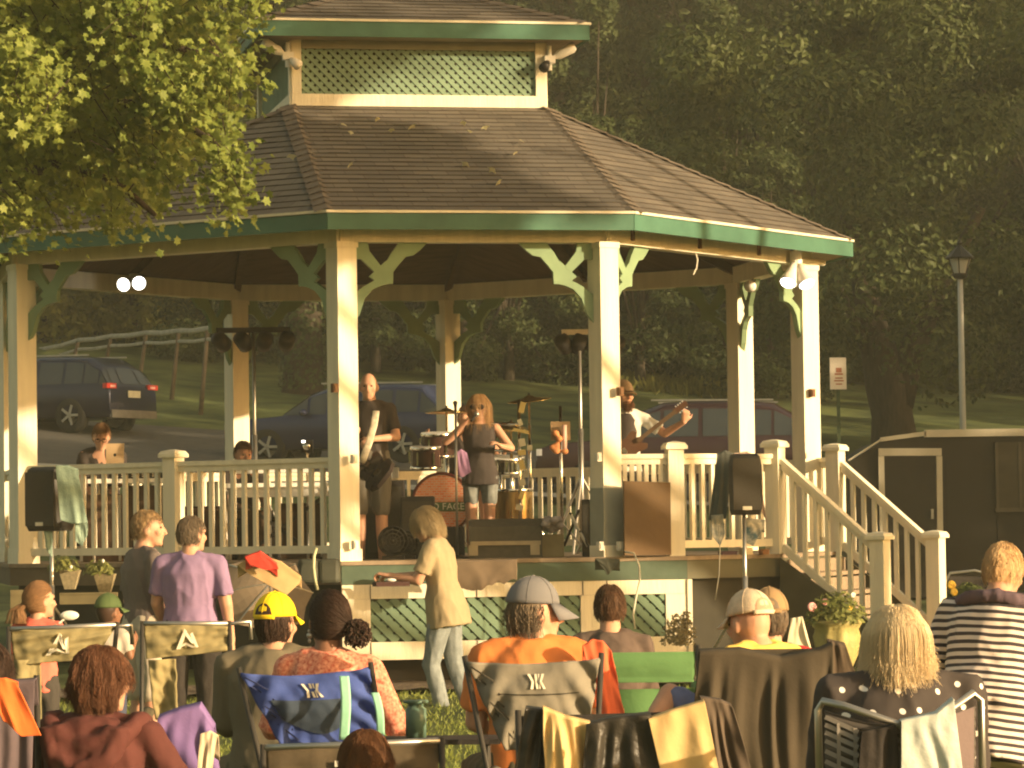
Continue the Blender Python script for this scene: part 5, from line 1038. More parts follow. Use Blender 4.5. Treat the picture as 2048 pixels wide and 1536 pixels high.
# ------------------------------------------------------------------ the band
def deckpt(px, Y): return at(px, Y, ZD)
BT = cloth('black_tee', (.045, .036, .033)); 
p16 = person('bald bass player in a black T shirt and grey shorts behind the front post', (737, 746, 30.6), 1.72, 172*D, 'stand', hy=6*D, hp=.08, shirt=BT, pants=cloth('dark_grey_shorts', (.13, .12, .10)), leg='short', shoes=BLACK, wf=1.02, arms=(((-.07, .04, -.25), (.18, .20, -.02), (.8, .3, -.5), (0, 1, .3)), ((.09, .03, -.25), (-.10, .19, .05), (-.7, .5, 0), (0, 1, 0))), grip=(1.1, .9))
def cam_guitar(label, pr, body_c, neck_end, colr, s=1., name='bass_guitar', cat='bass guitar'):
    W, up = pr['W'], pr['up']; a = V(body_c); e = V(neck_end); d = (e-a).normalized(); nrm = (EYE-a).normalized(); nrm = (nrm-nrm.dot(d)*d).normalized(); sx = d.cross(nrm)
    T = thing(name, label, cat, a); b = MB(); ol = []
    for t, r_ in ((-.25, .0), (-.235, .09), (-.18, .155), (-.10, .165), (-.03, .125), (.03, .115), (.08, .135), (.15, .145), (.185, .10), (.13, .045), (.17, .03)): ol.append((t, r_))
    poly = [a+d*t*s+sx*r_*s for t, r_ in ol]+[a+d*(t-.02)*s-sx*r_*s for t, r_ in reversed(ol[1:])]
    b.prism([p-nrm*.02 for p in poly], nrm*.04); b.build('body', colr, T)
    b = MB(); b.beam(a+d*.1*s+nrm*.028, e, .05*s, .02, up=nrm); b.build('neck', mat('neck_wood', (.09, .055, .03), .4), T)
    b = MB(); b.beam(e-d*.02, e+d*.17*s, .075*s, .016, up=nrm); b.build('headstock', colr, T)
    b = MB()
    for k in range(4): 
        q = e+d*(.03+.035*k)*s; b.tube(q-sx*.055*s, q+sx*.055*s, .006)
    b.build('tuner', CHROME, T); b = MB(); b.box(a-d*.10*s+nrm*.024, (.05*s, .07*s, .012), Matrix((d, sx, nrm)).transposed()); b.build('bridge', CHROME, T)
    return T
cam_guitar('dark bass guitar held low by the bald player', p16, P(748, 940, 30.2), P(694, 893, 30.75), mat('guitar_black', (.03, .022, .02), .25, .1))
b = MB(); q = [P(752, 822, 30.42), P(748, 850, 30.36), P(738, 885, 30.32), P(724, 925, 30.3)]; b.loft(q, [.032]*4, [.006]*4, side=(1, 0, .35), n=8); tag(b.build('guitar_strap', mat('strap_cream', (.66, .58, .44), .7, .3, 25), None, True), 'pale patterned strap across the chest of the bald player', 'strap')
b = MB(); c = p16['sh'][1]; 
p17 = person('singer with long blond hair and sunglasses in a black top holding a microphone', (957, 792, 31), 1.56, 176*D, 'stand', hy=-4*D, shirt=BT, sleeve='tank', pants=mat('grey_denim_shorts', (.17, .18, .17), .85, .3, 14), leg='mini', hair=('long', hairmat('strawberry', (.42, .25, .11)), .27, 700), shoes=BLACK, wf=.95, shirtlen=.05, arms=(((-.15, .03, -.20), (.09, .16, .02), (.3, .4, .2), (0, .5, 1)), ((.17, .04, -.13), (-.17, .12, .15), (-.3, .3, .5), (0, 1, .2))), grip=(.5, 1.2))
b = MB(); H_ = p17['H']
for q in (-1, 1): b.ell(H_(.033*q, .105, .0), (.036, .012, .026), p17['hm'], 12, 8)
b.beam(H_(-.02, .108, .004), H_(.02, .108, .004), .005, .006); 
for q in (-1, 1): b.beam(H_(.06*q, .10, .002), H_(.085*q, .0, -.0), .004, .008)
b.build('sunglasses', mat('dark_lens', (.012, .008, .008), .45, .1), p17['root'])
T = thing('microphone', 'black hand microphone held to the mouth of the singer', 'microphone', H_(0, .16, -.07)); b = MB(); a = H_(.0, .135, -.072); e = H_(.035, .26, -.14); b.loft([a, a.lerp(e, .25), e], [.014, .013, .010], n=8); b.build('handle', BLACK, T); b = MB(); b.ell(a, (.024, .024, .026)); b.build('grille', METAL, T, True)
drape('purple_towel', 'purple towel hanging at the hip of the singer', 'towel', 30.7, [(912, 905), (922, 898), (934, 906)], [(910, 948), (925, 955), (942, 944)], cloth('lilac_towel', (.36, .20, .36)), 1.4, .02, 31, flap=.12)
p18 = person('drummer in blue shorts seated behind the singer', (932, 812, 33.2), 1.70, 178*D, 'sit', shirt=BT, sleeve='tank', pants=mat('blue_denim_shorts', (.16, .21, .26), .85, .2, 14), leg='short', hair=('short', HBR, 200), shoes=WHITE, wf=1.1, arms=(((-.14, .12, -.20), (-.04, .2, .06), None), ((.16, .10, -.18), (.02, .16, .16), None)))
p19 = person('guitarist in a brown cap and beard with a white sleeve behind the front right post', (1247, 764, 31.6), 1.70, 196*D, 'stand', hy=10*D, shirt=mat('cloth_pale_shirt', (.55, .54, .48), .85), sleeve='short', pants=BLACKC, hair=('under', HBR, .04, .002), shoes=BLACK, arms=(((-.20, .10, -.16), (-.12, .20, .10), (-.1, .3, .9), (.2, 1, 0)), ((.07, .03, -.26), (-.12, .2, -.0), (-.9, .3, -.2), (0, 1, 0))), grip=(1.2, .9))
cap_hat(p19, mat('khaki_cap', (.20, .13, .07), .85))
b = MB(); H_ = p19['H']; b.ell(H_(0, .065, -.105), (.052, .05, .052), p19['hm']); rn = random.Random(4)
for _ in range(220):
    d = V((rn.gauss(0, .5), rn.uniform(.2, 1), rn.uniform(-1, .3))).normalized(); o = V((0, .062, -.10))+V((d.x*.052, d.y*.05, d.z*.05)); b.tube(H_(*o), H_(*(o+d*.02+V((0, 0, -.012)))), .003, .001, 3)
b.build('beard', hairmat('beard', (.22, .10, .05)), p19['root'], True)
b = MB(); W, up = p19['W'], p19['up']; b.loft([W(up(0, .01, z)) for z in (-.02, .15, .30, .40, .46)], [.13, .125, .135, .12, .07], [.132, .122, .136, .125, .10], side=p19['Rz'] @ V((1, 0, 0)), n=18); b.build('vest', BT, p19['root'], True)
gA, gE = P(1262, 892, 31.05), P(1352, 822, 31.0)
cam_guitar('dark electric guitar with its neck raised to the right', p19, gA, gE, mat('guitar_brown', (.10, .05, .03), .25, .1), .72, 'electric_guitar', 'guitar')
p20 = person('person in glasses bending over a laptop at the left rail', (202, 850, 32.3), 1.68, 185*D, 'sit', lean=.25, hp=.35, shirt=BT, sleeve='short', pants=BLACKC, hair=('short', hairmat('copper', (.20, .11, .05)), 500), shoes=BLACK)
b = MB(); H_ = p20['H']
for q in (-1, 1):
    b.path([H_(.031*q+.024*math.cos(t), .107, .0+.019*math.sin(t)) for t in [k*math.pi/5 for k in range(11)]], .0028, 4)
b.beam(H_(-.01, .11, .0), H_(.01, .11, .0), .004, .004); b.build('glasses', BLACK, p20['root'])
p21 = person('brown haired person in black whose head shows over the rail beside the back post', (488, 884, 32.6), 1.66, 205*D, 'sit', hp=.2, shirt=BT, pants=BLACKC, hair=('short', HBR, 500), shoes=BLACK)
for pr, pz in ((p20, .0), (p21, 0), (p18, 0)):   # stools
    c = pr['W'](V((0, -.03, .46))); T = thing('stool', {0: 'black stool under the person with the laptop', 1: 'black stool under the brown haired person in black', 2: 'round black drum stool under the drummer'}[[p20, p21, p18].index(pr)], 'stool', V((c.x, c.y, ZD)))
    b = MB(); b.lathe(V((c.x, c.y, 0)), [(0, c.z-.005), (.17, c.z-.005), (.18, c.z-.03), (.17, c.z-.07), (0, c.z-.07)], 16); b.build('seat', BLACKC, T)
    for k in range(3): t = k*2.09; b = MB(); b.tube(V((c.x, c.y, c.z-.15)), V((c.x+.22*math.cos(t), c.y+.22*math.sin(t), ZD)), .012); b.build('leg', TUBE, T)
    b = MB(); b.tube(V((c.x, c.y, c.z-.06)), V((c.x, c.y, ZD+.12)), .018); b.build('column', TUBE, T)
# laptop on a small table
T = thing('laptop', 'open laptop with its orange lit lid towards the audience', 'laptop', P(230, 930, 31.75)); c = P(230, 908, 31.75)
b = MB(); b.box(c, (.165, .008, .195), Matrix.Rotation(-.18, 3, 'X')); b.build('lid', mat('lid_orange_lit', (.62, .44, .26), .35, .05, metal=.3), T); b = MB(); b.ell(c+V((0, -.006, -.01)), (.014, .004, .016)); b.build('lid_mark', BLACK, T); b = MB(); b.box(c+V((0, .12, -.10)), (.165, .22, .012)); b.build('keyboard', BLACK, T)  # orange sunlight is put into the lid colour
def table(label, px0, px1, Y, ztop, dep, m, name='table'):
    a, e = at(px0, Y, ztop), at(px1, Y, ztop); T = thing(name, label, 'table', V(((a.x+e.x)/2, Y, ZD)))
    b = MB(); b.box((a+e)/2+V((0, dep/2, -.02)), ((e-a).length, dep, .04)); b.build('table_top', m, T)
    for x in (a.x+.05, e.x-.05):
        for y in (Y+.05, Y+dep-.05): b = MB(); b.tube(V((x, y, ztop-.04)), V((x, y, ZD)), .014); b.build('leg', METAL, T)
    return T
table('white table with the sound desk behind the left rail', 175, 330, 31.7, ZD+.76, .5, WHITE)
tb_ = table('white keyboard table behind the rail left of the front post', 440, 655, 31.6, ZD+.70, .5, mat('table_white', (.80, .78, .72), .5))
def keyboard(label, px0, px1, Y, z):
    a, e = at(px0, Y, z), at(px1, Y, z); T = thing('keyboard', label, 'keyboard', (a+e)/2); b = MB(); b.box((a+e)/2+V((0, .12, .04)), ((e-a).length, .26, .08)); b.build('case', WHITE, T)
    b = MB(); n = 26
    for k in range(n): b.box(a.lerp(e, (k+.5)/n)+V((0, .04, .085)), ((e-a).length/n*.85, .14, .012))
    b.build('white_key', PRINT, T)
keyboard('white keyboard on the table behind the rail', 460, 620, 31.5, ZD+.79); keyboard('second white keyboard on a lower stand behind the rail', 470, 655, 31.35, ZD+.57)
T = thing('keyboard_stand', 'black cross braced stand under the lower keyboard', 'stand', at(560, 31.45, ZD))
for s_ in (-1, 1): b = MB(); c = at(560, 31.45, ZD); b.beam(c+V((-.38*s_, 0, .0)), c+V((.38*s_, .0, .555)), .03, .03); b.build('brace', BLACK, T)
T = thing('mixer', 'black mixing desk on the left table with pale knobs', 'mixer', P(300, 925, 31.9)); c = P(280, 935, 31.9); c.z = ZD+.80; b = MB(); b.box(c, (.45, .35, .08), Matrix.Rotation(.12, 3, 'X')); b.build('case', BLACK, T)
b = MB()
for i in range(9):
    for j in range(3): b.box(c+V((-.19+.047*i, -.19, -.02+.02*j)), (.015, .012, .008))
b.build('knob', PRINT, T)
T = thing('camera', 'small chrome camera on a stand above the rail left of the front post', 'camera', at(614, 32, ZD)); b = MB(); c = P(614, 893, 32); b.box(c, (.11, .08, .12)); b.build('body', BLACK, T); b = MB(); b.loft([c+V((0, -.04, 0)), c+V((0, -.08, 0)), c+V((0, -.085, 0))], [.032, .036, .03], n=14); b.build('lens', CHROME, T, True); b = MB(); b.box(c+V((-.03, -.045, .045)), (.03, .01, .02)); b.build('lamp', LAMPON, T); b = MB(); b.tube(c-V((0, 0, .06)), V((c.x, c.y, ZD)), .012); b.build('stand', METAL, T)
def bx(name, label, cat, c, size, m, rz=0, parts=None, bev=.01):
    T = thing(name, label, cat, V((c[0], c[1], c[2]-size[2]/2))); b = MB(); b.box(c, size, rz_(rz)); o = b.build('case', m, T); q = o.modifiers.new('b', 'BEVEL'); q.width = bev; q.segments = 2; return T
# drum kit
for i, (px, Y, sz, lb) in enumerate(((205, 31.95, (.38, .3, .62), 'dark brown box added low behind the left rail to darken the gaps'), (292, 32.2, (.40, .3, .70), 'taller dark brown box added behind the left rail to darken the gaps'), (410, 32.2, (.5, .3, .5), 'flat dark brown box added right of the rail mid post to darken the gaps'), (500, 32.4, (.42, .3, .46), 'dark brown box added under the white keyboards to darken the gaps'), (600, 32.5, (.45, .3, .52), 'dark brown box added behind the keyboard stand to darken the gaps'))):
    T = bx('filler_box', lb, 'case', at(px, Y, ZD+sz[2]/2), sz, mat('filler_brown', (.075, .042, .022), .7, .3, 6)); c = at(px, Y, ZD+sz[2]/2); b = MB()  # boxes added to darken the gaps between the left balusters
    for sx in (-1, 1): b = MB(); b.box(c+V((sx*(sz[0]/2-.012), -sz[1]/2-.003, 0)), (.026, .008, sz[2]*.98)); b.build('edge_trim', METAL, T)
BR = bpy.data.materials.new('brick_drum_skin'); BR.use_nodes = True; n_ = BR.node_tree; pb = n_.nodes['Principled BSDF']; pb.inputs['Roughness'].default_value = .5
tc = n_.nodes.new('ShaderNodeTexCoord'); mp_ = n_.nodes.new('ShaderNodeMapping'); mp_.inputs['Rotation'].default_value = (math.pi/2, 0, 0); bk_ = n_.nodes.new('ShaderNodeTexBrick'); bk_.inputs['Scale'].default_value = 11; bk_.inputs['Color1'].default_value = (.80, .24, .12, 1); bk_.inputs['Color2'].default_value = (.85, .40, .24, 1); bk_.inputs['Mortar'].default_value = (.75, .62, .5, 1); bk_.inputs['Mortar Size'].default_value = .025
n_.links.new(tc.outputs['Object'], mp_.inputs[0]); n_.links.new(mp_.outputs[0], bk_.inputs[0]); n_.links.new(bk_.outputs[0], pb.inputs['Base Color'])
DC = P(884, 1006, 31.7); rB = .27; T = thing('bass_drum', 'bass drum with a brick patterned head and a lettered band, beside the singer', 'drum', V((DC.x, DC.y, ZD)))
DC.z = max(DC.z, ZD+rB+.02); AXY = Matrix.Rotation(math.pi/2, 3, 'X')
b = MB(); b.lathe(DC, [(rB, 0), (rB, -.40)], 30, AXY); b.build('shell', mat('drum_shell', (.10, .03, .03), .3), T, True); b = MB(); b.lathe(DC, [(0, .012), (rB-.01, .012), (rB-.01, 0)], 30, AXY); b.build('drum_head', BR, T)
b = MB(); b.lathe(DC, [(rB-.012, .02), (rB+.015, .02), (rB+.015, -.03), (rB-.012, -.03), (rB-.012, .02)], 30, AXY); b.build('hoop', mat('hoop_red', (.12, .03, .025), .3), T, True)
b = MB(); b.box(DC+V((0, -.018, -.035)), (.46, .006, .085)); b.build('name_band', mat('band_green', (.12, .20, .10), .6), T); text('OLD FACE', 'lettering', mat('letter_white', (.85, .82, .7), .5), T, DC+V((0, -.024, -.035)), (1, 0, 0), (0, 0, 1), .088)
for s_ in (-1, 1): b = MB(); b.tube(DC+V((s_*.24, .1, -.1)), V((DC.x+s_*.36, DC.y-.05, ZD)), .010); b.build('spur', CHROME, T)
def drum(label, c, r_, h, m, tilt=0, cat='drum', legs=0):
    T = thing('tom_drum' if not legs else 'floor_tom', label, cat, V(c)); ax = Matrix.Rotation(tilt, 3, 'X'); b = MB(); b.lathe(c, [(r_, -h/2), (r_, h/2)], 24, ax); b.build('shell', m, T, True); b = MB(); b.lathe(c, [(r_+.006, h/2-.02), (r_+.008, h/2+.004), (0, h/2+.004)], 24, ax); b.build('skin', WHITE, T); b = MB()
    for zz in (-h/2+.01, h/2-.01): b.lathe(c, [(r_+.008, zz-.012), (r_+.012, zz), (r_+.008, zz+.012)], 24, ax)
    b.build('rim', CHROME, T, True)
    for k in range(6): t = k*math.pi/3; b = MB(); p = V(c)+ax @ V(((r_+.012)*math.cos(t), (r_+.012)*math.sin(t), 0)); b.beam(p+ax @ V((0, 0, -h*.3)), p+ax @ V((0, 0, h*.3)), .014, .014); b.build('lug', CHROME, T)
    for k in range(legs): t = k*2.09+.5; b = MB(); p = V(c)+V(((r_+.02)*math.cos(t), (r_+.02)*math.sin(t), 0)); b.tube(p, V((p.x, p.y, ZD)), .008); b.build('leg', CHROME, T)
SHL = mat('drum_wine', (.05, .025, .02), .25)
drum('small dark tom drum over the left of the bass drum', P(852, 915, 31.9), .14, .20, SHL, .12); drum('dark tom drum left of the singer with chrome lugs', P(876, 890, 32), .15, .22, SHL, .1)
drum('gold and chrome floor tom right of the singer', V((at(1030, 31.6, 0).x, 31.6, ZD+.42)), .19, .38, mat('drum_gold', (.35, .24, .10), .2, .1, metal=.7), 0, legs=3); drum('chrome snare drum right of the singer', P(1012, 930, 31.8), .17, .14, CHROME, .15, legs=0)
def cymbal(label, c, r_, tilt, rod=True, name='cymbal_stand', hat=False, tx=0):
    c = V(c); T = thing(name, label, 'cymbal stand', V((c.x, c.y, ZD))); ax = Matrix.Rotation(tilt, 3, 'X') @ Matrix.Rotation(tx, 3, 'Y'); b = MB(); b.lathe(c, [(.012, .03), (.035, .022), (.06, .008), (r_*.6, -.004), (r_, -.016), (r_-.002, -.020), (.05, .002)], 28, ax)
    if hat: b.lathe(c+V((0, 0, -.03)), [(.012, -.03), (.06, -.008), (r_, .012), (.05, 0)], 28, ax)
    b.build('cymbal', GOLD, T, True); b = MB(); b.tube(c+V((0, 0, .05)), V((c.x, c.y, ZD+.35)), .011); b.tube(V((c.x, c.y, c.z-.25)), V((c.x, c.y, ZD+.3)), .017); b.build('rod', CHROME, T, True)
    for z_ in (.25, .55): b = MB(); q = V((c.x, c.y, ZD+(c.z-ZD)*z_+.2)); b.box(q, (.05, .05, .05)); b.build('clamp', CHROME, T)
    for k in range(3): t = k*2.09+.4; b = MB(); b.tube(V((c.x, c.y, ZD+.38)), V((c.x+.26*math.cos(t), c.y+.26*math.sin(t), ZD)), .010); b.build('leg', CHROME, T, True)
cymbal('cymbal stand with a tilted brass cymbal behind the right of the singer', P(1058, 797, 32.2), .21, .12, tx=-.1); cymbal('cymbal stand with a flat brass cymbal left of the singer', P(893, 822, 32.2), .20, -.02); cymbal('low cymbal stand with a splash cymbal by the floor tom', P(1022, 850, 31.7), .16, .25, tx=.2); cymbal('hi hat stand with paired cymbals right of the singer', P(1000, 858, 32.0), .18, .0, hat=True)
# gold spangled pole and chrome hardware right of the singer
T = thing('drum_rack', 'tall chrome drum rack pole with clustered brass fittings right of the singer', 'drum rack', at(1042, 31.3, ZD)); c = at(1042, 31.3, ZD); b = MB(); b.tube(c, V((c.x, c.y, P(1042, 800, 31.3).z)), .016); b.build('pole', CHROME, T, True)
rn = random.Random(6)
for py, w_, h_ in ((815, .05, .10), (845, .04, .06), (862, .14, .03), (885, .06, .07), (905, .07, .05), (930, .05, .09), (965, .06, .06), (990, .04, .08), (1015, .07, .05)): b = MB(); q = P(1042+rn.uniform(-4, 4), py, 31.28); b.box(q, (w_, .05, h_), Matrix.Rotation(rn.uniform(-.4, .4), 3, 'Y')); b.build('fitting', GOLD if rn.random() < .6 else CHROME, T)
for py, dx in ((850, -.35), (905, -.28)): b = MB(); q = P(1042, py, 31.28); b.tube(q, q+V((dx, .15, .03)), .012); b.build('boom_arm', CHROME, T, True)
# microphone stands
def micstand(label, px, pt, pb, Y, m=METAL, cl=None):
    T = thing('microphone_stand', label, 'microphone stand', at(px, Y, ZD)); c = at(px, Y, ZD); t = P(px, pt, Y); b = MB(); b.tube(c+V((0, 0, .02)), V((c.x, c.y, t.z)), .011); b.build('pole', m, T, True); b = MB(); b.lathe(c, [(0, .03), (.04, .03), (.13, .012), (.13, 0)], 20); b.build('base', BLACK, T)
    b = MB(); q = V((c.x, c.y-.03, t.z)); b.loft([q, q+V((0, -.05, .04)), q+V((0, -.09, .07))], [.012, .014, .022], n=8); b.build('microphone', BLACK, T, True); return T
micstand('grey microphone stand in front of the left of the singer', 915, 822, 1100, 30.3); micstand('black microphone stand beside the bald bass player', 700, 790, 1100, 30.0, BLACK)
MS = thing('music_stand', 'stand with a tablet and a clipped light between the singer and the right post', 'music stand', at(1125, 31, ZD)); c = at(1125, 31, ZD)
b = MB(); b.tube(c, V((c.x, c.y, P(1125, 812, 31).z)), .015); b.build('pole', CHROME, MS, True); b = MB(); b.box(P(1121, 862, 30.95), (.175, .015, .17), Matrix.Rotation(-.2, 3, 'X')); b.build('tablet', mat('tablet_case', (.36, .25, .14), .6), MS)
b = MB(); q = P(1116, 893, 30.9); 
for k in range(7): b.ell(q+V((rn.gauss(0, .03), 0, rn.gauss(0, .05))), (.035, .03, .03))
meshobj('hand_wrap', loc(fuse(b, .01, 2), MS), mat('orange_wrap', (.60, .25, .10), .7, .4, 12), MS); b = MB(); b.tube(P(1129, 850, 30.9), P(1129, 900, 30.9), .022); b.build('grip', mat('pink_grip', (.75, .5, .42), .5), MS, True)
for k in range(3): t = k*2.09; b = MB(); b.tube(c+V((0, 0, .3)), c+V((.25*math.cos(t), .25*math.sin(t), .0)), .009); b.build('leg', METAL, MS)
# stage light bars on tall stands
def lightbar(label, px, pyt, Y, half, cans, lit=False, m=BLACK):
    c = at(px, Y, ZD); t = P(px, pyt, Y); T = thing('light_stand', label, 'light stand', c); b = MB(); b.tube(V((c.x, c.y, ZD+.5)), V((c.x, c.y, t.z)), .017); b.tube(V((c.x, c.y, ZD+.1)), V((c.x, c.y, ZD+1.2)), .025); b.build('pole', METAL, T, True); b = MB(); b.beam(V((c.x-half, c.y, t.z)), V((c.x+half, c.y, t.z)), .05, .05); b.build('cross_bar', m, T)
    for k in range(3): a = k*2.09+.3; b = MB(); b.tube(V((c.x, c.y, ZD+.75)), V((c.x+.42*math.cos(a), c.y+.42*math.sin(a), ZD)), .013); b.build('leg', METAL, T)
    for k in range(cans):
        x = c.x-half*.9+1.8*half*k/(cans-1); q = V((x, c.y, t.z-.10)); b = MB(); d = V((.35*(1 if x < c.x else -.6), .8, -.45)).normalized(); b.loft([q-d*.07, q-d*.06, q+d*.09, q+d*.10], [.03, .075, .085, .07], n=14); b.box(q+V((0, 0, .06)), (.02, .02, .10)); h = b.build('lamp_can', BLACK, T, True)
        b = MB(); b.loft([q+d*.099, q+d*.101], [.07, .001], n=14); b.build('lens', METAL, h)
lightbar('black bar of stage lamps on a tall stand at the left inside the bandstand', 512, 660, 33.6, .36, 4); lightbar('pale bar of stage lamps on a tall stand beside the right front post', 1165, 664, 33.2, .17, 3, m=mat('pale_bar', (.66, .60, .48), .5))
lightbar('narrow lamp bar on a tall stand just behind the right front post', 1218, 668, 33.6, .12, 2, m=mat('pale_bar', (.66, .60, .48), .5))
# monitor wedge, cases, heap at the front of the deck
def prismobj(name, label, cat, pts, d, m, parts=None):
    T = thing(name, label, cat, V(pts[0])); b = MB(); b.prism(pts, d); b.build('case', m, T); return T
def wedge(label, px0, px1, Y, h, m=BLACK):
    a, e = at(px0, Y, ZD), at(px1, Y, ZD); L = (e-a); T = thing('monitor_wedge', label, 'speaker', a); b = MB(); pr = [a, a+V((0, .42, 0)), a+V((0, .42, h*.35)), a+V((0, .16, h)), a+V((0, 0, h*.8))]; b.prism(pr, L); b.build('case', m, T)
    return T, a, L
wg, a, L = wedge('wide black monitor wedge with a pale lower frame in front of the singer', 938, 1085, 29.95, .34, mat('wedge_grey', (.075, .068, .05), .7, .15, 20))
b = MB(); b.box(a+L*.5+V((0, -.012, .13)), (L.length*.96, .02, .035)); 
for f in (.06, .9): b.box(a+L*f+V((0, -.012, .07)), (.08, .02, .09))
b.build('frame', mat('wedge_frame', (.36, .30, .19), .6), wg)
bx('amplifier', 'small tan amplifier box beside the wide monitor wedge', 'amplifier', at(1105, 30.1, ZD+.10), (.20, .2, .20), mat('tan_box', (.25, .20, .10), .8)); 
b = MB(); q = P(1100, 1050, 30.0); 
for k in range(14): b.ell(q+V((rn.gauss(0, .06), rn.gauss(0, .05), rn.gauss(0, .025))), (.05, .05, .035))
me = fuse(b, .012, 2, .5, fold(.012, 14)); tag(meshobj('grey_rag', me, mat('cloth_grey_rag', (.32, .28, .26), .9, .5, 14)), 'grey and white rag heap on the tan amplifier box', 'rag')
bx('guitar_amp', 'brown framed black combo amp between the bass drum and the wedge', 'amplifier', at(900, 30.6, ZD+.14), (.26, .22, .28), BLACKC)
for i, (px, Y, r_) in enumerate(((786, 30.2, .13), (812, 30.4, .11))):
    T = thing('floor_fan', ['round black floor fan at the stage edge right of the front post', 'smaller round black fan behind the stage edge fan'][i], 'fan', at(px, Y, ZD)); c = at(px, Y, ZD+r_+.03); b = MB()
    for q_ in (1., .75, .5, .25): b.loft([c+V((r_*q_*math.cos(t), -.05*(1.1-q_), r_*q_*math.sin(t))) for t in [k*2*math.pi/24 for k in range(25)]], .005, n=5, cap=False)
    for k in range(12): t = k*math.pi/6; b.tube(c+V((0, -.055, 0)), c+V((r_*math.cos(t), 0, r_*math.sin(t))), .003, n=4)
    b.build('grille', TUBE, T); b = MB(); b.lathe(c, [(r_, -.0), (r_*1.02, -.06), (r_*.6, -.10), (0, -.10)], 20, Matrix.Rotation(math.pi/2, 3, 'X')); b.build('housing', BLACK, T, True); b = MB(); b.box(V((c.x, c.y+.03, ZD+.015)), (r_*1.5, .14, .03)); b.build('foot', BLACK, T)
for i, (px, Y, sz, lb, m) in enumerate(((836, 30.7, (.30, .3, .55), 'tall black speaker cabinet left of the bass drum', BLACK), (770, 31.2, (.36, .35, .70), 'black amplifier stack behind the bald player', BLACKC), (1175, 30.4, (.10, .2, .5), 'narrow dark case leaning by the right front post', BLACK))):
    T = bx('amplifier', lb, 'amplifier', at(px, Y, ZD+sz[2]/2), sz, m); c = at(px, Y, ZD+sz[2]/2); b = MB(); b.box(c+V((0, -sz[1]/2-.004, 0)), (sz[0]*.86, .006, sz[2]*.84)); b.build('grille', mat('grille_cloth', (.05, .045, .035), .8, .2, 60), T)
T = thing('guitar_stand', 'folding stand with pale legs beside the right front post', 'stand', at(1150, 30.2, ZD))
for (x0, y0, x1, y1) in ((1142, 1030, 1158, 1062), (1160, 1066, 1176, 1092)): b = MB(); b.tube(P(x0, y0, 30.15), P(x1, y1, 30.12), .014); b.build('tube', PRINT, T)
b = MB(); b.tube(P(1128, 1092, 30.2), P(1158, 1020, 30.25), .012); b.tube(P(1178, 1094, 30.1), P(1140, 1026, 30.25), .010); b.build('leg', BLACK, T)
# white stool-like stand behind the bass player
T = thing('side_table', 'bright white side table in full sun behind the bass player', 'table', at(770, 32.6, ZD)); a, e = P(750, 948, 32.6), P(795, 944, 32.6); b = MB(); b.box((a+e)/2, ((e-a).length+.02, .28, .10)); b.build('table_top', WHITE, T)
for x in (764, 789): b = MB(); q = P(x, 950, 32.6); b.beam(V((q.x, q.y, q.z-.04)), V((q.x, q.y, ZD)), .045, .045, up=(0, 1, 0)); b.build('leg', WHITE, T)
# brown board against the right rail, small items on the deck
pq = [P(1246, 962, 29.45), P(1338, 965, 29.62), P(1340, 1110, 29.62), P(1247, 1111, 29.45)]; b = MB(); b.prism(pq, V((.01, -.03, 0))); tag(b.build('sound_board', mat('brown_panel', (.14, .088, .045), .85, .08, 5, .15)), 'tall plain brown board leaning on the rail right of the post', 'board')
for i, (px, py, w_, h_, m, lb, cat, nm) in enumerate(((1492, 1104, .09, .055, mat('cream_box', (.75, .62, .38)), 'small cream box on the deck edge under the right speaker', 'box', 'small_box'), (1455, 1105, .14, .025, mat('plum_book', (.10, .06, .09)), 'flat dark plum case on the deck edge by the cream box', 'case', 'flat_case'), (1528, 1104, .06, .04, mat('rust_tin', (.25, .12, .05)), 'small rust brown tin at the foot of the stair newel', 'tin', 'tin'))):
    Y = 30.2; c = at(px, Y, ZD+h_/2); b = MB(); b.box(c, (w_, .10, h_), rz_(.3)); b.box(c+V((0, 0, h_/2+.004)), (w_*1.04, .105, .006), rz_(.3)); tag(b.build(nm, m), lb, cat)
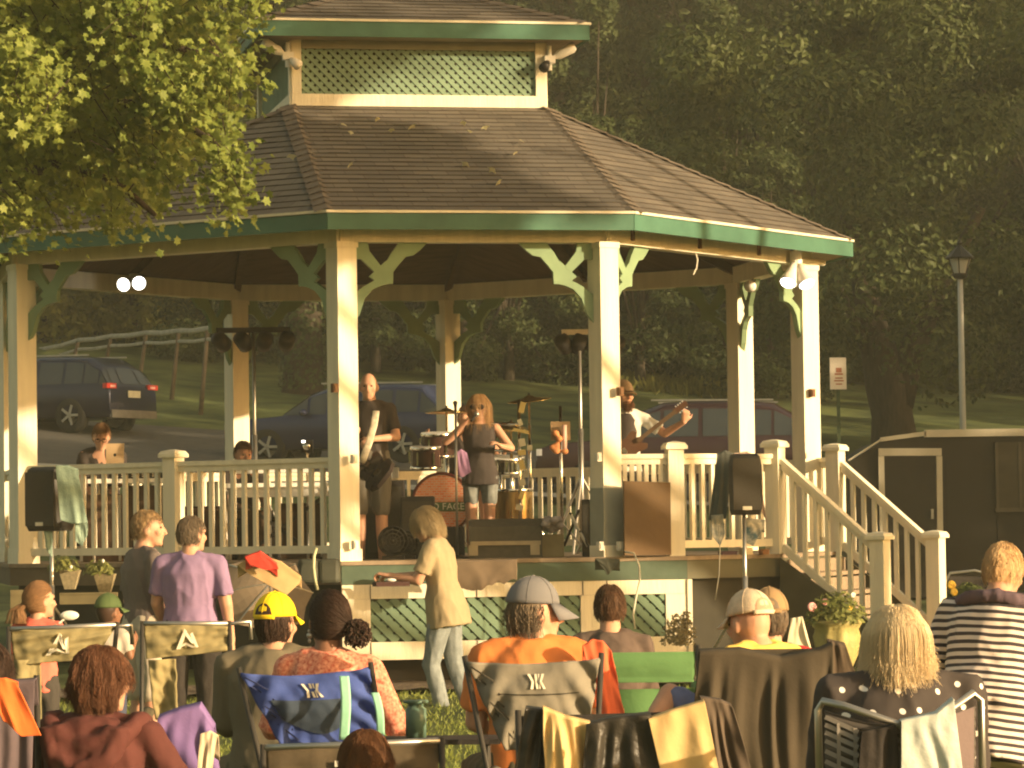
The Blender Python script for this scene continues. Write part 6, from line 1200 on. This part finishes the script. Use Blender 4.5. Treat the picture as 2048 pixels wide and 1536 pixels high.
# ------------------------------------------------------------------ loudspeakers on poles in front of the deck
def pa(label, px, py0, py1, Y, w_, yaw, standlab, grp):
    t, bt = P(px, py0, Y), P(px, py1, Y); h = t.z-bt.z; c = V((t.x, Y, bt.z)); T = thing('loudspeaker', label, 'speaker', c); m_ = rz_(yaw); b = MB(); out = [(-w_*.42, -.16), (w_*.42, -.16), (w_*.5, -.10), (w_*.32, .17), (-w_*.32, .17), (-w_*.5, -.10)]
    rows = [(0, .86), (.04, .95), (h*.5, 1.), (h*.8, .98), (h*.96, .88), (h, .72)]; vs = []
    for z, s_ in rows: vs += [c+m_ @ V((x*s_, y*s_, z)) for x, y in out]
    n = len(out); b.add(vs, [(i*n+j, i*n+(j+1) % n, (i+1)*n+(j+1) % n, (i+1)*n+j) for i in range(len(rows)-1) for j in range(n)]+[tuple(range(n))[::-1], tuple(range((len(rows)-1)*n, len(rows)*n))]); b.build('cabinet', BLACK, T)
    b = MB(); b.box(c+m_ @ V((0, -.162, h*.5)), (w_*.80, .012, h*.84), m_); b.build('grille', mat('speaker_grille', (.045, .038, .028), .6, .15, 90), T); b = MB(); b.box(c+m_ @ V((.0, -.170, h*.11)), (.075, .006, .03), m_); b.build('badge', PRINT, T)
    g0 = V((c.x, c.y, gz(c.x, c.y))); S = thing('speaker_stand', standlab, 'speaker stand', g0, group=grp); b = MB(); b.tube(V((c.x, c.y, c.z)), g0+V((0, 0, .5)), .017); b.tube(g0+V((0, 0, .9)), g0+V((0, 0, .12)), .022); b.build('pole', METAL, S, True)
    for k in range(3): a = k*2.09+.5; b = MB(); b.tube(g0+V((0, 0, .75)), g0+V((.5*math.cos(a), .5*math.sin(a), .01)), .012); b.build('leg', METAL, S)
pa('black loudspeaker with a teal towel over it, on a pole by the left post', 102, 934, 1062, 28.6, .36, -.5, 'grey speaker pole stand at the left of the deck', 'speaker stands in front of the deck')
pa('dark loudspeaker with coloured cloths behind it, on a pole by the stair rail', 1486, 908, 1030, 28.3, .28, .1, 'grey speaker pole stand in front of the right rail', 'speaker stands in front of the deck')
TEAL = mat('cloth_teal', (.25, .35, .29), .9, .15, 20, .3)
drape('teal_towel', 'pale teal bath towel hanging over the right side of the left loudspeaker', 'towel', 28.3, [(112, 930), (135, 930), (156, 938)], [(122, 1040), (145, 1048), (176, 1046)], TEAL, 1.6, .02, 41, flap=.12)
drape('teal_towel', 'loose pale teal towel corner dangling below the first towel', 'towel', 28.34, [(150, 1036), (162, 1034), (174, 1040)], [(152, 1082), (164, 1092), (176, 1070)], TEAL, 1.2, .02, 42, flap=.1)
drape('teal_cloth', 'thin teal cloth end under the left loudspeaker', 'cloth', 28.5, [(88, 1060), (104, 1060)], [(94, 1100), (106, 1116)], TEAL, 1, .01, 43, flap=.1)
drape('navy_cloth', 'dark blue grey cloth hanging left of the right loudspeaker', 'cloth', 28.6, [(1434, 908), (1450, 900), (1466, 906)], [(1418, 1040), (1436, 1044), (1452, 1036)], cloth('slate', (.10, .11, .10)), 1.4, .02, 44, flap=.12)
PATT = mat('patterned_cloth', (.10, .22, .30), .85, .5, 16, .2, var2=(.68, .62, .50))
drape('patterned_scarf', 'blue and white patterned scarf end under the slate cloth', 'scarf', 28.55, [(1422, 1030), (1446, 1028)], [(1424, 1072), (1440, 1092), (1450, 1066)], PATT, 1.3, .015, 45, flap=.1)
drape('pink_cloth', 'pale pink cloth over the top of the right loudspeaker', 'cloth', 28.62, [(1468, 906), (1495, 903), (1512, 912)], [(1480, 960), (1508, 990), (1534, 1046)], mat('cloth_pale_pink', (.62, .46, .38), .85, .15, 10, .2), 1.8, .02, 46, flap=.12)
drape('blue_scarf', 'blue and white scarf end hanging right of the right speaker pole', 'scarf', 28.5, [(1488, 1034), (1530, 1040)], [(1490, 1084), (1506, 1092), (1528, 1052)], PATT, 1.6, .015, 47, flap=.1)
# ------------------------------------------------------------------ in front of and under the deck
def umbrella(name, label, apex, rad, axis_, m, cat='umbrella'):
    T = thing(name, label, cat, apex); ax = V(axis_).normalized(); q = ax.to_track_quat('Z', 'Y').to_matrix(); b = MB(); n = 8
    for k in range(n):
        for j in range(6):
            for i in range(4):
                def pt(i, j): t = (k+i/4)*2*math.pi/n; r_ = rad*j/6*(1-.13*math.sin(math.pi*i/4)); return apex+q @ V((r_*math.cos(t), r_*math.sin(t), -rad*.42*(j/6)**1.7))
                b.add([pt(i, j), pt(i+1, j), pt(i+1, j+1), pt(i, j+1)], [(0, 1, 2, 3)])
    b.build('canopy', m, T); b = MB()
    for k in range(n): t = k*2*math.pi/n; b.path([apex+q @ V((rad*j/6*math.cos(t), rad*j/6*math.sin(t), -rad*.42*(j/6)**1.7-.0)) for j in range(7)], .007, 4)
    b.build('rib', METAL, T); b = MB(); b.tube(apex+ax*.04, apex-ax*rad*1.3, .008); b.build('shaft', BLACK, T)
umbrella('umbrella', 'open grey brown umbrella leaning against the deck left of the front post', P(540, 1168, 27.4), .38, (.25, -.85, .5), mat('umbrella_taupe', (.22, .17, .12), .75, .1))
drape('tan_flag', 'tan flag cloth lying over the top of the grey brown umbrella', 'cloth', 26.6, [(474, 1130), (512, 1108), (562, 1122), (602, 1152)], [(496, 1146), (540, 1172), (574, 1190), (600, 1166)], mat('cloth_flag_tan', (.58, .40, .20), .9), .6, .012, 51, flap=.15)
drape('red_cap_cloth', 'crumpled red cloth on top of the tan flag', 'cloth', 26.5, [(490, 1114), (520, 1103), (554, 1128)], [(500, 1130), (532, 1140), (558, 1138)], mat('cloth_red', (.66, .06, .04), .85), .6, .012, 52, flap=.2)
for i, (px, w_) in enumerate(((618, .17), (660, .17))):
    T = bx('bin', ['dark rounded plastic bin under the rail left of the front post', 'dark rounded plastic bin hard against the deck corner'][i], 'bin', P(px, 1142, 28.5), (w_, .3, .2), mat('bin_dark', (.06, .065, .05), .6), 0, bev=.03)
b = MB(); b.path([P(x, y, 28.3-i*.01) for i, (x, y) in enumerate(((633, 1096), (628, 1112), (627, 1135), (630, 1160), (635, 1180)))], .013, 8); tag(b.build('hose', mat('pale_hose', (.55, .55, .34), .6), None, True), 'pale cable hose hanging down beside the dark bins', 'hose')
b = MB(); b.path([P(x, y, 28.9-i*.02) for i, (x, y) in enumerate(((1250, 1104), (1268, 1106), (1278, 1130), (1280, 1160), (1272, 1195), (1266, 1230), (1270, 1258)))], .008, 8); tag(b.build('cable', mat('white_cable', (.66, .62, .5), .6), None, True), 'white cable looping down in front of the lattice skirt', 'cable')
b = MB(); b.path([P(x, y, 28.3) for x, y in ((1437, 1050), (1440, 1100), (1438, 1150), (1430, 1200))], .004, 6); tag(b.build('cord', mat('grey_cord', (.3, .28, .22), .6), None, True), 'thin grey cord under the slate cloth', 'cord')
drape('brown_sack', 'brown canvas sack cloth hanging over the deck edge in front of the wedge', 'cloth', 28.72, [(884, 1122), (960, 1120), (1034, 1118)], [(884, 1178), (960, 1180), (1000, 1164), (1034, 1160)], mat('cloth_brown_sack', (.17, .125, .085), .9, .2), 3, .012, 53, flap=.12, raw=.03)
drape('plum_cloth', 'small plum cloth at the left end of the brown sack cloth', 'cloth', 28.6, [(883, 1130), (904, 1129)], [(884, 1160), (904, 1162)], cloth('plum2', (.10, .06, .075)), 1, .01, 54, flap=.1)
drape('grey_bag', 'grey bag strap hanging off the deck at the right front post', 'strap', 29.0, [(1190, 1116), (1215, 1116), (1240, 1118)], [(1208, 1140), (1216, 1150), (1232, 1132)], cloth('slate2', (.09, .10, .085)), 1.2, .015, 55, flap=.1)
# potted plants
def leaves(mb, c, r_, n, size, rn, up_=.5, z=1.):
    for _ in range(n):
        d = V((rn.gauss(0, 1), rn.gauss(0, 1), abs(rn.gauss(0, 1))*z)).normalized(); p = c+V((d.x*r_, d.y*r_, d.z*r_*z))*rn.random()**.5; nn = (d+V((rn.gauss(0, .4), rn.gauss(0, .4)-.3, rn.gauss(0, .4)+up_))).normalized(); a = nn.orthogonal().normalized(); a = Matrix.Rotation(rn.uniform(0, 6.28), 3, nn) @ a; b_ = nn.cross(a); L = size*rn.uniform(.6, 1.3); o = len(mb.v)
        mb.v += [p-a*L, p-b_*L*.4+nn*L*.1, p+a*L, p+b_*L*.4+nn*L*.1]; mb.f.append((o, o+1, o+2, o+3))
URN = mat('ochre_glaze', (.36, .31, .12), .6, .35, 7, .3); FLG = leafmat('bedding_leaf', (.10, .13, .03), (.32, .32, .10)); rn = random.Random(12)
def urn(label, px, pyr, pyb, Y, m, w_, flowers, lf=FLG, flr=None):
    a, bb_ = P(px, pyr, Y), P(px, pyb, Y); c = V((a.x, Y, gz(a.x, Y))); h = a.z-c.z; T = thing('flower_urn', label, 'flower urn', c); b = MB(); n = 32; prof = [(.45, 0), (.5, .05), (.34, .12), (.42, .25), (.78, .55), (.88, .78), (.80, .88), (1., .94), (1.04, 1.), (.9, 1.), (.85, .93), (0, .93)]; vs = []
    for r_, z in prof:
        for j in range(n): t = 2*math.pi*j/n; fl_ = 1+(.10*math.cos(9*t) if .2 < z < .9 else 0); vs.append(c+V((r_*w_/2*fl_*math.cos(t), r_*w_/2*fl_*math.sin(t), z*h)))
    b.add(vs, [(i*n+j, i*n+(j+1) % n, (i+1)*n+(j+1) % n, (i+1)*n+j) for i in range(len(prof)-1) for j in range(n)]); b.build('urn', m, T, True)
    b = MB(); leaves(b, V((a.x, Y, a.z-.02)), w_*.62, 900, .035, rn); b.build('foliage', lf, T)
    for (x, y, r_, mm) in flowers:
        b = MB(); q = P(x, y, Y-.12)
        for k in range(9): t = k*.7; b.ell(q+V((r_*.6*math.cos(t), r_*.3*math.sin(k), r_*.6*math.sin(t))), (r_*.5, r_*.3, r_*.5), None, 8, 5)
        b.ell(q, (r_*.5,)*3, None, 8, 5); b.build('flower', mm, T, True)
PINK = mat('pink_petal', (.80, .38, .36), .7, .25, 30); YEL = mat('yellow_petal', (.85, .58, .10), .7, .2, 30)
urn('ochre fluted flower urn with greenery and pink blooms left of the stair newel', 1672, 1240, 1340, 27.2, URN, .40, [(1624, 1214, .035, PINK), (1650, 1204, .025, PINK), (1706, 1190, .02, WHITE), (1700, 1215, .02, YEL)])
urn('pinkish flower urn with yellow bloom behind the striped top, right of the stairs', 1935, 1205, 1320, 28.6, mat('terracotta_pale', (.42, .30, .22), .7), .30, [(1903, 1170, .035, YEL), (1908, 1184, .03, YEL)], leafmat('urn_green', (.06, .09, .025), (.16, .19, .06)))
def basket(label, px, py, Y, fl_px):
    c = P(px, py, Y); T = thing('flower_box', label, 'flower box', c); b = MB(); w_ = .085; vs = []
    for z, s_ in ((-.16, .5), (0, 1), ): vs += [c+V((x*w_*s_, y*w_*s_, z)) for x, y in ((-1, -1), (1, -1), (1, 1), (-1, 1))]
    b.add(vs, [(0, 1, 5, 4), (1, 2, 6, 5), (2, 3, 7, 6), (3, 0, 4, 7), (3, 2, 1, 0), (4, 5, 6, 7)]); b.build('box', mat('wicker', (.30, .25, .15), .85, .25, 40, .3), T); b = MB(); leaves(b, c+V((-.05, -.03, 0)), .13, 260, .028, rn); b.build('foliage', FLG, T)
    b = MB(); b.ell(P(fl_px[0], fl_px[1], Y-.15), (.012, .01, .016)); b.build('flower', WHITE, T, True)
basket('square basket of trailing yellow green plants hung under the left rail', 210, 1148, 28.5, (206, 1122)); basket('small dim basket of plants on the deck edge beside the left speaker pole', 140, 1140, 28.9, (142, 1134))
T = thing('dry_weeds', 'dry pale weeds at the right corner of the lattice skirt', 'plant', P(1362, 1330, 28.3)); b = MB(); leaves(b, P(1358, 1290, 28.4), .16, 500, .025, rn, 0, 1.6); leaves(b, P(1372, 1270, 28.4), .08, 200, .02, rn, 0, 2.5); b.build('foliage', leafmat('dry_stalk', (.20, .16, .07), (.42, .36, .2)), T)
drape('white_bag', 'white cloth bag at the foot of the stair side', 'bag', 26.8, [(1582, 1236), (1604, 1232)], [(1572, 1296), (1622, 1298)], mat('cloth_white', (.66, .58, .42), .85), 1.5, .03, 57, flap=.1)
# dark equipment frames left under the deck edge, folding chair by the trailer
for i, (x0, x1, y0, y1, Y, lb) in enumerate(((22, 50, 1180, 1280, 27.5, 'dull olive folded board standing behind the girl in pink'), (120, 235, 1185, 1208, 27.8, 'dull olive bench plank behind the green capped child'))):
    c = P((x0+x1)/2, (y0+y1)/2, Y); b = MB(); b.box(c, ((x1-x0)*Y/F, .05, (y1-y0)*Y/F)); b.box(c+V((0, -.028, (y1-y0)*Y/F*.4)), ((x1-x0)*Y/F*.9, .01, .01)); tag(b.build('board', mat('dull_olive', (.15, .125, .065), .8)), lb, 'board')
T = thing('deck_chair', 'chair with a curved grey tube frame and dark back near the trailer', 'chair', at(1940, 34, gz(4.4, 34))); b = MB(); b.path([P(x, y, 34) for x, y in ((1886, 1210), (1890, 1165), (1900, 1146), (1950, 1141), (1984, 1150), (1992, 1165), (1996, 1215))], .014, 8); b.build('frame', METAL, T, True)
b = MB(); a = [P(*q, 34.02) for q in ((1893, 1152), (1986, 1154), (1990, 1200), (1892, 1196))]; b.grid(lambda u, v: a[0].lerp(a[1], u).lerp(a[3].lerp(a[2], u), v)+V((0, .03*math.sin(u*3.1), 0)), 12, 6); o = b.build('back_rest', BLACKC, T, True); o.modifiers.new('t', 'SOLIDIFY').thickness = .01
for x in (1890, 1994): b = MB(); p = P(x, 1200, 34); b.tube(p, V((p.x, p.y, gz(p.x, p.y))), .014); b.build('leg', METAL, T)
T = thing('drink_cooler', 'small round green flask standing on the cooler stand beside the blue chair', 'flask', P(838, 1440, 13.6)); c = P(832, 1444, 13.6); b = MB(); b.lathe(c, [(0, -.06), (.04, -.06), (.042, .05), (.03, .06), (.03, .072), (.05, .075), (.05, .085), (0, .085)], 18); b.build('flask', mat('flask_green', (.10, .17, .13), .35), T, True)
T = thing('side_table', 'low black folding side table between the blue and grey chairs', 'table', V((c.x+.1, 13.6, 0))); b = MB(); b.box(V((c.x+.10, 13.65, c.z-.075)), (.46, .30, .02)); b.build('table_top', BLACKC, T)
for dx in (-.1, .28):
    for dy in (-.08, .18): b = MB(); b.tube(V((c.x+dx, 13.65+dy, c.z-.08)), V((c.x+dx, 13.65+dy, -.02)), .010); b.build('leg', TUBE, T)
# ------------------------------------------------------------------ cars on the road, dark trailer
def car(label, px, Y, yaw, col, H=1.66, L=4.6, Wd=1.85, suv=True, name='parked_car', zofs=0):
    o = at(px, Y, 0); o.z = gz(o.x, Y)+.08+zofs; T = thing(name, label, 'car', o, yaw); pm = mat(name+str(col), col, .25, .03, metal=.3, spec=.6)
    st = [(-.5, .55, 0), (-.49, .80, 0), (-.44, .92, 0), (-.30, .98, 0), (-.235, 1.02, 0), (-.12, 1.0, .75), (-.04, 1.0, .96), (.10, 1.0, 1.), (.25, 1.0, .97), (.36, 1.0, .90), (.44, 1.0, .55 if suv else .2), (.485, .98, .0), (.498, .8, 0), (.5, .5, 0)]
    b = MB(); zb = .62*H; hb = .30; n = 9; win = []
    for t, hz, cab in st:
        x = t*L; w_ = Wd/2*(1-.10*max(0, abs(t)-.38)/.12); zt = hb+(zb-hb)*hz if True else 0; zr = zt+(H-zb)*cab; wr = w_*(.78 if cab > .5 else .93); z_ = [hb, hb+.12, zt-.12, zt]
        sec = [(w_*.92, hb), (w_, hb+.15), (w_, zt-.10), (w_*.965, zt), (w_*.965-(w_*.965-wr)*.9*cab, zt+(zr-zt)*.86), (wr*.86 if cab > .05 else w_*.8, zr+.004), (wr*.45, zr+.03*cab+.012), ]
        b.v += [V((x, -y, z)) for y, z in sec]+[V((x, y, z)) for y, z in reversed(sec)]
    m = 14
    for i in range(len(st)-1):
        for j in range(m):
            f = (i*m+j, i*m+(j+1) % m, (i+1)*m+(j+1) % m, (i+1)*m+j); b.f.append(f); b_c = st[i][2] > .04 or st[i+1][2] > .04
            if (j in (3, 9) and 5 <= i <= 9) : win.append(f)
            if (i in (4,) and j in (4, 5, 6, 7, 8, 3, 9)) or (i in (10,) and j in (4, 5, 6, 7, 8, 3, 9)): win.append(f)
    b.f += [tuple(range(m)), tuple(range((len(st)-1)*m, len(st)*m))[::-1]]
    bd = b.build('body', pm, T, True, local=True); q = bd.modifiers.new('b', 'BEVEL'); q.width = .03; q.segments = 2; q.limit_method = 'ANGLE'
    g = MB()
    for f in win:
        pts = [b.v[i] for i in f]; c = sum(pts, V((0, 0, 0)))/4; nn = (pts[2]-pts[0]).cross(pts[3]-pts[1]).normalized(); 
        if nn.dot(c-V((0, 0, .8))) < 0: nn = -nn
        g.add([c+(p-c)*.88+nn*.012 for p in pts], [(0, 1, 2, 3)])
    g.build('window', mat('car_glass', (.03, .035, .035), .08, .05, spec=.8), T, local=True)
    for sx in (-.30, .29):
        for sy in (-1, 1):
            b = MB(); c = V((sx*L, sy*(Wd/2-.11), .36)); ax = Matrix.Rotation(math.pi/2, 3, 'X'); b.lathe(c, [(.2, -.11), (.33, -.115), (.36, -.09), (.36, .09), (.33, .115), (.2, .11)], 24, ax); wl_ = b.build('wheel', mat('tyre', (.02, .02, .02), .85), T, True, local=True)
            b = MB(); b.lathe(c, [(.22, sy*.115), (.05, sy*.10), (0, sy*.10)], 24, ax)
            for k in range(5): t = k*1.2566; b.beam(c+V((0, sy*.118, 0)), c+V((.21*math.cos(t), sy*.118, .21*math.sin(t))), .05, .02, up=(0, 1, 0))
            b.build('rim', METAL, wl_, local=True)
    for sy in (-1, 1):
        b = MB(); c = V((.485*L, sy*Wd*.40, .60*H)); b.box(c, (.10, .34, .10)); b.build('tail_light', mat('tail_red', (.55, .05, .04), .2), T, local=True); b = MB(); b.box(c+V((.02, -sy*.03, -.005)), (.09, .16, .04)); b.build('light_glint', mat('tail_white', (.8, .55, .5), .2), T, local=True)
        b = MB(); b.box(V((-.485*L, sy*Wd*.38, .50*H)), (.10, .30, .12)); b.build('headlight', mat('lamp_clear', (.6, .6, .6), .15), T, local=True)
        b = MB(); b.ell((-.13*L, sy*(Wd/2+.08), .66*H), (.08, .10, .07)); b.build('mirror', pm, T, True, local=True)
        b = MB(); b.beam((-.08*L, sy*Wd*.36, H+.05), (.36*L, sy*Wd*.36, H+.02), .03, .03); b.build('roof_rail', METAL, T, local=True)
    b = MB(); b.box((.505*L, 0, .50*H), (.02, .42, .14)); b.build('number_plate', mat('plate_pale', (.62, .60, .45), .5), T, local=True); b = MB(); b.box((.50*L, 0, .24*H), (.06, Wd*.86, .16)); b.build('bumper', mat('bumper_grey', (.14, .13, .11), .6), T, local=True)
    return T
car('dark navy SUV parked on the road behind the left post, its tail to the right', 92, 71, R(-28), (.014, .018, .05), 1.55, 4.4, zofs=-.22)
car('blue grey car parked on the road behind the bald player', 712, 66.5, R(-20), (.022, .030, .085), 1.50, 4.7, suv=False)
car('dark maroon minivan parked on the road behind the right rail', 1360, 63, R(-8), (.040, .016, .020), 1.72, 5.0)
TR = thing('trailer', 'long dark trailer with a pale roof edge and a pale framed door', 'trailer', at(1900, 42, .6)); DKT = mat('trailer_dark', (.018, .015, .011), .35, .12, 2, .1)
zt = P(1860, 872, 42).z; xl = P(1698, 930, 42).x; b = MB(); pr = [V((xl, 42, .75)), V((xl, 42, P(1698, 925, 42).z)), V((P(1762, 884, 42).x, 42, P(1762, 884, 42).z)), V((P(1850, 872, 42).x, 42, zt)), V((P(2048, 872, 42).x+4, 42, zt)), V((P(2048, 872, 42).x+4, 42, .75))]
b.prism(pr, V((0, 2.3, 0))); b.build('body', DKT, TR); ed = MAT_ED = mat('pale_trim', (.50, .46, .36), .5, .08)
b = MB(); 
for i in range(1, 4): b.beam(pr[i]+V((0, -.02, .03)), pr[i+1]+V((0, -.02, .03)), .05, [.0, .02, .05, .09][i], e=.01)
b.build('roof_edge', ed, TR)
b = MB(); q = [P(1762, 904, 41.95), P(1878, 904, 41.95), P(1882, 1195, 41.95), P(1768, 1195, 41.95)]
b.beam(q[0]+V((-.03, 0, 0)), q[1]+V((.03, 0, 0)), .04, .09, up=(0, 0, 1)); b.beam(q[0]-V((0, .004, .05)), q[3], .07, .035, up=(0, 1, 0)); b.beam(q[1]-V((0, .004, .05)), q[2], .07, .035, up=(0, 1, 0)); dr = b.build('door_frame', ed, TR)
b = MB(); b.prism([p+V((0, -.006, 0)) for p in (q[0]+V((.04, 0, -.05)), q[1]+V((-.04, 0, -.05)), q[2]+V((-.04, 0, 0)), q[3]+V((.04, 0, 0)))], V((0, .004, 0))); b.build('door', mat('door_dark', (.018, .016, .012), .5), TR)
b = MB(); c = P(2040, 950, 41.95); b.box(c, (.55, .03, .80)); b.build('window', mat('window_dim', (.045, .038, .025), .3), TR); b = MB()
for k in range(3): b.box(c+V((-.28+.28*k, -.02, 0)), (.035, .02, .8))
b.box(c+V((0, -.02, -.42)), (.62, .05, .05)); b.build('window_bar', mat('window_bar', (.075, .065, .045), .6), TR)
b = MB()
for k in range(12): b.box(V((xl+.55+.62*k, 41.994, 1.55)), (.012, .012, 1.6))
b.build('panel_seam', mat('seam_dark', (.015, .012, .01)), TR)
b = MB(); hp_ = q[1]+V((-.10, -.03, -.75)); b.box(hp_, (.03, .05, .12)); b.build('door_handle', METAL, TR)
for x in (5.6, 6.6):
    b = MB(); b.lathe(V((x, 42.15, gz(x, 42)+.33)), [(.18, -.1), (.31, -.11), (.33, 0), (.31, .1), (.18, .1)], 20, Matrix.Rotation(math.pi/2, 3, 'X')); b.build('wheel', mat('tyre', (.02, .02, .02), .85), TR, True)
